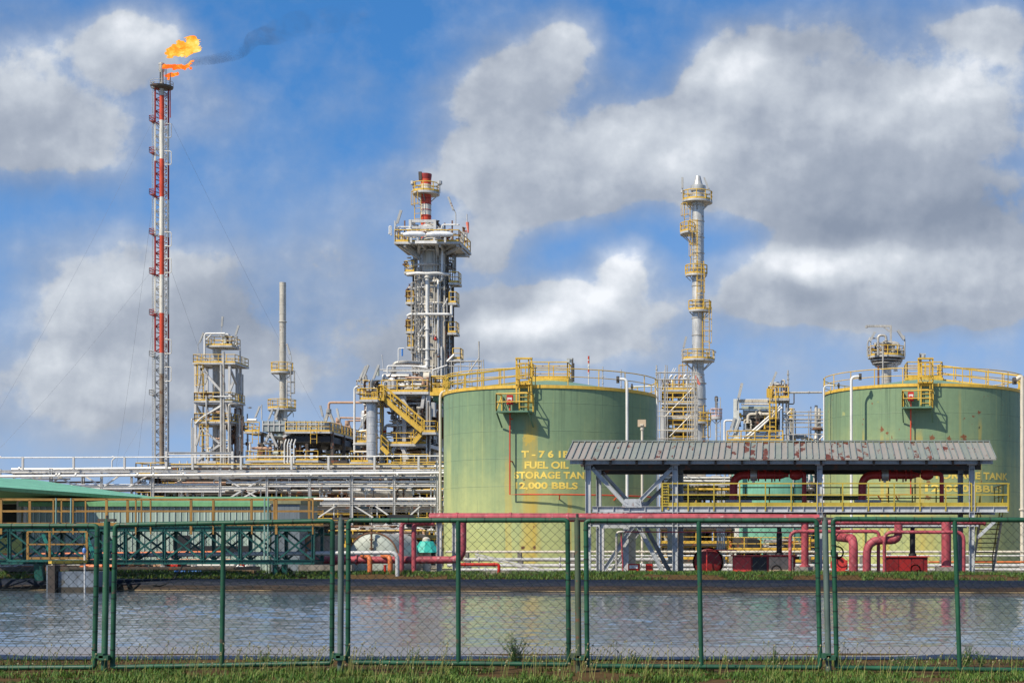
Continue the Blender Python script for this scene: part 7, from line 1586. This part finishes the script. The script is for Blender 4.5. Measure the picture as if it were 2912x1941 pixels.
# ================================================================ SILVER STACK AND ITS NEIGHBOURS
def build_silver_stack():
    f = F(202); k = f.k; cx = f.x(1985); t = thing('silver_stack', 'tall silver stack with a cone tip and caged yellow ladders between platforms', 'stack', (cx, 202, G))
    pr = [(22*k, G), (22*k, f.z(1108)), (20*k, f.z(1085)), (17.2*k, f.z(1062))]
    q = MB(); q.lathe(cx, 202, pr+[(17*k, f.z(1060)), (17*k, f.z(545))], 32); q.build('shell', M['sstack'], t)
    q = MB(); q.lathe(cx, 202, [(17*k, f.z(546)), (21*k, f.z(544)), (22*k, f.z(540)), (22*k, f.z(529)), (14*k, f.z(526)), (12*k, f.z(520)), (7*k, f.z(501)), (6*k, f.z(501)), (6*k, f.z(510))], 32); q.build('cone_tip', M['sstack'], t)
    for sy in (587, 631, 677, 722, 768, 815, 860, 906, 955, 1000): q = MB(); q.lathe(cx, 202, [(17*k, f.z(sy)), (18.6*k, f.z(sy-.4)), (18.6*k, f.z(sy-2.6)), (17*k, f.z(sy-3))], 32); q.build('flange_ring', M['alud'], t)
    for sy in (1046, 1066, 1091, 1135, 1155, 1180, 1205): q = MB(); q.lathe(cx, 202, [(16*k, f.z(sy)), ((24.5 if sy > 1080 else 19)*k, f.z(sy-.4)), ((24.5 if sy > 1080 else 19)*k, f.z(sy-2.2)), (16*k, f.z(sy-2.6))], 32); q.build('flange_ring', M['alud'], t)
    round_platform(t, cx-2*k, 202, f.z(572), 43*k, 17*k, 0, 2*pi, .06, 'galv', 'yellow', .24, .22, 1.15, 1.2)
    round_platform(t, cx, 202, f.z(663), 51*k, 17*k, radians(-130), radians(-30), .06, 'galv', 'yellow', .24, .22, 1.15, 1.)
    round_platform(t, cx-4*k, 202, f.z(781), 32*k, 17*k, radians(-95), radians(70), .06, 'galv', 'yellow', .24, .22, 1.15, 1.)
    round_platform(t, cx+4*k, 202, f.z(883), 34*k, 17*k, radians(-60), radians(110), .06, 'galv', 'yellow', .24, .22, 1.15, 1.)
    round_platform(t, cx, 202, f.z(1023), 47*k, 17*k, 0, 2*pi, .06, 'galv', 'yellow', .24, .22, 1.15, 1.3)
    round_platform(t, cx, 202, f.z(1200), 38*k, 22*k, radians(-80), radians(75), .06, 'galv', 'yellow', .24, .22, 1.15, 1.)
    y = lambda dx: 202-sqrt(max(0, (19*k)**2-min((19*k)**2, (dx*k)**2)))-.35
    for sx, y0, y1 in ((1955, 663, 572), (1975, 781, 640), (1993, 883, 757), (2008, 1023, 862), (1949, 1120, 1023), (2005, 1290, 1175), (1992, 1200, 1165)):
        ladder(t, f.x(sx), y(sx-1985), f.z(y0), f.z(y1)+.5, .9, True, (sx-1985)*.02, .05, 'yellow', .6, .55)
    for sx, sy, l in ((2021, 560, -.5), (1942, 1010, .3), (1942, 560, 0)): floodlight(t, f.x(sx), 201, f.z(sy)-.8, 1.3, l, 'lgrey')
    q = MB(); q.tube(f.p(2031, 1024), f.p(2031, 1005), .1, 6); q.tube(f.p(2031, 1003), f.p(2031, 998), .25, 8); q.tube(f.p(1941, 574), f.p(1941, 548), .1, 6); q.tube(f.p(1941, 548), f.p(1941, 541), .25, 8); q.build('beacon', M['galv'], t)
M['sstack'] = paint('brushed_stack_steel', (.56, .55, .51), .40, .35, .14, .35, .05, grime=.4)
build_silver_stack()
f = F(190); t = thing('windsock', 'salmon red windsock hanging before the silver stack', 'windsock', (f.x(1976), 190, G))
q = MB(); q.tube((f.x(1974), 190, G), f.p(1974, 1064), .07, 6); q.build('mast', M['alud'], t)
q = MB(); q.sweep([f.p(1976, 1068), f.p(1980, 1075), f.p(1985, 1085), f.p(1990, 1093)], [5*f.k, 4.6*f.k, 3.8*f.k, 3*f.k], 12); q.build('sock', M['salmon'], t)
def tower_unit(label, x0, x1, Y, d, levels, bot, seed, fm, name='process_tower', n=13, railm='yellow', step=1.2):
    f = F(Y); t = thing(name, label, 'process tower', (f.x((x0+x1)/2), Y+d/2, G), 'smaller process towers'); X0, X1 = f.x(x0), f.x(x1)
    frame(t, [X0, X1], [Y, Y+d], [G]+[f.z(q) for q in levels], .3, fm)
    for i, q in enumerate(levels):
        rect_platform(t, X0-.3, X1+.3, Y-.4, Y+d, f.z(q), 'flr', .075, 'galv', railm, .22, .2, 1.1, step)
        nx = levels[i-1] if i else bot
        if nx-q > 8: clutter(t, X0, X1, Y, Y+d, f.z(nx), f.z(q+6), n, seed+i, (.06, .17), ('alud', 'brown', 'galv', 'tan', 'white', 'dark', 'alu'), 2)
    clutter(t, X0, X1, Y, Y+d, f.z(levels[-1]), f.z(levels[-1]-34), n, seed+40, (.06, .16), ('alud', 'white', 'galv', 'brown'), 2)
    return t, f
t, f = tower_unit('crowded tower of yellow decks behind the dark scaffold', 1890, 1968, 180, 6, [1256, 1222, 1186, 1145, 1108], 1300, 110, 'galv', n=15)
vvessel(t, f.x(1932), 182, 14*f.k, G, f.z(1150), 'alud', 'vessel', 2, 'dome'); vvessel(t, f.x(1908), 183, 8*f.k, f.z(1108), f.z(1075), 'alu', 'vessel', 1)
for i in range(5): pipe(t, [f.p(1905+i*13, 1108, 1), f.p(1905+i*13, 1072, 1), f.p(1912+i*13, 1066, 1)], 3.2*f.k, ('alu', 'alud', 'tan')[i % 3])
for i in (0, 1): pipe(t, [f.p(1908+i*6, 1062, 0), f.p(1917+i*6, 1046, 0)], 1.2*f.k, 'white')
vvessel(t, f.x(1888), 179, 9*f.k, G, f.z(1165), 'galv', 'vessel', 3, 'flat')
q = MB(); q.bar((f.x(1979), 179, G), f.p(1979, 1125, -1), .5, .5); q.build('tall_column', M['alud'], t, smooth=False)
f = F(262); t = thing('small_flare', 'slim distant pole with a round pinkish platform and a black burner', 'flare stack', (f.x(2037), 262, G)); k = f.k
q = MB(); q.tube((f.x(2037), 262, G), f.p(2037, 1175), 2.8*k, 10); q.build('pole', M['lgrey'], t); q = MB(); q.tube(f.p(2037, 1176), f.p(2037, 1126), 3.6*k, 10); q.tube(f.p(2037, 1140), f.p(2037, 1128), 5*k, 10); q.build('burner', M['dark'], t)
round_platform(t, f.x(2037), 262, f.z(1185), 17*k, 2.8*k, 0, 2*pi, .09, 'galv', 'pinkrail', .4, .3, 1.3, 1.2); ladder(t, f.x(2043), 261.5, G, f.z(1130), .7, False, 0, .07, 'lgrey', .7)
def build_cooler2():
    f = F(150); k = f.k; t = thing('fan_cooler', 'pale framed fan cooler with two white diagonal pipes crossing it', 'air cooler', (f.x(2160), 153, G))
    for sx, w_ in ((2090, .30), (2098, .26)):
        q = MB(); q.bar((f.x(sx), 150-.2*(sx-2090)/8, G), f.p(sx, 1134), w_); q.build('column', M['cream2'], t, smooth=False)
    for sx in (2122, 2190, 2216, 2226, 2236, 2242): q = MB(); q.bar((f.x(sx), 151.5, G), f.p(sx, 1140 if sx > 2200 else 1168, 1.5), .16); q.build('column', M['alud'], t, smooth=False)
    for sy, x0, x1 in ((1137, 2086, 2190), (1142, 2100, 2190), (1149, 2108, 2190)): pipe(t, [f.p(x0, sy, .2), f.p(x1, sy, .2)], 2.8*k, 'cream', 'pipe')
    q = MB(); q.box(f.x(2112), f.x(2214), 151, 157, f.z(1185), f.z(1163)); q.build('bundle_box', M['pale'], t, smooth=False)
    for i in range(7):
        q = MB(); q.bar((f.x(2114+i*16.5), 150.95, f.z(1187)), (f.x(2114+i*16.5), 150.95, f.z(1160)), .07); q.build('stiffener', M['alud'], t, smooth=False)
    clutter(t, f.x(2104), f.x(2215), 150.2, 150.8, f.z(1230), f.z(1160), 18, 151, (.04, .09), ('alud', 'cream', 'galv', 'dark', 'yellow'), 0)
    q = MB(); q.box(f.x(2108), f.x(2218), 150.9, 151-.003, f.z(1162), f.z(1152)); q.build('rusty_panel', M['pvessel'], t, smooth=False)
    q = MB(); q.box(f.x(2122), f.x(2218), 151.1, 157, f.z(1204), f.z(1187)); q.build('fan_plenum', M['black'], t, smooth=False)
    q = MB(); q.lathe(f.x(2146), 151.6, [(13*k, f.z(1207)), (14*k, f.z(1196)), (11*k, f.z(1191)), (.05, f.z(1190))], 18); q.build('fan_ring', M['pvessel'], t)
    q = MB(); q.lathe(f.x(2190), 151.6, [(13*k, f.z(1207)), (14*k, f.z(1196)), (11*k, f.z(1191)), (.05, f.z(1190))], 18); q.build('fan_ring', M['pvessel'], t)
    for o in (0, 12): pipe(t, [f.p(2098+o, 1262, -.5), f.p(2220+o*.4, 1154+o*.3, -.5)], 3*k, 'white', 'diagonal_pipe')
    pipe(t, [f.p(2060, 1262), f.p(2060, 1195), f.p(2090, 1195)], 3*k, 'white', bend=7*k)
    for i in range(9): q = MB(); q.bar(f.p(2125, 1212+i*4.4, 3), f.p(2215, 1213+i*4.4, 3), .1); q.build('louvre', M['dark'], t, smooth=False)
    for a, b in (((2122, 1262), (2150, 1215)), ((2165, 1195), (2130, 1255)), ((2190, 1215), (2160, 1262)), ((2185, 1200), (2200, 1230))): q = MB(); q.bar(f.p(*a, 1.4), f.p(*b, 1.4), .14); q.build('brace', M['alud'], t, smooth=False)
    rect_platform(t, *pf(2066, 2228, 149, 151, 1256), 'f', .055, 'galv', 'yellow', .24, .3, 1.05, 1.3)
    rect_platform(t, *pf(2184, 2244, 149.6, 152.5, 1131), 'fl', .06, 'galv', 'yellow', .24, .22, 1.05, 1.)
    q = MB(); q.bar((f.x(2185), 149.6, f.z(1131)), (f.x(2185), 149.6, f.z(1105)), .35, .1); q.bar((f.x(2192), 149.6, f.z(1131)), (f.x(2192), 149.6, f.z(1105)), .3, .1); q.build('gate_panel', M['yellow'], t, smooth=False)
    ladder(t, f.x(2198), 149.3, f.z(1256), f.z(1106), .55, True, 0, .05, 'yellow', .45, .4)
    clutter(t, f.x(2190), f.x(2242), 150, 152, f.z(1128), f.z(1085), 14, 131, (.05, .12), ('alud', 'white', 'galv', 'tan'), 2)
    pipe(t, [f.p(2222, 1120, .5), f.p(2222, 1082, .5), f.p(2231, 1080, .5), f.p(2232, 1110, .5)], 2.6*k, 'cream', bend=5*k)
    pipe(t, [f.p(2193, 1108, .3), f.p(2193, 1088, .3), f.p(2216, 1087, .3)], 1.6*k, 'galv'); pipe(t, [f.p(2244, 1116, 1), f.p(2338, 1115, 1)], 3*k, 'alud', 'long_pipe', [(f.p(2300, 1115, 1), (1, 0, 0))]); pipe(t, [f.p(2258, 1117, 1), f.p(2258, 1148, 1), f.p(2244, 1148, 1)], 1.6*k, 'dark')
    for sx, sy, l in ((2184, 1098, .5), (2070, 1228, .4), (2082, 1230, .5), (2096, 1130, .3)): floodlight(t, f.x(sx), 149.8, f.z(sy)-1.1, .7, l)
    clutter(t, f.x(2100), f.x(2225), 152, 156, f.z(1300), f.z(1240), 22, 132, (.05, .12), ('alud', 'dark', 'galv', 'white', 'yellow'), 3)
    clutter(t, f.x(2228), f.x(2345), 151, 156, f.z(1300), f.z(1225), 26, 133, (.05, .12), ('alud', 'white', 'galv', 'brown', 'yellow'), 3)
build_cooler2()
f = F(152)
for sx, y0, lb in ((2321, 1152, 'taller beige cylinder of the pair beside the rusty tank'), (2331, 1158, 'shorter beige cylinder of the pair beside the rusty tank')):
    t = thing('vent_cylinder', lb, 'vent', (f.x(sx), 152+(sx-2321)*.1, G), 'beige vent cylinders'); vvessel(t, f.x(sx), 152+(sx-2321)*.1, 4.6*f.k, G, f.z(y0), 'pale', 'shell', 2.4, 'flat', 16)
    q = MB(); q.lathe(f.x(sx), 152+(sx-2321)*.1, [(4.4*f.k, f.z(1212)), (14*f.k, f.z(1220)), (13*f.k, f.z(1222)), (4.4*f.k, f.z(1216))], 16); q.build('rusty_skirt', M['brown'], t)
f = F(156); t = thing('slim_vessel', 'slim grey vessel with a yellow band standing in the wide scaffold', 'vessel', (f.x(2251), 156, G)); vvessel(t, f.x(2251), 156, 5.5*f.k, G, f.z(1165), 'alud', 'shell', 2, 'dome', 16)
round_platform(t, f.x(2251), 156, f.z(1188), 9*f.k, 5.5*f.k, 0, 2*pi, .05, 'galv', 'yellow', .2, .3, .9, .8)
def build_head():
    f = F(192); k = f.k; cx = f.x(2521); t = thing('column_head', 'brown grey column top with a round yellow railed deck and lifting davit', 'process column', (cx, 192, G))
    vvessel(t, cx, 192, 14*k, G, f.z(975), 'alud', 'shell', 2.2, 'dome', 24)
    round_platform(t, cx, 192, f.z(1014), 53*k, 14*k, 0, 2*pi, .055, 'galv', 'yellow', .24, .22, 1.15, 1.3)
    q = MB(); q.lathe(cx, 192, [(14*k, f.z(1041)), (42*k, f.z(1033)), (46*k, f.z(1022)), (14*k, f.z(1020))], 20); q.build('under_frame', M['dark'], t, smooth=False)
    q = MB(); [q.arc(cx, 192, f.z(s), r*k, 0, 2*pi, .09) for s, r in ((1026, 44), (1034, 40), (1040, 32))]; q.build('ring_pipe', M['lgrey'], t)
    pipe(t, [f.p(2497, 1010, -2), f.p(2497, 953, -2), f.p(2520, 953, -2), f.p(2520, 975, -2)], 3.6*k, 'alud', 'overhead_loop', [(f.p(2497, 985, -2), (0, 0, 1)), (f.p(2520, 968, -2), (0, 0, 1))], 12, 9*k)
    pipe(t, [f.p(2476, 1010, -1), f.p(2476, 962, -1), f.p(2495, 961, -1)], 1.8*k, 'alud'); pipe(t, [f.p(2511, 1120, -3), f.p(2511, 985, -3)], 2.4*k, 'alud'); pipe(t, [f.p(2498, 1120, -2.6), f.p(2498, 1040, -2.6)], 3*k, 'brown')
    clutter(t, f.x(2482), f.x(2562), 190, 194, f.z(1012), f.z(975), 26, 141, (.08, .2), ('alud', 'brown', 'galv', 'alud', 'dark'), 0)
    clutter(t, f.x(2535), f.x(2555), 190.5, 193, f.z(1052), f.z(1022), 7, 142, (.06, .14), ('alud', 'dark', 'galv'), 0)
    q = MB(); q.bar(f.p(2533, 1014, -1), f.p(2533, 926, -1), .26); q.bar(f.p(2535, 927, -1), f.p(2463, 927, -1), .24, .24); q.bar(f.p(2529, 942, -1), f.p(2513, 929, -1), .14); q.tube(f.p(2464, 932, -1), f.p(2464, 926, -1), .16, 8); q.build('davit', M['alud'], t, smooth=False)
    for x0, sy, xa, xb in ((2467, 975, 2474, 2488), (2573, 970, 2571, 2553)):
        q = MB(); q.pipe([f.p(x0, 1014, -1), f.p(x0, sy, -1), f.p(xa, sy-16, -1)], .1, 6); q.bar(f.p(xa, sy-5, -1), f.p(xb, sy-31, -1), .45, .3); q.build('floodlight', M['lgrey'], t)
    q = MB(); q.tube(f.p(2487, 977, -2), f.p(2502, 977, -2), 2*k, 8); q.tube(f.p(2490, 980, -2), f.p(2490, 974, -2), 4*k, 10); q.build('gate_valve', M['alud'], t)
build_head()
smoke('small white puff of steam beside the column head', [(2505, 1072, 6), (2530, 1062, 22), (2560, 1052, 26), (2590, 1046, 18), (2606, 1043, 6)], 186, smoke_mat('steam', .42, (.92, .93, .95), 0., 8., .25, .22), 6)
